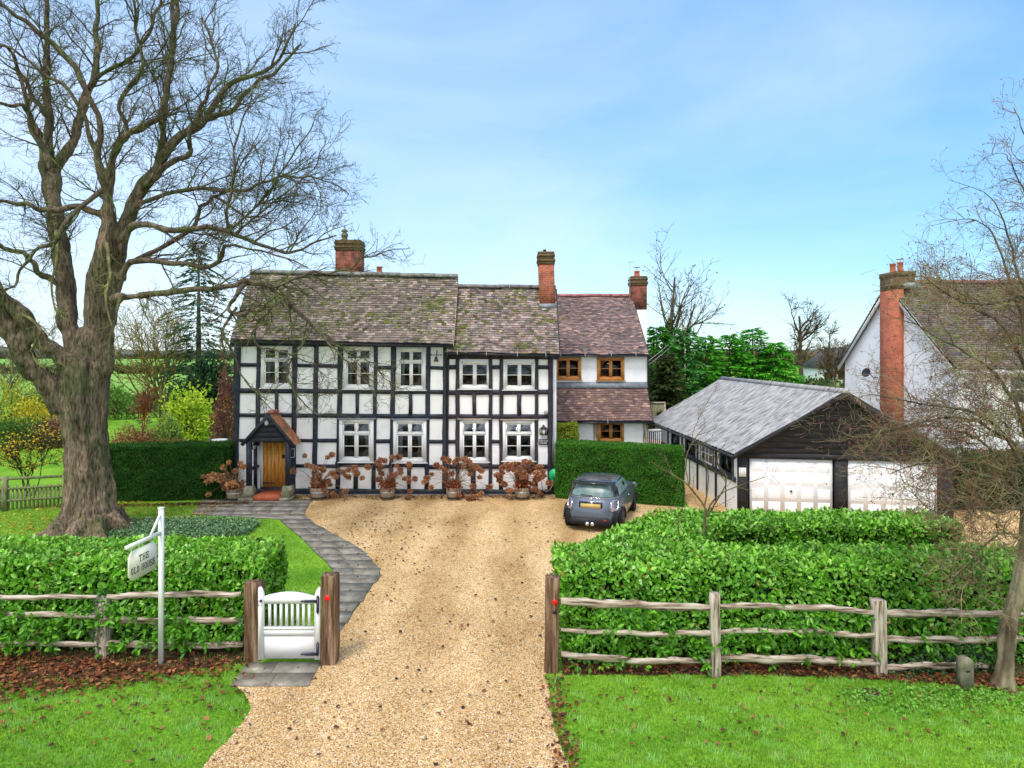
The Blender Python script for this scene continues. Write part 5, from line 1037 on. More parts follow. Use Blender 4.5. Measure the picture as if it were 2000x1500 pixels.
# stone marker
c = gd(1890, 1350); mk = thing('marker_stone', 'small round topped stone marker in the grass by the leaning tree trunk', 'marker', c)
P = [(c[0] - .1, c[1], 0)] + [(c[0] + .1 * -math.cos(a), c[1], .44 + .09 * math.sin(a)) for a in np.linspace(0, math.pi, 9)] + [(c[0] + .1, c[1], 0)]
MB().prism(P[::-1], (0, .13, 0)).build('stone', m_stone, mk); MB().box(c[0] - .03, c[0] + .04, c[1] - .004, c[1] + .002, .3, .33).build('metal_tag', m_black, mk)
c = gd(1700, 1355); t = thing('drain_cover', 'small dark square cover lying in the right verge', 'cover', c); MB().box(c[0] - .11, c[0] + .11, c[1] - .09, c[1] + .09, 0, .05).build('cover_plate', m_soil, t)
MB().box(c[0] - .13, c[0] + .13, c[1] - .11, c[1] + .11, 0, .035).build('cover_frame', m_stone, t)
# ------------------------------------------------------------------ garage
gar = thing('garage', 'low black and white double garage with grey corrugated roof', 'garage', (7.55, 22.7, 0))
GO = np.array([7.5, 22.75]); UF = nrm(np.array([14.02 - 7.5, 21.85 - 22.75])); WF = np.linalg.norm([14.02 - 7.5, 21.85 - 22.75]); VD = nrm(np.array([-.053, 1.0])); DL = 10.6
NF = np.array([UF[1], -UF[0]])      # outward front normal
def G(u, v, z, o=0.0):
    p = GO + UF * u + VD * v + NF * o; return (p[0], p[1], z)
def gbox(mb, u0, u1, z0, z1, o0, o1, col=None, mat=0):
    return mb.hexa([G(u0, 0, z0, o1), G(u1, 0, z0, o1), G(u1, 0, z0, o0), G(u0, 0, z0, o0), G(u0, 0, z1, o1), G(u1, 0, z1, o1), G(u1, 0, z1, o0), G(u0, 0, z1, o0)], col, mat)
ZE, ZR, ZD = 2.1, 4.12, 1.86
mb = MB().box(0, .001, 0, .001, -.02, -.019)
SN = np.array([-1, -.053]); SN = nrm(SN)
def GS(v, z, o=0.0):
    p = GO + VD * v + SN * o; return (p[0], p[1], z)
def sbox(mb, v0, v1, z0, z1, o0, o1, mat=0):
    return mb.hexa([GS(v1, z0, o1), GS(v0, z0, o1), GS(v0, z0, o0), GS(v1, z0, o0), GS(v1, z1, o1), GS(v0, z1, o1), GS(v0, z1, o0), GS(v1, z1, o0)], mat=mat)
posts_v = [0.0, 1.95, 4.0, 6.0, 8.1, 10.5]
wins_v = [(.35, 1.5), (2.3, 3.6), (4.35, 5.5), (6.4, 7.6)]
zs0, zs1 = 1.22, 1.95
mb = MB(); holes = wins_v
vs = sorted({0.0, DL} | {a for h in holes for a in h})
for i in range(len(vs) - 1):
    a, b = vs[i], vs[i + 1]; inh = any(h[0] < (a + b) / 2 < h[1] for h in holes)
    for z0, z1 in ([(0, zs0), (zs1, ZE)] if inh else [(0, ZE)]): mb.add([GS(b, z0), GS(a, z0), GS(a, z1), GS(b, z1)], [(0, 1, 2, 3)])
mb.add([G(WF, 0, 0), G(WF, DL, 0), G(WF, DL, ZE), G(WF, 0, ZE)], [(0, 1, 2, 3)]); mb.add([G(WF, DL, 0), G(0, DL, 0), G(0, DL, ZE), G(WF / 2, DL, ZR), G(WF, DL, ZE)], [(0, 1, 2, 3, 4)])
mb.build('wall', m_render, gar)
m_gdark = M('garage_interior', [(.04, .04, .045)], rough=.9)
for i, (a, b) in enumerate(wins_v):
    mb = MB(); fm = m_timber if i != 1 else m_white; w_ = .05
    sbox(mb, a, a + w_, zs0, zs1, -.05, .03); sbox(mb, b - w_, b, zs0, zs1, -.05, .03); sbox(mb, a + w_, b - w_, zs0, zs0 + w_, -.05, .03); sbox(mb, a + w_, b - w_, zs1 - w_, zs1, -.05, .03)
    if i == 1:
        for q in (.36, .64): sbox(mb, a + (b - a) * q - .02, a + (b - a) * q + .02, zs0 + w_, zs1 - w_, -.04, .02)
        sbox(mb, a + w_, b - w_, (zs0 + zs1) / 2 - .015, (zs0 + zs1) / 2 + .015, -.035, .015)
    o = mb.build('window', fm, gar); mb = MB(); sbox(mb, a + .02, b - .02, zs0 + .02, zs1 - .02, -.02, -.012); mb.build('glass', m_glass, o)
    mb = MB(); sbox(mb, a - .1, b + .1, zs0 - .1, zs1 + .1, -.6, -.58); mb.build('dark_inside', m_gdark, o)
for v in posts_v[1:]: 
    mb = MB(); sbox(mb, v - .06, v + .06, 0, ZE, 0, .05); mb.build('timber_post', m_timber, gar)
for v in (1.0, 3.0, 5.0, 7.0, 9.2):
    mb = MB(); sbox(mb, v - .02, v + .02, 0, zs0 - .18, 0, .03); mb.build('timber_stud', m_timber, gar)
for (a, b) in zip(posts_v[:-1], posts_v[1:]):
    mb = MB(); sbox(mb, a + .06, b - .06, zs0 - .18, zs0 - .002, 0, .04); mb.build('timber_rail', m_timber, gar)
for a, b in ((.26, .35), (1.5, 1.6), (2.2, 2.3), (3.6, 3.7), (4.26, 4.35), (5.5, 5.6)):
    mb = MB(); sbox(mb, a + .02, b - .02, zs0, ZE, 0, .035); mb.build('timber_stud', m_timber, gar)
mb = MB(); sbox(mb, 0, DL, ZE - .1, ZE - .002, 0, .06); mb.build('timber_rail', m_timber, gar)
# front
DOORS = [(.42, 3.03), (3.52, 6.22)]
for a, b in ((0, .36), (3.09, 3.46), (6.28, WF + .1)):
    mb = MB(); gbox(mb, a, b, 0, ZD + .02, -.2, .0 if a else .0); mb.build('front_post', m_clad, gar)
mb = MB(); gbox(mb, -.02, WF + .1, ZD + .022, ZD + .2, -.2, .03); mb.build('lintel', m_clad, gar)
nb = 11; mb = MB(); zz0 = ZD + .2
for i in range(nb):
    z0 = zz0 + (ZR - .1 - zz0) * i / nb; z1 = z0 + (ZR - .1 - zz0) / nb + .03
    half = WF / 2 * min(1, (ZR - z0) / (ZR - ZE)); half1 = WF / 2 * min(1, max(0, (ZR - z1) / (ZR - ZE))); c = WF / 2
    n = 10; top = []; botl = []
    for k in range(n + 1): 
        t = k / n; botl.append(G(c - half + 2 * half * t, 0, z0 + .012 * math.sin(k * 2.3 + i * 1.7) + .008 * math.sin(k * 5.1 + i), .035)); top.append(G(c - half1 + 2 * half1 * t, 0, z1, .008))
    m_ = len(botl); mb.add(botl + top + [(p[0], p[1] + .03, p[2]) for p in botl], [(k, k + 1, m_ + k + 1, m_ + k) for k in range(n)] + [(k + 1, k, 2 * m_ + k, 2 * m_ + k + 1) for k in range(n)])
mb.build('weatherboarding', m_clad, gar)
m_gdoor = M('white_garage_door', [(.82, .84, .88)], 1.5, .5)
for a, b in DOORS:
    mb = MB(); gbox(mb, a, b, .02, ZD, -.12, -.06); nr, nc = 4, 5
    # raised frame lines leave sunk panels, each panel a raised field
    for r in range(nr):
        for c_ in range(nc):
            u0 = a + (b - a) * (c_ + .14) / nc; u1 = a + (b - a) * (c_ + .86) / nc; z0 = .06 + (ZD - .1) * (r + .12) / nr; z1 = .06 + (ZD - .1) * (r + .88) / nr
            o1, o0 = -.06, -.051; e = .014
            P = [G(u0, 0, z0, o1), G(u1, 0, z0, o1), G(u1, 0, z1, o1), G(u0, 0, z1, o1), G(u0 + e, 0, z0 + e, o0), G(u1 - e, 0, z0 + e, o0), G(u1 - e, 0, z1 - e, o0), G(u0 + e, 0, z1 - e, o0)]
            mb.add(P, [(0, 1, 5, 4), (1, 2, 6, 5), (2, 3, 7, 6), (3, 0, 4, 7), (4, 5, 6, 7)])
    o = mb.build('garage_door', m_gdoor, gar); mb = MB(); gbox(mb, (a + b) / 2 - .02, (a + b) / 2 + .03, .78, .84, -.06, -.0); gbox(mb, (a + b) / 2 - .05, (a + b) / 2 + .05, .8, .815, -.0, .012); mb.build('handle', m_black, o)
# corrugated roof
m_cem = M('fibre_cement', [(.10, .095, .10), (.23, .225, .235), (.38, .375, .385), (.52, .515, .52)], 2.1, .9, st=(1.1, 5.5, 1.1), bump=.006, bscale=20, pos=[.3, .42, .56, .7], detail=9)
def corr(u0, z0, u1, z1, name, par):
    nw = int(DL / .146) * 4; v = np.linspace(-.28, DL + .25, nw); ph = np.arange(nw) * math.pi / 2; V = []
    rows = [(0, 0, 0), (.5, .5, 0), (.5, .5, .02), (1, 1, .02)]; rows = [(0, .024), (.505, .024), (.495, .0), (1, .0)]
    for t, up in rows:
        for k in range(nw):
            p = GO + UF * (u0 + (u1 - u0) * t) + VD * v[k]; V.append((p[0], p[1], z0 + (z1 - z0) * t + .02 + up + .02 * math.sin(ph[k]) - .03 * math.sin(math.pi * t)))
    q = [(r * nw + k, r * nw + k + 1, (r + 1) * nw + k + 1, (r + 1) * nw + k) for r in (0, 2) for k in range(nw - 1)]
    if u1 > u0: q = [tuple(reversed(x)) for x in q]
    o = MB().add(V, q).build(name, m_cem, par); return o
sl = (ZR - ZE) / (WF / 2); ov = .2
ro = corr(-ov, ZE - sl * ov + .03, WF / 2, ZR + .03, 'roof', gar); corr(WF + ov, ZE - sl * ov + .03, WF / 2, ZR + .03, 'roof', gar)
mb = MB(); p = lambda u, v, z: G(u, v, z); mb.hexa([p(WF / 2 - .16, -.28, ZR - .04), p(WF / 2 + .16, -.28, ZR - .04), p(WF / 2 + .16, DL + .25, ZR - .04), p(WF / 2 - .16, DL + .25, ZR - .04), p(WF / 2 - .03, -.28, ZR + .11), p(WF / 2 + .03, -.28, ZR + .11), p(WF / 2 + .03, DL + .25, ZR + .11), p(WF / 2 - .03, DL + .25, ZR + .11)]); mb.build('ridge_capping', m_cem, ro)
for s in (0, 1):
    ua, ub = ((-ov, WF / 2) if not s else (WF + ov, WF / 2)); za_ = ZE - sl * ov; 
    P = [G(ua, 0, za_ + .0, .27), G(ub, 0, ZR, .27), G(ub, 0, ZR - .17, .27), G(ua, 0, za_ - .14, .27)]; P = P if s else P[::-1]
    MB().prism(P, (-NF[0] * .04, -NF[1] * .04, 0)).build('barge_board', m_clad, gar)
mb = MB(); mb.tube([GS(-.25, ZE - sl * ov - .02, ov + .05), GS(DL + .2, ZE - sl * ov - .02, ov + .05)], .05, 8); mb.build('gutter', m_gutter, gar)
nt_ = thing('wall_notice', 'white printed notice fixed to the left front post of the garage', 'notice', G(.18, 0, 1.3))
mb = MB(); gbox(mb, .06, .29, 1.26, 1.56, .002, .012); mb.build('board', m_white, nt_)
mb = MB(); 
for k in range(7): gbox(mb, .09 + .01 * (k % 2), .26 - .015 * (k % 3), 1.30 + k * .034, 1.308 + k * .034, .012, .0135)
mb.build('printed_lines', M('grey_print', [(.35, .37, .42)], rough=.8), nt_)
# ------------------------------------------------------------------ parked car (built around its own origin, nose towards +Y)
m_car = M('grey_car_paint', [(.10, .13, .18), (.12, .15, .205)], 2, .35, metal=.3, coat=.6, spec=.4)
m_carblk = M('gloss_black_trim', [(.012, .013, .017)], rough=.15, spec=.5, coat=.4)
m_plast = M('dark_grey_bumper', [(.02, .022, .028)], rough=.55)
m_cglass = M('tinted_car_glass', [(.09, .15, .155), (.24, .36, .36)], 2.5, .3, spec=.3)
m_tyre = M('tyre_rubber', [(.012, .012, .012)], rough=.85); m_rim = M('alloy_rim', [(.10, .10, .11)], rough=.3, metal=.8)
m_chrome = M('chrome', [(.75, .75, .77)], rough=.12, metal=1.0); m_plate = M('yellow_number_plate', [(.62, .45, .16)], rough=.5)
m_lampred = M('rear_lamp_lens', [(.45, .33, .32), (.22, .10, .10)], 12, .15, spec=.7); m_redl = M('red_lens', [(.7, .015, .015)], rough=.2)
car = thing('parked_car', 'dark grey three door hatchback parked on the gravel beside the yew hedge', 'car', (2.95, 22.3, 0), rad(-18)); car.scale = (1.04, 1.03, 1.05)
RG = [(.20, -1.74, 1.72, .76, 4.5), (.27, -1.84, 1.84, .80, 4.5), (.40, -1.90, 1.91, .845, 4.2), (.55, -1.91, 1.93, .86, 4.0), (.70, -1.88, 1.92, .862, 4.0), (.80, -1.84, 1.88, .855, 4.0), (.88, -1.80, 1.80, .84, 3.8),
      (.93, -1.77, 1.60, .825, 3.6), (.965, -1.755, 1.20, .80, 3.6), (.985, -1.745, .92, .775, 3.8), (1.03, -1.72, .80, .76, 4), (1.12, -1.67, .66, .735, 4), (1.22, -1.60, .50, .70, 4), (1.31, -1.53, .34, .665, 4), (1.355, -1.47, .22, .635, 3.8), (1.385, -1.38, .08, .58, 3.4), (1.402, -1.22, -.12, .48, 3), (1.412, -1.0, -.4, .3, 2.4)]
K = 72
def ring(z, yr, yf_, hw, n):
    c = (yr + yf_) / 2; hl = (yf_ - yr) / 2; out = []
    for k in range(K):
        a = 2 * math.pi * k / K; ca_, sa2 = math.cos(a), math.sin(a)
        out.append((hw * math.copysign(abs(ca_) ** (2 / n), ca_), c + hl * math.copysign(abs(sa2) ** (2 / n), sa2), z))
    return out
RGI = []
zk = [r[0] for r in RG]
for z in sorted(set(list(np.linspace(.2, .93, 14)) + list(np.linspace(.94, 1.0, 5)) + list(np.linspace(1.02, 1.36, 16)) + [1.37, 1.385, 1.395, 1.402, 1.408, 1.412])):
    RGI.append(ring(z, *[float(np.interp(z, zk, [r[i] for r in RG])) for i in range(1, 5)]))
V = np.array(RGI).reshape(-1, 3); nR = len(RGI); body, gl, trim, roofm = [], [], [], []
def warch(c):   # wheel arch openings
    return any((c[1] - wy) ** 2 + (c[2] - .30) ** 2 < .345 ** 2 for wy in (-1.22, 1.28)) and abs(c[0]) > .55
groups = {'body': [], 'rear_window': [], 'side_window': [], 'windscreen': [], 'pillars': [], 'roof_panel': [], 'lower_trim': []}
for i in range(nR - 1):
    for k in range(K):
        q = (i * K + k, i * K + (k + 1) % K, (i + 1) * K + (k + 1) % K, (i + 1) * K + k); c = V[list(q)].mean(0); n_ = nrm(np.cross(V[q[1]] - V[q[0]], V[q[3]] - V[q[0]]))
        if warch(c): continue
        if c[2] < .985: g = 'body' if c[2] > .33 else 'lower_trim'
        elif c[2] > 1.35: g = 'roof_panel'
        else:
            side = abs(n_[0]) > .75; g = 'pillars'
            if 1.0 < c[2] < 1.33:
                if side and (-1.25 < c[1] < -.42 or -.34 < c[1] < .62 - (c[2] - 1) * .9): g = 'side_window'
                elif n_[1] < -.6 and abs(c[0]) < .62: g = 'rear_window'
                elif n_[1] > .3 and abs(c[0]) < .66 and c[2] > 1.01: g = 'windscreen'
        groups[g].append(q)
cm_ = {'body': m_car, 'rear_window': m_cglass, 'side_window': m_cglass, 'windscreen': m_cglass, 'pillars': m_carblk, 'roof_panel': M('dark_roof_paint', [(.03, .04, .055), (.14, .17, .2)], 3.5, .22, coat=.6, spec=.5, contrast=(.4, .7)), 'lower_trim': m_plast}
for g, qs in groups.items():
    if not qs: continue
    idx = sorted({i for q in qs for i in q}); mpp = {a: b for b, a in enumerate(idx)}; fs = [tuple(mpp[i] for i in q) for q in qs]; VV = V[idx]
    if g == 'roof_panel': fs.append(tuple(mpp[(nR - 1) * K + k] for k in range(K)))
    if g == 'windscreen' or g == 'side_window' or g == 'rear_window': VV = VV * np.array([1.0, 1.0, 1])
    MB().add(VV, fs).build({'body': 'car_body'}.get(g, g), cm_[g], car, smooth=True, local=True)
MB().box(-.74, .74, -1.75, 1.75, .2, .62).build('underbody', m_plast, car, local=True)
for sx_ in (-1, 1):
    for wy in (-1.22, 1.28):
        a = np.linspace(math.radians(-8), math.radians(188), 20); mb = MB()
        P = [(sx_ * .862, wy + .345 * math.cos(t), .30 + .345 * math.sin(t)) for t in a]; mb.tube(P, .022, 6); mb.build('arch_trim', m_plast, car, local=True)
        wh = thing('wheel', None, None, (sx_ * .77, wy, .30)); wh.parent = car
        for kk in list(wh.keys()): del wh[kk]
        def L2(prof): return [(r, x * sx_) for r, x in prof]
        MB().lathe(L2([(.2, -.09), (.28, -.09), (.305, -.06), (.305, .06), (.285, .085), (.215, .088), (.2, .07)]), (0, 0, 0), 28, axis='x').build('tyre', m_tyre, wh, smooth=True, local=True)
        mb = MB().lathe(L2([(.215, .05), (.215, .085), (.195, .085), (.19, .03)]), (0, 0, 0), 28, axis='x'); mb.lathe(L2([(.05, .02), (.05, .085), (.02, .09)]), (0, 0, 0), 12, axis='x')
        for s in range(5):
            a = s * 2 * math.pi / 5 + .3
            for dd in (-.16, .16): mb.tube([(sx_ * .07, .04 * math.cos(a), .04 * math.sin(a)), (sx_ * .07, .2 * math.cos(a + dd), .2 * math.sin(a + dd))], .014, 5)
        mb.build('rim', m_rim, wh, local=True); MB().lathe(L2([(.19, .0), (.02, .0)]), (0, 0, 0), 20, axis='x').build('brake_disc', m_plast, wh, local=True)
def rear_y(z, x=0):
    yr, yf_, hw, n = [float(np.interp(z, zk, [r[i] for r in RG])) for i in range(1, 5)]; hl = (yf_ - yr) / 2; return (yr + yf_) / 2 - hl * max(0, 1 - abs(x / hw) ** n) ** (1 / n)
for sx_ in (-1, 1):
    P = []; n = 16; R_ = []
    for i in range(n):
        a = 2 * math.pi * i / n; x = sx_ * .66 + .085 * math.copysign(abs(math.cos(a)) ** .6, math.cos(a)); z = .755 + .145 * math.copysign(abs(math.sin(a)) ** .6, math.sin(a)); P.append((x, rear_y(z, x) - .012, z)); R_.append((x, rear_y(z, x) - .018, z))
    ctr_ = np.mean(P, 0); lm = thing('tail_light', None, None, ctr_); lm.parent = car
    for kk in list(lm.keys()): del lm[kk]
    Q = [np.array(p) - ctr_ for p in R_]; mb = MB(); mb.add([q * np.array([.88, 1, .9]) + [0, -.002, 0] for q in Q] + [[0, -.03, 0]], [((i + 1) % n, i, n) for i in range(n)]); mb.build('lens', m_lampred, lm, local=True, smooth=True)
    MB().tube([q for q in Q] + [Q[0], Q[1]], .014, 6, cap=False).build('lamp_ring', m_chrome, lm, local=True)
    MB().lathe([(.001, 0), (.05, .01), (.045, .05), (.02, .06)], (sx_ * .92, .42, .99), 12).build('mirror_stalk', m_carblk, car, local=True)
    mm_ = MB(); mm_.lathe([(.02, -.08), (.075, -.07), (.09, 0), (.075, .06), (.02, .09)], (sx_ * .93, .48, 1.0), 14, axis='y'); mm_.build('door_mirror', m_car, car, smooth=True, local=True)
    MB().box(sx_ * .868 - .012, sx_ * .868 + .012, -.32, -.16, .83, .855).build('door_handle', m_chrome, car, local=True)
    mb = MB().tube([(sx_ * .864, -.42, .36), (sx_ * .868, -.42, .7), (sx_ * .845, -.42, .92)], .005, 4, cap=False); mb.build('door_gap', m_carblk, car, local=True)
    P = [(sx_ * .38, -1.905, .36), (sx_ * .52, -1.895, .345), (sx_ * .54, -1.89, .39), (sx_ * .4, -1.91, .40)]
    MB().prism([(p[0], p[1] - .02, p[2]) for p in P], (0, .03, 0)).build('rear_reflector', m_redl, car, local=True)
    MB().lathe([(.055, -.03), (.058, .0), (.048, .0), (.044, -.03)][::-1] if False else [(.05, .1), (.058, .0), (.046, -.005), (.04, .06)], (sx_ * .075, -1.93, .27), 14, axis='y').build('exhaust', m_chrome, car, local=True)
    MB().prism([(sx_ * .60, rear_y(.44, .6) - .018, .36), (sx_ * .76, rear_y(.44, .76) - .02, .36), (sx_ * .77, rear_y(.5, .77) - .02, .52), (sx_ * .62, rear_y(.5, .62) - .018, .5)], (0, .03, 0)).build('bumper_vent', m_plast, car, local=True)
mb = MB().prism([(-.56, -1.925, .22), (.56, -1.925, .22), (.62, -1.915, .32), (.5, -1.93, .42), (-.5, -1.93, .42), (-.62, -1.915, .32)], (0, .1, 0)); mb.build('rear_diffuser', m_plast, car, local=True)
mb = MB().box(-.34, .34, rear_y(.78) - .022, rear_y(.78) + .02, .69, .87); mb.build('plate_surround', m_carblk, car, local=True)
MB().box(-.29, .29, rear_y(.76) - .032, rear_y(.76) - .02, .695, .815).build('number_plate', m_plate, car, local=True)
mb = MB().box(-.3, .3, rear_y(.86) - .035, rear_y(.86), .845, .875); mb.build('boot_handle', m_chrome, car, local=True)
mb = MB().lathe([(.045, 0), (.045, .012), (.01, .018)], (0, rear_y(.93) - .004, .925), 16, axis='y'); mb.build('badge', m_chrome, car, local=True)
P = [(-.6, -1.5, 1.36), (.6, -1.5, 1.36), (.62, -1.68, 1.335), (-.62, -1.68, 1.335)]; MB().prism(P, (0, 0, .035)).build('roof_spoiler', m_carblk, car, local=True)
MB().tube([(0, -1.76, 1.0), (.02, -1.77, 1.03), (-.32, -1.765, 1.04)], .012, 5).build('rear_wiper', m_carblk, car, local=True)
MB().tube([(x, rear_y(.95, x) - .004, .968) for x in np.linspace(-.74, .74, 15)], .008, 5, cap=False).build('chrome_strip', m_chrome, car, local=True)
for sx_ in (-1, 1): MB().tube([(sx_ * (.80 if y_ > -1.6 else .74), y_, .985) for y_ in np.linspace(-1.55, .75, 9)], .008, 5, cap=False).build('chrome_strip', m_chrome, car, local=True)
# ------------------------------------------------------------------ neighbouring white house
nb_ = thing('white_house', 'white rendered neighbouring house with tall brick chimney stack on its gable', 'house', (20, 28.5, 0))
NX = 15.9; NYa, NYb, NYr = 24.4, 32.6, 28.6; NZe = 5.05; NZr = 8.3; NX1 = 27
mb = MB(); mb.add([(NX, NYa, 0), (NX, NYb, 0), (NX, NYb, NZe), (NX, NYr, NZr - .1), (NX, NYa, NZe)], [(0, 4, 3, 2, 1)])
NW = [(17.6, 19.2, 3.4, 4.7), (21.5, 23.1, 3.4, 4.7), (17.6, 19.2, .9, 2.3), (21.5, 23.1, .9, 2.3)]
wallgrid(mb, NX, NX1, 0, NZe, NYa, NW); mb.add([(NX1, NYa, 0), (NX1, NYb, 0), (NX1, NYb, NZe), (NX1, NYr, NZr - .1), (NX1, NYa, NZe)], [(0, 1, 2, 3, 4)]); mb.add([(NX, NYb, 0), (NX1, NYb, 0), (NX1, NYb, NZe), (NX, NYb, NZe)], [(0, 3, 2, 1)])
mb.build('wall', [m_render, m_dark], nb_)
for a in NW: window(a, nb_, 'short', 'c', Y=NYa, px=False)
ov = .3; sl2 = (NZr - NZe) / (NYr - NYa)
PN = [(.16, .135, .13), (.22, .18, .165), (.13, .12, .12), (.25, .20, .18), (.20, .15, .14)]
def mmn(P): return .8 * np.clip((P[:, 2] - 7.0) / 1.0, 0, 1) * np.clip(1 - (P[:, 0] - 15.7) / 3.5, 0, 1) + .15
rn = tileroof('roof', (NX - .2, NYa - ov, NZe - sl2 * ov), (NX1 + .2, NYa - ov, NZe - sl2 * ov), (NX1 + .2, NYr, NZr), (NX - .2, NYr, NZr), nb_, pal=PN, seed=15, moss=.4, mossmask=mmn, gauge=.13, wd=.2, sag=0)
tileroof('roof', (NX1 + .2, NYb + ov, NZe - sl2 * ov), (NX - .2, NYb + ov, NZe - sl2 * ov), (NX - .2, NYr, NZr), (NX1 + .2, NYr, NZr), nb_, pal=PN, seed=16, gauge=.2, wd=.3, sag=0)
ridge((NX - .2, NYr, NZr + .09), (NX1 + .2, NYr, NZr + .09), rn, .12, col=(1.3, .7, .7))
for ya in (NYa - ov, NYb + ov):
    MB().prism([(NX - .2, ya, NZe - sl2 * ov - .03), (NX - .2, NYr, NZr - .03), (NX - .2, NYr, NZr - .3), (NX - .2, ya, NZe - sl2 * ov - .3)], (.05, 0, 0)).build('barge_board', m_white, nb_)
MB().box(NX - .15, NX1 + .1, NYa - ov + .02, NYa - ov + .05, NZe - sl2 * ov - .2, NZe - sl2 * ov - .02).build('fascia', m_white, nb_)
mb = MB().box(15.6, 15.895, 27.7, 28.95, 0, 7.95)
mb.build('chimney', m_bricknew, nb_)
mb = MB().box(15.6, 16.36, 27.7, 28.95, 7.952, 8.5); mb.box(15.575, 16.385, 27.675, 28.97, 8.502, 8.7); mb.build('chimney_cap', m_brickcap, nb_)
for y_ in (28.05, 28.6): MB().lathe([(.14, 0), (.14, .05), (.115, .07), (.105, .34), (.125, .36), (.125, .4), (.08, .4)], (15.95, y_, 8.7), 14).build('chimney_pot', m_pot, nb_)
mb = MB().tube([(15.95, 28.05, 9.1), (15.95, 28.05, 9.22)], .01, 4); mb.lathe([(.02, 0), (.15, .01), (.15, .03)], (15.95, 28.05, 9.2), 10); mb.build('chimney_cowl', m_galv, nb_)
MB().box(15.88, 16.5, 27.55, 27.74, 8.0, 8.22).build('flashing', m_lead, nb_)
sd = thing('satellite_dish', 'dark satellite dish on the white gable left of the brick chimney', 'dish', (15.6, 29.7, 4.5))
mb = MB().lathe([(.01, .0), (.11, -.02), (.2, -.08), (.205, -.07), (.11, -.01), (.01, .02)], (0, 0, 0), 18, axis='x'); o = mb.build('dish', m_plast, sd, local=True); o.location = (-.15, 0, 0); o.rotation_euler = (0, .3, .5)
MB().tube([(15.55, 29.7, 4.5), (15.7, 29.7, 4.3), (15.9, 29.7, 4.3)], .02, 5).build('bracket', m_plast, sd)
# small things behind the hedge right of the rear wing
Yg = 30.5
tf = thing('fence_panel', 'short weathered wooden fence panel between the rear wing and the garage roof', 'fence', at(1286, 860, 33.5) * [1, 1, 0])
mb = MB(); x0, x1 = fx(1271, 33.5), fx(1298, 33.5)
for k in range(8): mb.box(x0 + (x1 - x0) * k / 8 + .004, x0 + (x1 - x0) * (k + 1) / 8 - .004, 33.5, 33.53, 0, fz(788, 33.5) - .0)
mb.build('boards', M('green_grey_timber', [(.16, .15, .08), (.30, .29, .17)], 4, .9), tf); mb = MB().box(x0 - .03, x1 + .05, 33.46, 33.56, fz(788, 33.5), fz(785, 33.5)); mb.box(x1 - .04, x1 + .05, 33.45, 33.49, 0, fz(788, 33.5)); mb.build('frame', m_rail, tf)
tf = thing('side_gate', 'white slatted gate seen between the rear wing and the garage', 'gate', (fx(1278, Yg), Yg, 0)); mb = MB(); x0, x1 = fx(1266, Yg), fx(1291, Yg)
mb.box(x0, x1, Yg - .02, Yg + .03, fz(843, Yg), fz(838, Yg)); mb.box(x0, x1, Yg - .02, Yg + .03, .15, .28)
for k in range(7): a = x0 + (x1 - x0) * k / 6.4; mb.box(a, a + .03, Yg - .01, Yg + .02, .28, fz(843, Yg))
mb.build('slats', m_white, tf)
t = thing('terracotta_planter', 'orange red planter glimpsed behind the white slatted gate', 'planter', (fx(1279, 31.2), 31.4, 0)); mb = MB().lathe([(.22, 0), (.3, .7), (.33, 1.35), (.29, 1.35), (.27, 1.3), (.01, 1.3)], (fx(1279, 31.2), 31.4, 0), 16); mb.build('pot', m_pot, t)
# cables and pole
t = thing('utility_pole', 'slim wooden utility pole rising behind the conifers', 'pole', (fx(1338, 43), 43, 0)); c = (fx(1338, 43), 43, 0); mb = MB().tube([c, (c[0], 43, fz(636, 43))], [.09, .06], 8); mb.build('pole', m_rail, t)
mb = MB()
t = thing('overhead_cables', 'two thin pale cables running from the rear wing to the pole', 'cable', (X3, 29.3, 0))
for z0, z1, p_ in ((707, 640, 1337), (715, 648, 1338)):
    a = at(1264, z0, 29.2); b = at(p_, z1, 42.95); q = [a + (b - a) * s - np.array([0, 0, .1 * math.sin(math.pi * s)]) for s in np.linspace(0, 1, 9)]; mb.tube(q, .007, 4, cap=False)
mb.build('cable', m_white, t)
# distant bungalow
db = thing('bungalow', 'distant low bungalow with dark roof left of the white neighbour house', 'house', (58, 110, 0))
x0, x1 = fx(1598, 110), fx(1720, 110); mb = MB().box(x0 + .5, x1 - .5, 110, 117, 0, 3.0); mb.build('wall', m_render, db)
MB().hexa([(x0, 109.5, 2.8), (x1, 109.5, 2.8), (x1, 117.5, 2.8), (x0, 117.5, 2.8), (x0 + 3, 113.5, 6.2), (x1 - 3, 113.5, 6.2), (x1 - 3, 113.6, 6.2), (x0 + 3, 113.6, 6.2)]).build('roof', M('slate_roof', [(.06, .055, .06), (.10, .09, .10)], 1, .8), db)
for k in range(4): MB().box(x0 + 1 + k * 2.2, x0 + 2.3 + k * 2.2, 109.9, 109.99, 1.0, 2.2).build('window', m_dark, db)
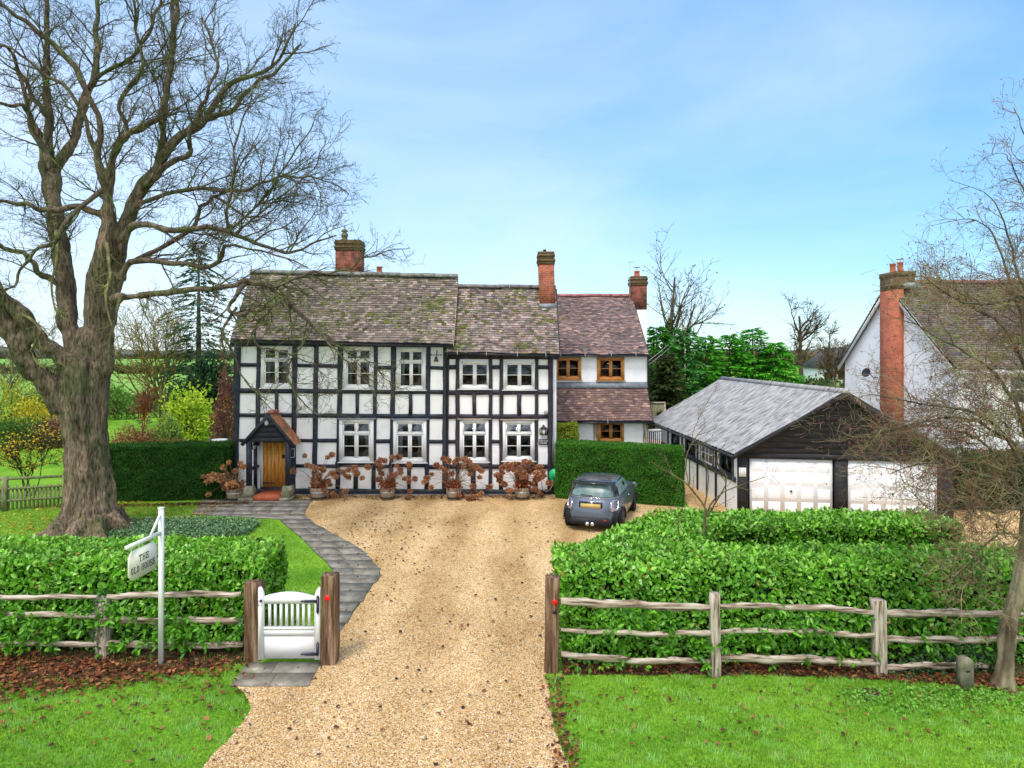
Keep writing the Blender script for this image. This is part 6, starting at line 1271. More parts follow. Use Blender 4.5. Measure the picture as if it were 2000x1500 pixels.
# ------------------------------------------------------------------ trees
def grow(rg, start, d, Lg, r, lvl, maxl, out, P):
    n = P['n'][lvl]; pts = [np.array(start)]; d = np.array(d, float); step = Lg / (n - 1); w = P['wob'][lvl]; up = P['up'][lvl]
    for i in range(n - 1):
        d = d + rg.normal(0, w, 3) + np.array([0, 0, up]); d = d / math.sqrt(d @ d); pts.append(pts[-1] + d * step)
    pts = np.array(pts); rr = r * (1 - (1 - P['tip']) * np.linspace(0, 1, n) ** 1.0); out.setdefault((n, lvl), []).append((pts, np.maximum(rr, P['rmin'])))
    if lvl < maxl: spawn(rg, pts, rr, lvl + 1, maxl, out, P, Lg)
def spawn(rg, pts, rr, lvl, maxl, out, P, Lg=None, f0=None, dens=None, lscale=1.0):
    seg = np.linalg.norm(np.diff(pts, axis=0), axis=1); cum = np.concatenate([[0], np.cumsum(seg)]); Lt = cum[-1]; f0 = P['f0'][lvl] if f0 is None else f0
    nchild = max(1, int(Lt * (1 - f0) * P['dens'][lvl] * (dens or 1) + rg.random()))
    for _ in range(nchild):
        s = Lt * (f0 + (1 - f0) * rg.random()); i = min(np.searchsorted(cum, s) - 1, len(seg) - 1); i = max(i, 0); t = (s - cum[i]) / max(seg[i], 1e-6); p = pts[i] + (pts[i + 1] - pts[i]) * t; r = rr[i] + (rr[i + 1] - rr[i]) * t
        T = (pts[i + 1] - pts[i]) / seg[i]; q = rg.normal(0, 1, 3); q = q - T * (q @ T); q /= math.sqrt(q @ q) + 1e-9
        a = P['ang'][lvl] * rg.uniform(.7, 1.25); d = T * math.cos(a) + q * math.sin(a); d = d * np.array([1, P.get('flat', 1), 1]) + np.array([0, 0, P['lift'][lvl]]) + np.array(P.get('bias', (0, 0, 0)))
        d /= math.sqrt(d @ d); Lc = P['len'][lvl] * rg.uniform(.55, 1.3) * lscale * (1.15 - .5 * s / Lt); Lc = min(Lc, (P['maxr'] * Lg) if Lg else Lc)
        grow(rg, p, d, Lc, min(r * .7, P['r'][lvl] * rg.uniform(.7, 1.2)), lvl, maxl, out, P)
def mesh_out(out, mat, name, parent, ks, keep=None, colf=None):
    mb = MB()
    for (n, l), lst in out.items():
        Pp = np.array([a for a, b in lst]); R = np.array([b for a, b in lst])
        if keep is not None:
            k = keep(Pp[:, -1]) ; Pp, R = Pp[k], R[k]
        if len(Pp): mb.tubes(Pp, R, ks[l], (colf(Pp, l) if colf else None))
    return mb.build(name, mat, parent, smooth=True) if mb.n else None
def smooth_path(P, R, n=18):
    P = np.array(P, float); R = np.array(R, float); m = len(P); t = np.linspace(0, m - 1, n); i = np.clip(t.astype(int), 0, m - 2); f = (t - i)[:, None]
    p0 = P[np.clip(i - 1, 0, m - 1)]; p1 = P[i]; p2 = P[i + 1]; p3 = P[np.clip(i + 2, 0, m - 1)]
    q = .5 * ((2 * p1) + (-p0 + p2) * f + (2 * p0 - 5 * p1 + 4 * p2 - p3) * f ** 2 + (-p0 + 3 * p1 - 3 * p2 + p3) * f ** 3)
    return q, np.interp(t, np.arange(m), R)
def guided(path, n=18, j=0.0, rg=None, wob=0.0):
    """path: list of (px, py, Y, width_px)"""
    P = [at(a, b, y) for a, b, y, w_ in path]; R = [w_ / 2 / F * y for a, b, y, w_ in path]; q, r = smooth_path(P, R, n)
    if rg is not None:
        q = q + rg.normal(0, 1, q.shape) * r[:, None] * j; s = rg.uniform(0, 50); tt = np.linspace(0, 1, n)[:, None] * len(path); env = np.minimum(1, tt)
        q = q + env * wob * (np.sin(tt * np.array([3.1, 2.3, 2.7]) + s) + .6 * np.sin(tt * np.array([7.3, 6.1, 6.7]) + 2 * s)); r = r * (1 + .06 * np.sin(tt[:, 0] * 9 + s))
    return q, r
big = thing('bare_tree', 'huge bare old tree with thick mossy trunk beside the front lawn', 'tree', gd(178, 1042))
rg = np.random.default_rng(101); TY = 20.4
# trunk with flutes, buttress roots and knots
cl = [(178, 1048, 0), (177, 1000, 0), (176, 940, 0), (170, 880, 0), (165, 820, 0), (163, 770, 0), (170, 720, 0), (178, 680, 0), (184, 640, 0)]
wd = [118, 92, 81, 76, 80, 92, 88, 66, 48]
C = np.array([at(a, b, TY) for a, b, _ in cl]); Wd_ = np.array(wd) / 2 / F * TY; q, r = smooth_path(C, Wd_, 60); q[0][2] = -.25
TB = MB(); K2 = 40; an = np.arange(K2) * 2 * np.pi / K2; V = []
for i in range(60):
    h = i / 59; fl = .08 * np.sin(an * 5 + 1.2 + h * 1.5) + .05 * np.sin(an * 8 - h * 3) + .03 * np.sin(an * 13 + 5 * h); fl = fl * (1 - .4 * h)
    butt = .34 * np.clip(1 - h * 9, 0, 1) ** 1.6 * (1 + .8 * np.sin(an * 6 + .5)); X = np.stack([np.cos(an), np.sin(an), 0 * an], -1)
    V.append(q[i] + X * (r[i] * (1 + fl + butt + .05 * snoise(q[i] + X * r[i], 1.6, 3)))[:, None])
V = np.array(V).reshape(-1, 3); ii = np.arange(59)[:, None] * K2; jj = np.arange(K2)[None]; Q = np.stack([ii + jj, ii + (jj + 1) % K2, ii + K2 + (jj + 1) % K2, ii + K2 + jj], -1).reshape(-1, 4)
TB.add(V, Q); TB.lv += [np.arange(0, K2)[::-1], np.arange(59 * K2, 60 * K2)]; TB.lt.append(np.array([K2, K2])); TB.mi.append(np.array([0, 0]))
for k_ in range(9):   # surface roots
    a_ = -2.9 + k_ * .7; d_ = np.array([math.cos(a_), math.sin(a_), 0]); b_ = C[0] * [1, 1, 0]
    TB.tube(smooth_path([b_ + d_ * .6 + [0, 0, .5], b_ + d_ * .95 + [0, 0, .16], b_ + d_ * 1.35 + [0, 0, .0], b_ + d_ * 1.7 + [0, 0, -.12]], np.array([.28, .2, .12, .06]), 10)[0], np.linspace(.28, .06, 10), 10)
Yt = TY
LIMBS = [
 # thick limbs: path of (px, py, Y, width)
 [(120, 800, Yt - .2, 60), (85, 745, Yt - .5, 58), (50, 700, Yt - .8, 56), (22, 650, Yt - 1.1, 56), (-20, 600, Yt - 1.4, 54), (-90, 500, Yt - 1.8, 44), (-150, 380, Yt - 2, 30)],
 [(160, 745, Yt - .3, 66), (118, 700, Yt - .6, 48), (75, 655, Yt - .9, 44), (30, 605, Yt - 1.2, 42), (-15, 560, Yt - 1.5, 40), (-80, 430, Yt - 1.9, 28)],
 [(160, 720, Yt + .2, 62), (140, 650, Yt + .3, 52), (128, 570, Yt + .5, 52), (118, 480, Yt + .6, 48), (104, 400, Yt + .7, 42), (90, 330, Yt + .8, 34), (78, 270, Yt + .9, 20), (60, 230, Yt + 1, 14), (30, 130, Yt + 1.1, 8)],
 [(106, 400, Yt + .7, 30), (112, 330, Yt + .9, 26), (140, 280, Yt + 1, 26), (165, 200, Yt + 1.1, 22), (190, 120, Yt + 1.2, 16), (187, 40, Yt + 1.3, 12), (190, -40, Yt + 1.4, 10)],
 [(92, 330, Yt + .8, 28), (95, 210, Yt + .8, 17), (90, 100, Yt + .9, 13), (92, 0, Yt + 1, 11), (90, -60, Yt + 1, 8)],
 [(195, 710, Yt, 72), (188, 640, Yt, 66), (190, 570, Yt - .1, 60), (200, 500, Yt - .2, 48), (212, 430, Yt - .2, 38), (205, 370, Yt - .3, 22), (192, 300, Yt - .3, 17), (192, 230, Yt - .3, 14), (165, 170, Yt - .4, 13), (130, 110, Yt - .5, 16), (70, 60, Yt - .7, 14), (20, 20, Yt - .9, 10), (-30, -20, Yt - 1, 8)],
 [(205, 470, Yt - .2, 32), (212, 370, Yt - .3, 20), (228, 290, Yt - .4, 18), (250, 262, Yt - .5, 18), (300, 235, Yt - .6, 17), (325, 195, Yt - .7, 16), (332, 110, Yt - .8, 14), (340, 20, Yt - .9, 12), (338, -40, Yt - 1, 10)],
 [(200, 690, Yt + .2, 60), (205, 620, Yt + .2, 52), (222, 540, Yt + .2, 48), (238, 460, Yt + .2, 44), (262, 395, Yt + .2, 34), (290, 345, Yt + .1, 24), (335, 285, Yt, 22), (385, 245, Yt - .1, 18), (440, 175, Yt - .2, 14), (500, 145, Yt - .3, 11), (550, 110, Yt - .4, 8), (575, 50, Yt - .5, 5)],
 [(262, 395, Yt + .2, 32), (300, 340, Yt + .4, 20), (345, 275, Yt + .6, 18), (400, 232, Yt + .8, 16), (450, 215, Yt + 1, 12), (500, 165, Yt + 1.2, 10), (545, 130, Yt + 1.3, 8), (590, 90, Yt + 1.4, 5)],
 [(300, 350, Yt + .1, 22), (318, 270, Yt + .2, 17), (325, 180, Yt + .3, 16), (338, 90, Yt + .4, 14), (345, 10, Yt + .5, 12), (350, -40, Yt + .5, 10)],
 [(285, 365, Yt, 15), (330, 320, Yt - .3, 13), (370, 300, Yt - .6, 12), (372, 250, Yt - .8, 10), (400, 200, Yt - 1, 9), (420, 120, Yt - 1.2, 7), (400, 40, Yt - 1.3, 6)],
 [(240, 470, Yt - .2, 22), (262, 440, Yt - .5, 16), (344, 448, Yt - .7, 14), (400, 446, Yt - .8, 13), (444, 450, Yt - .9, 12), (488, 472, Yt - .9, 10), (552, 490, Yt - .8, 8), (600, 484, Yt - .6, 6), (655, 458, Yt - .4, 4)],
 [(444, 450, Yt - .9, 7), (450, 370, Yt - 1, 6), (462, 280, Yt - 1, 5), (490, 185, Yt - 1, 4), (500, 160, Yt - 1, 2)],
 [(450, 450, Yt - .9, 6), (520, 380, Yt - .8, 5), (580, 290, Yt - .6, 4), (630, 210, Yt - .5, 2)],
 [(460, 455, Yt - .9, 5), (540, 390, Yt - 1.1, 4), (610, 330, Yt - 1.2, 3), (640, 265, Yt - 1.3, 2)],
 [(260, 410, Yt + .1, 18), (285, 392, Yt + .1, 10), (360, 372, Yt + .2, 9), (440, 370, Yt + .3, 8), (500, 366, Yt + .4, 7), (560, 342, Yt + .6, 6), (620, 350, Yt + .7, 4), (680, 375, Yt + .8, 3)],
 [(235, 545, Yt - .2, 30), (262, 508, Yt - .5, 14), (340, 516, Yt - .7, 12), (415, 518, Yt - .8, 11), (440, 485, Yt - .9, 8), (470, 480, Yt - 1, 6), (540, 500, Yt - 1.1, 5), (600, 520, Yt - 1.2, 3)],
 [(232, 525, Yt + .1, 13), (330, 475, Yt + .3, 11), (380, 440, Yt + .5, 10), (395, 400, Yt + .6, 9), (430, 390, Yt + .7, 7), (480, 420, Yt + .8, 5), (540, 430, Yt + .9, 3)],
 [(225, 585, Yt - .2, 40), (245, 578, Yt - .6, 16), (330, 572, Yt - 1, 14), (420, 562, Yt - 1.3, 12), (470, 553, Yt - 1.5, 12), (500, 552, Yt - 1.6, 9), (545, 575, Yt - 1.6, 8), (600, 625, Yt - 1.6, 8), (640, 668, Yt - 1.6, 6), (672, 700, Yt - 1.7, 4), (705, 735, Yt - 1.8, 3), (730, 760, Yt - 1.8, 2)],
 [(480, 553, Yt - 1.5, 10), (540, 556, Yt - 1.7, 7), (600, 536, Yt - 1.8, 6), (660, 528, Yt - 1.8, 5), (720, 505, Yt - 1.8, 4), (795, 478, Yt - 1.8, 2)],
 [(560, 560, Yt - 1.7, 6), (560, 580, Yt - 1.8, 6), (530, 600, Yt - 1.9, 6), (500, 645, Yt - 2, 5), (510, 680, Yt - 2, 5), (560, 690, Yt - 2, 4), (610, 710, Yt - 2, 3), (640, 740, Yt - 2, 2)],
 [(480, 553, Yt - 1.5, 12), (462, 575, Yt - 2, 10), (450, 600, Yt - 2.1, 9), (475, 615, Yt - 2.2, 8), (520, 600, Yt - 2.2, 7), (540, 580, Yt - 2.2, 6)],
 [(462, 600, Yt - 2.1, 7), (440, 640, Yt - 2.2, 6), (455, 700, Yt - 2.3, 5), (480, 740, Yt - 2.3, 4), (510, 780, Yt - 2.3, 3), (540, 805, Yt - 2.3, 2)],
 [(610, 640, Yt - 1.6, 5), (580, 690, Yt - 1.8, 4), (560, 740, Yt - 1.9, 4), (590, 780, Yt - 2, 3), (625, 812, Yt - 2, 2), (660, 812, Yt - 2, 1.5)],
 [(640, 668, Yt - 1.6, 4), (690, 690, Yt - 1.4, 3), (730, 715, Yt - 1.3, 3), (770, 750, Yt - 1.2, 2), (800, 765, Yt - 1.2, 1.5)],
 [(212, 430, Yt - .2, 16), (150, 405, Yt - .6, 14), (80, 410, Yt - 1, 13), (30, 395, Yt - 1.3, 10), (-30, 385, Yt - 1.6, 8)],
 [(120, 560, Yt + .3, 16), (70, 520, Yt - .2, 12), (30, 490, Yt - .6, 10), (-30, 470, Yt - 1, 8)],
 [(100, 330, Yt + .5, 14), (60, 230, Yt + .1, 12), (30, 205, Yt - .3, 9), (-20, 200, Yt - .6, 7)],
 [(204, 368, Yt - .3, 12), (140, 420, Yt - .9, 10), (110, 470, Yt - 1.3, 10), (60, 500, Yt - 1.6, 8), (20, 560, Yt - 1.8, 6), (-20, 600, Yt - 2, 4)],
 [(100, 230, Yt + .7, 12), (60, 190, Yt + .4, 10), (30, 110, Yt + .1, 8), (0, 90, Yt - .1, 7), (-40, 60, Yt - .3, 6)],
 [(190, 300, Yt - .3, 10), (140, 190, Yt - .6, 9), (60, 120, Yt - .9, 7), (0, 90, Yt - 1.1, 5)],
 [(162, 200, Yt + 1.1, 12), (190, 150, Yt + 1, 10), (260, 110, Yt + .9, 9), (300, 40, Yt + .8, 8), (320, -20, Yt + .8, 6)],
 [(250, 262, Yt - .5, 10), (240, 190, Yt - .8, 9), (280, 120, Yt - 1, 8), (262, 40, Yt - 1.1, 6), (270, -30, Yt - 1.2, 5)],
]
out = {}; PP_ = dict(n=[14, 9, 6, 5, 4], wob=[.1, .16, .22, .26, .3], up=[.02, .035, .03, .02, .01], dens=[0, 2.5, 4.6, 7.0, 6.5], f0=[0, .1, .1, .1, .1], ang=[0, .85, .8, .8, .8], lift=[0, .15, .08, .03, 0], len=[0, 2.0, 1.0, .5, .2], r=[0, .028, .013, .0066, .0045], tip=.3, rmin=.0042, maxr=.66)
lim = {}
for li, path in enumerate(LIMBS):
    path = [(a, b, y, w_ * (.70 if w_ > 24 else .88 - .25 * i_ / len(path))) for i_, (a, b, y, w_) in enumerate(path)]
    q, r = guided(path, 40, .0 if path[0][3] > 18 else .05, rg, .035 if path[0][3] > 18 else .05)
    kb = int((r > .085).sum())
    if kb > 4:
        TB.tube(q[:kb + 1], r[:kb + 1], 14); q_, r_ = q[max(0, kb - 3):], r[max(0, kb - 3):]
        tq = np.linspace(0, len(q_) - 1, 40); q_ = np.stack([np.interp(tq, np.arange(len(q_)), q_[:, c_]) for c_ in range(3)], -1); r_ = np.interp(tq, np.arange(len(r_)), r_)
        if q_[0][1] and kb < 39: lim.setdefault((40, 0), []).append((q_, r_))
    else: lim.setdefault((40, 1), []).append((q, r))
    w0 = path[0][3]
    Pl = dict(PP_)
    if li in (18, 19, 20, 21, 22, 23, 24): Pl['lift'] = [0, -.25, -.12, -.05, 0]; Pl['up'] = [0, -.02, .02, .05, .05]; Pl['len'] = [0, 1.1, .6, .35, .2]; Pl['dens'] = [0, 4.2, 5.2, 5.5, 4]
    Pl['bias'] = (.10, 0, 0) if path[-1][0] > 300 else (0, 0, 0)
    f = .3 if w0 > 40 else .12
    dn = 1.0 if path[-1][0] > -30 else .6
    spawn(rg, q, r, 1, 4 if li % 2 else 3, out, Pl, f0=f, dens=dn)
def keepb(E):
    px_ = 1000 + E[:, 0] / E[:, 1] * F; py_ = HOR - (E[:, 2] - H) / E[:, 1] * F
    return (E[:, 1] < 25.0) & (E[:, 1] > 14) & (px_ > -260) & (py_ > -260) & (py_ < 830) & ~((py_ > 620) & (px_ < 250) & (px_ > 90)) & (px_ < 830)
def barkcol(Pp, l):
    g = rg.random((len(Pp), 1)); moss_ = rg.random((len(Pp), 1)) < (.30 if l < 3 else .2)
    return np.where(moss_, np.array([.95, 1.45, .6]), np.array([1, .92, .85])) * (.7 + .7 * g)
tmp = TB.build('trunk_tmp', m_trunk); md = tmp.modifiers.new('r', 'REMESH'); md.mode = 'VOXEL'; md.voxel_size = .042; bpy.context.view_layer.update()
me = bpy.data.meshes.new_from_object(tmp.evaluated_get(bpy.context.evaluated_depsgraph_get())); bpy.data.objects.remove(tmp)
n = len(me.vertices); co = np.zeros(n * 3, np.float32); me.vertices.foreach_get('co', co); co = co.reshape(-1, 3).astype(float); fq = np.zeros(len(me.loops), np.int32); me.loops.foreach_get('vertex_index', fq); fq = fq.reshape(-1, 4)
for _ in range(3):      # relax the voxel steps
    acc = np.zeros_like(co); cnt = np.zeros(n); 
    for a_, b_ in ((0, 1), (1, 2), (2, 3), (3, 0)):
        np.add.at(acc, fq[:, a_], co[fq[:, b_]]); np.add.at(cnt, fq[:, a_], 1); np.add.at(acc, fq[:, b_], co[fq[:, a_]]); np.add.at(cnt, fq[:, b_], 1)
    co = .4 * co + .6 * acc / np.maximum(cnt, 1)[:, None]
nv = np.zeros_like(co); fn = np.cross(co[fq[:, 2]] - co[fq[:, 0]], co[fq[:, 3]] - co[fq[:, 1]])
for k_ in range(4): np.add.at(nv, fq[:, k_], fn)
nv = nrm(nv); st_ = co * np.array([1, 1, .22]); low = np.clip((6.0 - co[:, 2]) / 3, .25, 1)
dsp = low * (.035 * snoise(st_, 9, 1) + .022 * snoise(st_, 19, 5) + .012 * snoise(st_, 37, 8)) + .03 * snoise(co, 2.2, 3) + .012 * snoise(co, 6, 4)
dsp -= .16 * np.exp(-((co - at(181, 822, TY - .83)) ** 2 * [1, .3, 1.6]).sum(1) / .009); dsp += .06 * np.exp(-((co - at(181, 822, TY - .83)) ** 2 * [1, .3, 1.6]).sum(1) / .045)
dsp += .16 * np.exp(-((co - at(226, 715, TY)) ** 2 * [1, .3, 1]).sum(1) / .09)
co = co + nv * dsp[:, None]; bpy.data.meshes.remove(me)
tc_ = np.clip(.85 + 9 * dsp, .35, 1.4)[:, None] * np.ones(3) * 0 + 1.0
MB().add(co, fq.astype(int), tc_).build('trunk', m_trunk, big, smooth=True)
limb = mesh_out(lim, m_limb, 'limbs', big, {0: 14, 1: 8}); 
mesh_out(out, m_twig, 'twigs', big, {1: 5, 2: 4, 3: 3, 4: 3}, keepb, barkcol)
# short shoots with white-green tint hanging from the fork
out = {}; Ps = dict(PP_); Ps['lift'] = [0, -.4, -.3, 0, 0]; Ps['up'] = [0, -.06, -.02, .03, .02]; Ps['len'] = [0, 1.1, .6, .35, .2]
for path in ([(42, 612, Yt - 1.25, 8), (80, 640, Yt - 1.9, 6), (60, 690, Yt - 2, 5), (90, 720, Yt - 2, 3)], [(235, 580, Yt - 1, 8), (225, 620, Yt - 1.2, 6), (215, 660, Yt - 1.2, 4), (212, 690, Yt - 1.2, 3)], [(206, 470, Yt - .3, 8), (215, 530, Yt - 1.2, 6), (205, 580, Yt - 1.4, 5), (220, 640, Yt - 1.4, 3)], [(108, 420, Yt + .45, 8), (112, 500, Yt - 1.4, 6), (100, 560, Yt - 1.6, 4), (110, 610, Yt - 1.6, 3)]):
    q, r = guided(path, 9, .3, rg); out.setdefault((9, 1), []).append((q, r)); spawn(rg, q, r, 2, 3, out, Ps, dens=1.6, f0=.1)
mesh_out(out, m_twig, 'twigs', big, {1: 5, 2: 4, 3: 3}, None, lambda Pp, l: np.array([1.9, 2.0, 1.3]) * rg.uniform(.7, 1.2, (len(Pp), 1)))
# leaning hawthorn at the right edge
hw_ = thing('hawthorn_tree', 'leaning bare hawthorn with red berries at the right edge of the verge', 'tree', gd(1962, 1342)); rg = np.random.default_rng(202)
cl = [at(1962, 1345, 11.0), at(1965, 1290, 11.0), at(1972, 1220, 11.0), at(1990, 1150, 11.05), at(2004, 1060, 11.1), at(2008, 960, 11.1), at(2012, 880, 11.1)]
q, r = smooth_path(cl, np.array([34, 29, 28, 26, 23, 18, 15]) / 2 / F * 11, 40); q[0][2] = -.05; K3 = 36; an = np.arange(K3) * 2 * np.pi / K3; V = []
for i in range(40):
    h = i / 39; X = np.stack([np.cos(an), np.sin(an), 0 * an], -1); V.append(q[i] + X * (r[i] * (1 + .16 * np.sin(3 * an + 2 * h) + .09 * np.sin(7 * an - 4 * h) + .5 * max(0, 1 - h * 7) ** 1.5 * (1 + .5 * np.sin(4 * an)) + .14 * snoise(q[i] + X * r[i], 7, 2)))[:, None])
V = np.array(V).reshape(-1, 3); ii = np.arange(39)[:, None] * K3; jj = np.arange(K3)[None]; Q = np.stack([ii + jj, ii + (jj + 1) % K3, ii + K3 + (jj + 1) % K3, ii + K3 + jj], -1).reshape(-1, 4)
m_bark2 = M('mossy_hawthorn_bark', [(.05, .04, .025), (.17, .13, .08), (.32, .27, .17), (.10, .13, .04)], 3.5, .95, bump=.03, bscale=16, st=(1, 1, .4), bst=(1, 1, .3), pos=[.3, .46, .58, .7])
MB().add(V, Q).build('trunk', m_bark2, hw_, smooth=True)
HL = [
 [(2008, 1010, 11.1, 14), (1975, 960, 11.0, 10), (1930, 930, 10.9, 8), (1870, 915, 10.8, 6), (1800, 905, 10.7, 4), (1740, 925, 10.6, 2)],
 [(2008, 960, 11.1, 14), (1985, 880, 10.9, 10), (1940, 830, 10.7, 8), (1880, 800, 10.5, 6), (1800, 790, 10.4, 4), (1700, 770, 10.4, 2), (1660, 790, 10.4, 1)],
 [(2012, 890, 11.1, 14), (1990, 800, 11, 10), (1945, 730, 10.9, 8), (1890, 690, 10.8, 6), (1830, 660, 10.7, 4), (1770, 620, 10.7, 2)],
 [(2012, 880, 11.1, 12), (2000, 720, 11.2, 9), (1960, 640, 11.3, 7), (1905, 600, 11.4, 6), (1860, 560, 11.5, 4), (1800, 540, 11.5, 2)],
 [(2020, 860, 11.1, 14), (2030, 640, 11.2, 12), (1985, 520, 11.3, 8), (1960, 430, 11.3, 5), (1930, 380, 11.3, 3), (1850, 350, 11.3, 1)],
 [(2030, 640, 11.2, 12), (2020, 440, 11.3, 8), (1985, 340, 11.4, 4), (1960, 300, 11.4, 3), (1920, 310, 11.4, 1)],
 [(2030, 640, 11.2, 12), (2000, 580, 11.0, 9), (1940, 590, 10.8, 8), (1880, 590, 10.7, 5), (1830, 560, 10.6, 3), (1790, 530, 10.6, 1)],
 [(2020, 500, 11.2, 10), (2010, 300, 11.3, 6), (2000, 260, 11.3, 4), (1980, 210, 11.3, 2)],
 [(2008, 980, 11.1, 12), (1950, 1000, 10.8, 7), (1900, 985, 10.6, 5), (1830, 1000, 10.5, 3), (1780, 960, 10.4, 1.5)],
 [(2000, 1060, 11.1, 8), (1960, 1040, 10.7, 6), (1900, 1090, 10.5, 3), (1910, 1150, 10.4, 2), (1935, 1180, 10.3, 1)],
 [(2008, 1000, 11.1, 10), (1960, 900, 11.5, 7), (1890, 850, 11.8, 5), (1800, 830, 12, 3), (1740, 850, 12.1, 2), (1700, 890, 12.1, 1)],
 [(1985, 870, 10.9, 9), (1900, 820, 11.2, 6), (1820, 820, 11.5, 5), (1700, 850, 11.8, 3), (1620, 860, 11.9, 1.5), (1600, 845, 11.9, 1)],
 [(2020, 700, 11.3, 12), (1950, 480, 11.9, 6), (1900, 430, 12, 3), (1820, 440, 12, 1)],
]
out = {}; lim = {}; PH = dict(n=[14, 8, 6, 4, 3], wob=[.1, .17, .24, .28, .3], up=[0, .0, .0, 0, 0], dens=[0, 12, 11.0, 11.0, 9], f0=[0, .1, .1, .1, .1], ang=[0, .8, .9, .9, .8], lift=[0, .06, 0, 0, 0], len=[0, 1.0, .5, .22, .1], r=[0, .009, .0045, .003, .0025], tip=.4, rmin=.0024, maxr=.7, bias=(-.18, 0, 0))
for path in HL:
    q, r = guided(path, 18, .5, rg); lim.setdefault((18, 0), []).append((q, r)); hi_ = path[-1][1] < 480; lim[(18, 0)][-1] = (q, r * (.55 if hi_ else .8)); spawn(rg, q, r, 1, 3, out, PH, f0=.06, dens=.5 if hi_ else 1, lscale=.6 if hi_ else 1)
def keeph(E):
    px_ = 1000 + E[:, 0] / E[:, 1] * F; hsh = np.sin(E[:, 0] * 913.7 + E[:, 2] * 517.3) * .5 + .5
    return (E[:, 1] > 8.5) & (E[:, 2] > .3) & (E[:, 0] < 10.2) & (hsh < np.clip((px_ - 1560) / 260, .12, 1))
mesh_out(lim, m_twig, 'limbs', hw_, {0: 8}); mesh_out(out, m_twig, 'twigs', hw_, {1: 4, 2: 3, 3: 3}, keeph, lambda Pp, l: np.where(rg.random((len(Pp), 1)) < .35, np.array([2.5, 2.5, 1.8]), np.array([2.5, 1.9, 1.9])) * rg.uniform(.6, 1.4, (len(Pp), 1)))
def berries(out, frac, r, cols, name, parent, seed, lv=3, keep=None):
    rg2 = np.random.default_rng(seed); E = np.array([a[-1] for k, l in out.items() if k[1] >= lv - 1 for a, b in l])
    if keep is not None: E = E[keep(E)]
    E = E[rg2.random(len(E)) < frac]; n = len(E)
    if not n: return
    E = np.repeat(E, 2, 0) + rg2.normal(0, .014, (2 * n, 3)); n = len(E); s = r * rg2.uniform(.7, 1.3, n); oc = np.array([(1, 0, 0), (0, 1, 0), (-1, 0, 0), (0, -1, 0), (0, 0, 1.1), (0, 0, -1.1)]); ft = np.array([(0, 1, 4), (1, 2, 4), (2, 3, 4), (3, 0, 4), (1, 0, 5), (2, 1, 5), (3, 2, 5), (0, 3, 5)])
    V = oc[None] * s[:, None, None] + E[:, None]; c = np.array(cols)[rg2.integers(0, len(cols), n)] * rg2.uniform(.7, 1.3, (n, 1)); MB().add(V.reshape(-1, 3), (ft[None] + (np.arange(n) * 6)[:, None, None]).reshape(-1, 3), np.repeat(c, 6, 0)).build(name, m_leafdull, parent)
berries(out, .3, .009, [(.28, .03, .045), (.20, .03, .05), (.38, .10, .10), (.42, .12, .10)], 'berries', hw_, 5, 3, keeph)
rg = np.random.default_rng(61); n = 2600; X = rg.uniform(6.3, 8.4, n); zz = np.abs(rg.normal(0, .22, n)) * np.clip((X - 6.2) / 1.2, .2, 1)
scatterleaf('ivy', 'dark ivy spreading along the foot of the right hedge towards the leaning trunk', np.stack([X, 11.55 + rg.normal(0, .1, n) - zz * .2, zz], -1), np.array([0, -1, .5]), .04, [(.02, .06, .02), (.07, .16, .04)], 62, kind='stuff', cat='ground cover')
n = 1500; X = rg.uniform(5.2, 9.4, n); Y = 10.9 - np.abs(rg.normal(0, .45, n))
scatterleaf('weeds', 'broad leaved weeds in the verge below the right fence', np.stack([X, Y, rg.uniform(.02, .08, n)], -1), np.array([0, -.1, 1.]), .05, [(.10, .30, .03), (.26, .52, .08)], 63, m_leafdull, kind='stuff', cat='ground cover')
# sapling in the gap of the hedge
sp2 = thing('sapling', 'small bare sapling rising from the gap in the U shaped hedge', 'tree', (fx(1370, 14.6), 14.6, 0)); rg = np.random.default_rng(303); out = {}; lim = {}
PS = dict(PH); PS['dens'] = [0, 3.2, 4.5, 5, 5]; PS['len'] = [0, .7, .38, .2, .1]; PS['bias'] = (0, 0, .1); PS['r'] = [0, .008, .005, .0035, .003]
for path in [[(1372, 1150, 14.6, 9), (1370, 1070, 14.6, 9), (1378, 1010, 14.6, 8), (1376, 990, 14.6, 6), (1345, 950, 14.5, 5), (1320, 930, 14.4, 4), (1290, 915, 14.3, 3), (1272, 900, 14.3, 2)], [(1380, 1000, 14.6, 6), (1400, 970, 14.6, 4), (1440, 950, 14.7, 3), (1500, 930, 14.8, 1)], [(1376, 990, 14.6, 5), (1384, 930, 14.7, 4), (1370, 890, 14.8, 3), (1352, 850, 14.8, 2), (1390, 770, 14.9, 1)],
             [(1378, 1010, 14.6, 5), (1420, 940, 14.4, 4), (1400, 900, 14.3, 3), (1420, 860, 14.2, 1)], [(1345, 950, 14.5, 4), (1340, 900, 14.6, 3), (1355, 860, 14.7, 3), (1380, 830, 14.7, 1.5)], [(1370, 1080, 14.6, 6), (1330, 1050, 14.5, 4), (1325, 1010, 14.4, 3), (1340, 980, 14.3, 1)]]:
    q, r = guided(path, 14, .3, rg); r = r * .68; lim.setdefault((14, 0), []).append((q, r)); spawn(rg, q, r, 1, 3, out, PS, f0=.25)
mesh_out(lim, m_twig, 'trunk', sp2, {0: 6}, None, lambda Pp, l: np.ones((len(Pp), 1)) * np.array([1.3, 1.2, 1.0])); mesh_out(out, m_twig, 'twigs', sp2, {1: 4, 2: 3, 3: 3}, None, lambda Pp, l: np.ones((len(Pp), 1)) * np.array([1.5, 1.35, 1.1]))
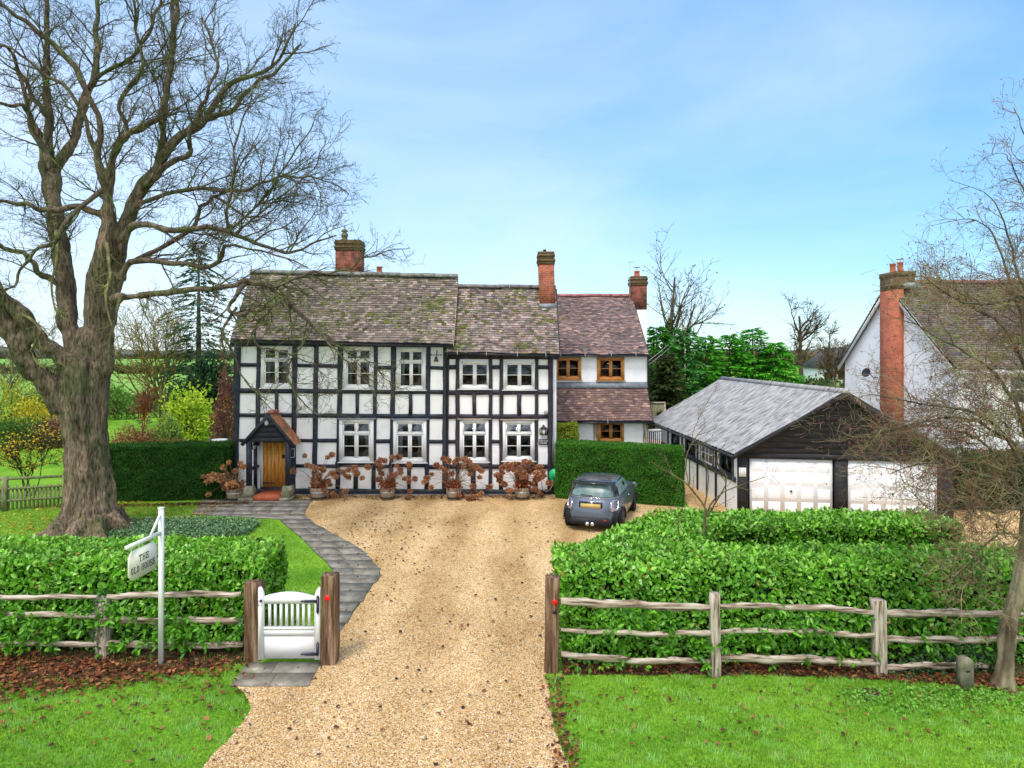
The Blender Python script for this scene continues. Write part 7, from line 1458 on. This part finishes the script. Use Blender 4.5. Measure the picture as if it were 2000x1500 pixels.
# generic bare tree
def bare(name, label, base, hgt, r0, seed, spread=.5, fine=1.0, col=(1, .9, .8), group=None, stems=1, ivy=0.0, leaf=None, minr=.006, lean=(0, 0), maxl=3):
    rg = np.random.default_rng(seed); t = thing(name, label, 'tree', tuple(base[:2]) + (0,), group=group); b = np.array([base[0], base[1], 0.]); lim = {}; out = {}
    Pb = dict(n=[12, 8, 6, 4, 3], wob=[.08, .14, .2, .26, .3], up=[.04, .05, .04, .02, 0], dens=[0, 14 / hgt * fine, 20 / hgt * fine, 30 / hgt * fine, 10], f0=[0, .3, .15, .1, .1], ang=[0, .75, .75, .8, .8], lift=[0, .3, .2, .1, 0], len=[0, hgt * .38 * spread * 2, hgt * .2, hgt * .1, .2], r=[0, r0 * .45, r0 * .2, r0 * .08, .005], tip=.3, rmin=minr, maxr=.75)
    for s in range(stems):
        d = nrm(np.array([rg.normal(0, .12 if stems == 1 else .3) + lean[0], rg.normal(0, .1), 1.0])); tmp = {}
        grow(rg, b + [rg.normal(0, .1) * (stems > 1), 0, -.05], d, hgt * rg.uniform(.8, 1), r0 / (1 if stems == 1 else 1.6), 0, 0, tmp, Pb); q, r = list(tmp.values())[0][0]; lim.setdefault((12, 0), []).append((q, r)); spawn(rg, q, r, 1, maxl, out, Pb)
    cf = lambda Pp, l: np.array(col) * rg.uniform(.7, 1.3, (len(Pp), 1))
    mesh_out(lim, m_twig, 'trunk', t, {0: 9}, None, cf); mesh_out(out, m_twig, 'branches', t, {1: 5, 2: 4, 3: 3}, None, cf)
    if ivy:
        Q = [];
        for q, r in lim[(12, 0)]:
            m = int(1500 * ivy); s = rg.random(m) ** .8 * .72; idx = s * 11; i = idx.astype(int); c = q[i] + (q[i + 1] - q[i]) * (idx - i)[:, None]; Q.append(c + nrm(rg.normal(0, 1, (m, 3))) * (.22 + .2 * rg.random((m, 1))) * (1.2 - s[:, None]))
        Q = np.vstack(Q); scatterleaf('ivy', None, Q, np.array([0, -1, .3]), .22, [(.03, .085, .015), (.08, .18, .03)], seed, m_leafdull, parent=t)
    if leaf:
        E = np.array([a[-1] for k, l in out.items() if k[1] >= 2 for a, b in l]); E = E[rg.random(len(E)) < leaf[0]]; E = np.repeat(E, leaf[3] if len(leaf) > 3 else 1, 0); E = E + rg.normal(0, leaf[1], E.shape)
        scatterleaf('leaves', None, E, np.array([0, -.5, .5]), leaf[1], leaf[2], seed + 1, m_leafdull, parent=t)
    return t
def cone_tree(name, label, base, hgt, wid, seed, cols, dens=1.0, L_=.3, group=None, droop=.2, cat='tree', power=.9, gap=.25, layered=7, lo=0.0):
    rg = np.random.default_rng(seed); t = thing(name, label, cat, tuple(base[:2]) + (0,), group=group); b = np.array([base[0], base[1], 0.])
    MB().tube([b, b + [0, 0, hgt * .5], b + [0, 0, hgt * .97]], [wid * .07, wid * .04, .02], 7).build('trunk', m_twig, t)
    n = int(5200 * dens); h = lo + (1 - lo) * rg.random(n) ** .8; a = rg.uniform(0, 6.283, n); rad_ = wid / 2 * (1 - h) ** power * (1 + .25 * np.sin(h * layered * 6.28 + a * 2) + .18 * np.sin(a * 5 + h * 9)) * np.minimum(1, .7 + h * 2.0); rf = np.sqrt(rg.random(n)) * .45 + .6
    P = b + np.stack([np.cos(a) * rad_ * rf, np.sin(a) * rad_ * rf, h * hgt], -1); nz_ = snoise(P, 9 / hgt * 1.2, seed); k = nz_ > -1 + gap * 1.2; P, a, nz_ = P[k], a[k], nz_[k]; n = len(P); P += rg.normal(0, L_ * .25, P.shape)
    D = nrm(np.stack([np.cos(a), np.sin(a), np.full(n, -droop + .25)], -1) + rg.normal(0, .35, (n, 3))); N = nrm(np.stack([np.cos(a) * .5, np.sin(a) * .5, np.ones(n)], -1) + rg.normal(0, .3, (n, 3)))
    f = np.clip(rg.random(n) * .6 + .3 + .3 * nz_, 0, 1)[:, None]; c = np.array(cols[0]) * (1 - f) + np.array(cols[1]) * f
    MB().leaves(P, D, N, L_ * rg.uniform(.6, 1.3, n), L_ * .42, c, .15, .3).build('crown', m_leafdull, t); return t
def bough_tree(name, label, base, hgt, wid, seed, cols, nb=120, ns=34, L_=.4, group=None, power=.7, lo=.03, droop=.25, rise=.25, cat='tree'):
    rg = np.random.default_rng(seed); t = thing(name, label, cat, tuple(base[:2]) + (0,), group=group); b = np.array([base[0], base[1], 0.])
    MB().tube([b, b + [0, 0, hgt * .5], b + [0, 0, hgt * .99]], [wid * .03, wid * .02, .02], 7).build('trunk', m_twig, t); Ps, Ds, Ns, Cs = [], [], [], []
    for k in range(nb):
        h = lo + (.99 - lo) * (k + rg.random()) / nb; a = k * 2.4 + rg.normal(0, .4); Lb = wid / 2 * max(.06, (1 - h) ** power) * rg.uniform(.65, 1.25); d = np.array([math.cos(a), math.sin(a), 0.]); m = int(ns * (.3 + Lb / (wid / 2)))
        s = rg.random(m) ** .7; c = b + [0, 0, h * hgt] + d * (s * Lb)[:, None] + np.array([0, 0, 1.]) * (Lb * (rise * s - droop * s * s))[:, None]
        sd = rg.choice([-1, 1], m) * rg.uniform(.2, 1.0, m); side = np.array([-d[1], d[0], 0.]); D = nrm(d * 1.0 + side * sd[:, None] + np.array([0, 0, 1.]) * rg.normal(-.12, .22, m)[:, None])
        Ps.append(c + side * (sd * Lb * .12 * (1 - s * .5))[:, None]); Ds.append(D); Ns.append(nrm(np.array([0, 0, 1.]) + rg.normal(0, .35, (m, 3)))); f = np.clip(.15 + .75 * s * rg.uniform(.5, 1.2, m) + .1 * rg.normal(0, 1, m), 0, 1)[:, None]; Cs.append(np.array(cols[0]) * (1 - f) + np.array(cols[1]) * f)
    P = np.vstack(Ps); n = len(P); MB().leaves(P, np.vstack(Ds), np.vstack(Ns), L_ * rg.uniform(.5, 1.3, n), L_ * .3, np.vstack(Cs), .1, .35).build('crown', m_leafdull, t); return t
def bush(name, label, base, w_, d_, h_, seed, cols, L_=.12, n=2600, cat='shrub', group=None, open_=.0, z0=0.0, stems=True):
    rg = np.random.default_rng(seed); t = thing(name, label, cat, tuple(base[:2]) + (0,), group=group); b = np.array([base[0], base[1], z0])
    v = nrm(rg.normal(0, 1, (n, 3))); v[:, 2] = np.abs(v[:, 2]); rr2 = .72 + .22 * snoise(v * 2.2, 1, seed) + .12 * snoise(v * 6, 1, seed + 1) + rg.normal(0, .05 + open_, n); rr2 *= rg.uniform(.55, 1, n) ** .5
    P = b + v * rr2[:, None] * np.array([w_ / 2, d_ / 2, h_]) * 1.15; P[:, 2] = np.maximum(P[:, 2], .02)
    f = np.clip(rg.random(n) * .7 + .3 * snoise(P, 1.5, seed), 0, 1)[:, None]; c = np.array(cols[0]) * (1 - f) + np.array(cols[1]) * f
    MB().leaves(P, nrm(v + rg.normal(0, .6, (n, 3)) + [0, 0, .2]), nrm(v + rg.normal(0, .4, (n, 3)) + [0, 0, .4]), L_ * rg.uniform(.6, 1.3, n), L_ * .5, c).build('foliage', m_leafdull, t)
    if stems:
        sm = MB()
        for k in range(14):
            e = b + nrm(rg.normal(0, 1, 3) * [1, 1, .5] + [0, 0, .8]) * np.array([w_ / 2, d_ / 2, h_]) * .8; e[2] = abs(e[2]); sm.tube(bez(b + [0, 0, -z0], b + [0, 0, h_ * .4], e, 5), [.05, .04, .03, .02, .012], 4)
        sm.build('stems', m_twig, t)
    return t
def W(px_, Y): return (fx(px_, Y), Y)
# right background
bare('bare_tree', 'bare ivy clad tree nearest the rear wing chimney, taller of the pair', W(1296, 46), 10.8, .18, 401, spread=.5, ivy=1.0, leaf=(.3, .13, [(.12, .05, .03), (.24, .10, .06)]), minr=.010, lean=(-.01, 0), fine=1.05)
bare('bare_tree', 'bare ivy clad tree leaning right, second of the pair above the conifers', W(1325, 47), 10.4, .16, 402, spread=.5, ivy=.8, leaf=(.3, .13, [(.12, .05, .03), (.24, .10, .06)]), minr=.010, lean=(.10, 0), fine=1.05)
CG = [(.03, .20, .012), (.14, .56, .04)]
for i, (px_, py_, Y, w_, lb, cs) in enumerate([(1283, 636, 36.5, 3.2, 'dark green conifer touching the rear wing gable', [(.015, .09, .008), (.08, .36, .03)]), (1335, 640, 38, 3.0, 'drooping conifer with grey green sprays behind the corner of the garage roof', [(.03, .15, .03), (.14, .42, .10)]), (1378, 655, 39, 3.6, 'bright green conifer, first one right of the drooping conifer', CG), (1425, 652, 40, 3.8, 'bright green conifer in the middle of the row behind the garage', CG), (1470, 640, 40.5, 4.4, 'tallest bright green conifer of the row behind the garage', CG), (1515, 668, 40, 4.0, 'bright green conifer at the right end of the row with spreading boughs', CG), (1303, 690, 34.5, 2.2, 'brown green shrubby conifer low beside the fence panel', [(.05, .06, .02), (.10, .14, .04)])]):
    bough_tree('conifer_tree', lb, W(px_, Y), fz(py_, Y), w_ * 1.25, 410 + i, cs, 150, 46, .34, group='conifers behind the garage', power=.5)
bare('bare_tree', 'round crowned bare tree standing in the field behind the conifers', W(1568, 75), 10.5, .32, 431, spread=.5, minr=.02, col=(.75, .62, .5), fine=1.3)
bare('bare_tree', 'small bare tree left of the distant bungalow', W(1612, 95), 8.0, .2, 432, spread=.5, minr=.025, col=(.9, .7, .55), fine=1.1)
bare('bare_tree', 'low brushy bare tree in front of the distant bungalow', W(1636, 70), 5.5, .16, 433, spread=.6, minr=.02, col=(1.2, .95, .7), fine=1.4, stems=3)
bush('field_shrub', 'brown green shrub at the corner of the white neighbour house', W(1640, 45), 4.2, 2.5, 2.6, 434, [(.07, .08, .025), (.16, .17, .06)], .2, 2200)
bush('field_shrub', 'dark shrub under the round crowned bare tree', W(1575, 72), 7, 3, 3.0, 435, [(.04, .06, .02), (.10, .12, .03)], .3, 2000)
# left background garden
bough_tree('fir_tree', 'tall dark fir behind the bare tree, left of the house roof', W(388, 50), 13.6, 8.5, 440, [(.02, .06, .03), (.08, .19, .09)], 150, 40, .42, power=.75, rise=.1, droop=.35)
bare('willow_tree', 'pollarded willow with upright yellow stems in the garden', W(320, 48), 8.2, .13, 441, spread=.55, stems=9, col=(2.4, 2.1, .9), minr=.014, fine=.8, leaf=(.10, .12, [(.35, .25, .05), (.5, .36, .08)]))
bare('shrubby_tree', 'small red barked tree with fanned branches in the border', W(285, 40), 3.4, .09, 442, spread=.5, stems=2, col=(2.0, .75, .45), minr=.010, fine=1.2)
bush('golden_shrub', 'large golden green shrub glowing in front of the willow', W(365, 40), 3.6, 2.4, 3.6, 443, [(.26, .44, .02), (.75, .85, .08)], .24, 2600, open_=.08)
bush('golden_shrub', 'smaller lime green shrub at the foot of the golden one', W(325, 37), 2.4, 1.6, 1.9, 444, [(.14, .26, .04), (.42, .5, .14)], .18, 1600)
bush('copper_shrub', 'copper brown shrub between the chairs and the golden shrub', W(262, 36), 2.8, 1.8, 1.5, 445, [(.20, .09, .04), (.40, .20, .10)], .14, 2200, open_=.1)
bush('copper_shrub', 'low russet shrub in front of the golden shrub', W(345, 35), 2.2, 1.4, 1.0, 446, [(.22, .08, .04), (.40, .18, .09)], .12, 1200)
bush('grey_shrub', 'grey green mounded shrub beyond the yew hedge, nearest the house', W(418, 32), 2.6, 1.6, 1.6, 447, [(.12, .18, .10), (.30, .36, .24)], .12, 2600)
bush('grey_shrub', 'blue green low shrub spreading along the top of the yew hedge', W(345, 31), 3.6, 1.6, 1.25, 448, [(.08, .20, .14), (.22, .36, .28)], .12, 2800)
bush('green_shrub', 'fresh green shrub just right of the big trunk', W(250, 31), 2.6, 1.4, 1.2, 449, [(.06, .22, .03), (.20, .42, .07)], .12, 1800)
bush('green_shrub', 'light green rounded shrub against the bright field', W(225, 55), 3.2, 2, 3.2, 450, [(.10, .26, .03), (.26, .44, .07)], .22, 1500)
bush('orange_shrub', 'orange leaved shrub by the house corner', W(441, 36), 1.3, 1.2, 2.9, 451, [(.50, .22, .03), (.70, .38, .06)], .16, 1300, open_=.1)
bush('tall_hedge', 'tall reddish brown beech hedge close behind the house corner', W(444, 33), .95, 4, 5.1, 452, [(.16, .06, .05), (.30, .13, .09)], .12, 4500, cat='hedge')
bush('dark_shrub', 'dark conifer mass behind the golden shrub', W(410, 44), 5, 3, 6.2, 453, [(.015, .05, .02), (.05, .11, .04)], .3, 4500)
bush('dark_shrub', 'dark green laurel low behind the yellow stems of the willow', W(372, 46), 3.4, 2.4, 4.2, 454, [(.012, .05, .02), (.05, .13, .05)], .25, 2400)
for i, (px_, Y, w_, h_, cs, lb) in enumerate([(20, 44, 6, 4.4, [(.26, .34, .03), (.66, .64, .07)], 'yellow green shrub bank at the far left edge'), (75, 41, 4.5, 2.8, [(.42, .42, .03), (.80, .62, .05)], 'golden yellow shrub beside the left limb of the big tree'), (100, 39, 3, 1.7, [(.20, .10, .06), (.40, .22, .15)], 'reddish grassy shrub left of the trunk by the path'), (45, 38.5, 4, 1.6, [(.05, .14, .02), (.16, .30, .05)], 'dark green shrub in the left border by the path'), (-20, 39, 3.5, 2.0, [(.08, .18, .02), (.22, .36, .05)], 'green shrub cut off by the left edge'), (110, 50, 5, 4.6, [(.10, .16, .04), (.28, .34, .08)], 'olive green shrub seen through the fork of the big tree')]):
    bush('border_shrub', lb, W(px_, Y), w_, 2.4, h_, 460 + i, cs, .2, 2200, open_=.08)
bare('bare_tree', 'thin grey bare tree at the far left edge behind the shrubs', W(-10, 46), 7.5, .12, 471, spread=.55, stems=3, col=(1.8, 1.7, 1.4), minr=.014, fine=1.1)
sheet('path', [gd(-300, 858), gd(112, 858), gd(118, 866), gd(-300, 868)], .03, m_flag)
bare('young_tree', 'young tree with the last yellow leaves behind the picket fence', W(55, 25.6), 1.95, .04, 473, spread=.9, stems=5, col=(.7, .8, .5), minr=.008, fine=.8, leaf=(.35, .07, [(.6, .42, .02), (.8, .62, .06)], 2))
# left picket fence
pf = thing('picket_fence', 'mossy low picket fence with square posts left of the big tree', 'fence', (-16.5, 23.4, 0)); m_pf = M('mossy_fence_wood', [(.09, .11, .03), (.22, .23, .10), (.34, .34, .24)], 4, .9, st=(6, 6, 1))
pa, pb_ = np.array([-20.5, 22.2]), np.array([-15.1, 23.85]); dirv = nrm(pb_ - pa); Lf = np.linalg.norm(pb_ - pa)
for s in (1.6, 3.42, 5.2):
    c = pa + dirv * s; MB().box(c[0] - .07, c[0] + .07, c[1] - .07, c[1] + .07, 0, 1.18).build('fence_post', m_pf, pf)
for z in (.32, .72, 1.06):
    MB().beam((pa[0], pa[1], z), (pb_[0], pb_[1], z + .05), .05, .09 if z > 1 else .07).build('rail', m_pf, pf)
for k in range(46):
    c = pa + dirv * (Lf * (k + .5) / 46); h_ = .82 + .03 * math.sin(k * 3); x0 = c - dirv * .03; x1 = c + dirv * .03; MB().hexa([(x0[0], x0[1] + .03, .05), (x1[0], x1[1] + .03, .05), (x1[0], x1[1] + .05, .05), (x0[0], x0[1] + .05, .05), (x0[0], x0[1] + .03, h_), (x1[0], x1[1] + .03, h_), (x1[0], x1[1] + .05, h_), (x0[0], x0[1] + .05, h_)]).build('picket', m_pf, pf)
# post and rail fence in the far field, chairs, fire bowl, table
ff = thing('field_fence', 'grey post and rail fence across the green field beyond the garden', 'fence', (-35, 70, 0)); mb = MB()
for k in range(11): MB().box(-48 + k * 1.9, -47.88 + k * 1.9, 70, 70.12, 0, 1.2).build('fence_post', m_railpost, ff)
for z in (.75, 1.1): MB().box(-48, -28.5, 69.95, 69.99, z - .06, z + .06).build('rail', m_railpost, ff)
m_adk = M('brown_chair_wood', [(.12, .06, .04), (.22, .12, .08)], 5, .8)
def chair(px_, Y, lb):
    t = thing('garden_chair', lb, 'chair', (fx(px_, Y), Y, 0), group='brown garden chairs facing the field'); x, y = fx(px_, Y), Y
    for k in range(5): MB().prism([(x - .28 + k * .115, y, .35), (x - .18 + k * .115, y, .35), (x - .18 + k * .115, y - .15, 1.0 + .05 * (2 - abs(k - 2))), (x - .28 + k * .115, y - .15, 1.0 + .05 * (2 - abs(k - 2)))], (0, .03, 0)).build('back_slat', m_adk, t)
    MB().prism([(x - .3, y, .35), (x + .3, y, .35), (x + .3, y + .55, .42), (x - .3, y + .55, .42)], (0, 0, .04)).build('seat', m_adk, t)
    for s in (-1, 1):
        MB().box(x + s * .36 - .07, x + s * .36 + .07, y - .12, y + .6, .58, .61).build('armrest', m_adk, t)
        for yy_ in (-.05, .5): MB().box(x + s * .34 - .03, x + s * .34 + .03, y + yy_, y + yy_ + .08, 0, .58).build('leg', m_adk, t)
chair(222, 55, 'slatted brown garden chair nearest the trunk, turned to the field'); chair(255, 55, 'slatted brown garden chair right of its twin, turned to the field')
x, y = fx(437, 34), 34.0; t = thing('fire_bowl', 'dark hemispherical metal bowl on a stand beside the orange shrub', 'fire bowl', (x, y, 0)); mb = MB().lathe([(.02, .0), (.15, .04), (.24, .14), (.27, .28), (.25, .28), (.2, .12), (.02, .05)], (x, y, H - (817 - HOR) / F * y), 18); mb.build('bowl', m_plast, t); MB().tube([(x, y, 0), (x, y, H - (816 - HOR) / F * y)], .04, 6).build('stand', m_plast, t)
x, y = fx(429, 29), 29.0; t = thing('bird_bath', 'pale stone bird bath top showing just above the yew hedge', 'bird bath', (x, y, 0)); zt = H - (858 - HOR) / F * y; mb = MB().lathe([(.2, 0), (.16, .1), (.1, .2), (.09, zt - .15), (.3, zt - .05), (.33, zt), (.28, zt - .01), (.02, zt - .05)], (x, y, 0), 18); mb.build('basin', M('pale_stone', [(.5, .5, .47), (.66, .65, .6)], 5, .9), t)
# far off woods and hedgerows as masses
def mass(label, x0, x1, Y, h_, seed, cols, n, L_):
    rg = np.random.default_rng(seed); X = rg.uniform(x0, x1, n); hh = h_ * (.65 + .3 * snoise(np.stack([X, 0 * X, 0 * X], -1), 14 / (x1 - x0) * 4, seed) + .12 * snoise(np.stack([X, 0 * X, 0 * X], -1), 60 / (x1 - x0) * 4, seed)); z = rg.random(n) ** .7 * hh; P = np.stack([X, Y + rg.uniform(-1, 1, n) * h_ * .6, z], -1)
    f = np.clip(rg.random(n) * .5 + .5 * (.5 + .5 * snoise(P, .12, seed)), 0, 1)[:, None]; c = np.array(cols[0]) * (1 - f) + np.array(cols[1]) * f
    o = MB().leaves(P, nrm(rg.normal(0, 1, (n, 3))), nrm(rg.normal(0, .5, (n, 3)) + [0, -1, .3]), L_ * rg.uniform(.6, 1.3, n), L_ * .7, c).build('woods', m_leafdull); tag(o, label, 'woods', kind='stuff')
mass('distant autumn woods between the conifers and the white house', 45, 170, 240, 8, 480, [(.10, .10, .06), (.30, .20, .09)], 5000, 1.6)
mass('hedgerow across the far green field on the left', -170, -60, 171, 2.4, 481, [(.04, .07, .02), (.12, .13, .05)], 4000, .9)
mass('far tree line on the left skyline', -620, -180, 560, 6, 482, [(.05, .08, .06), (.12, .13, .09)], 5000, 3)
mass('dark hedge behind the conifer row on the right', 12, 60, 62, 3.6, 483, [(.04, .08, .02), (.11, .15, .04)], 5000, .5)
mass('scrubby hedge between the garden and the field on the left', -45, -24, 62, 2.0, 484, [(.08, .14, .03), (.22, .28, .08)], 2500, .4)
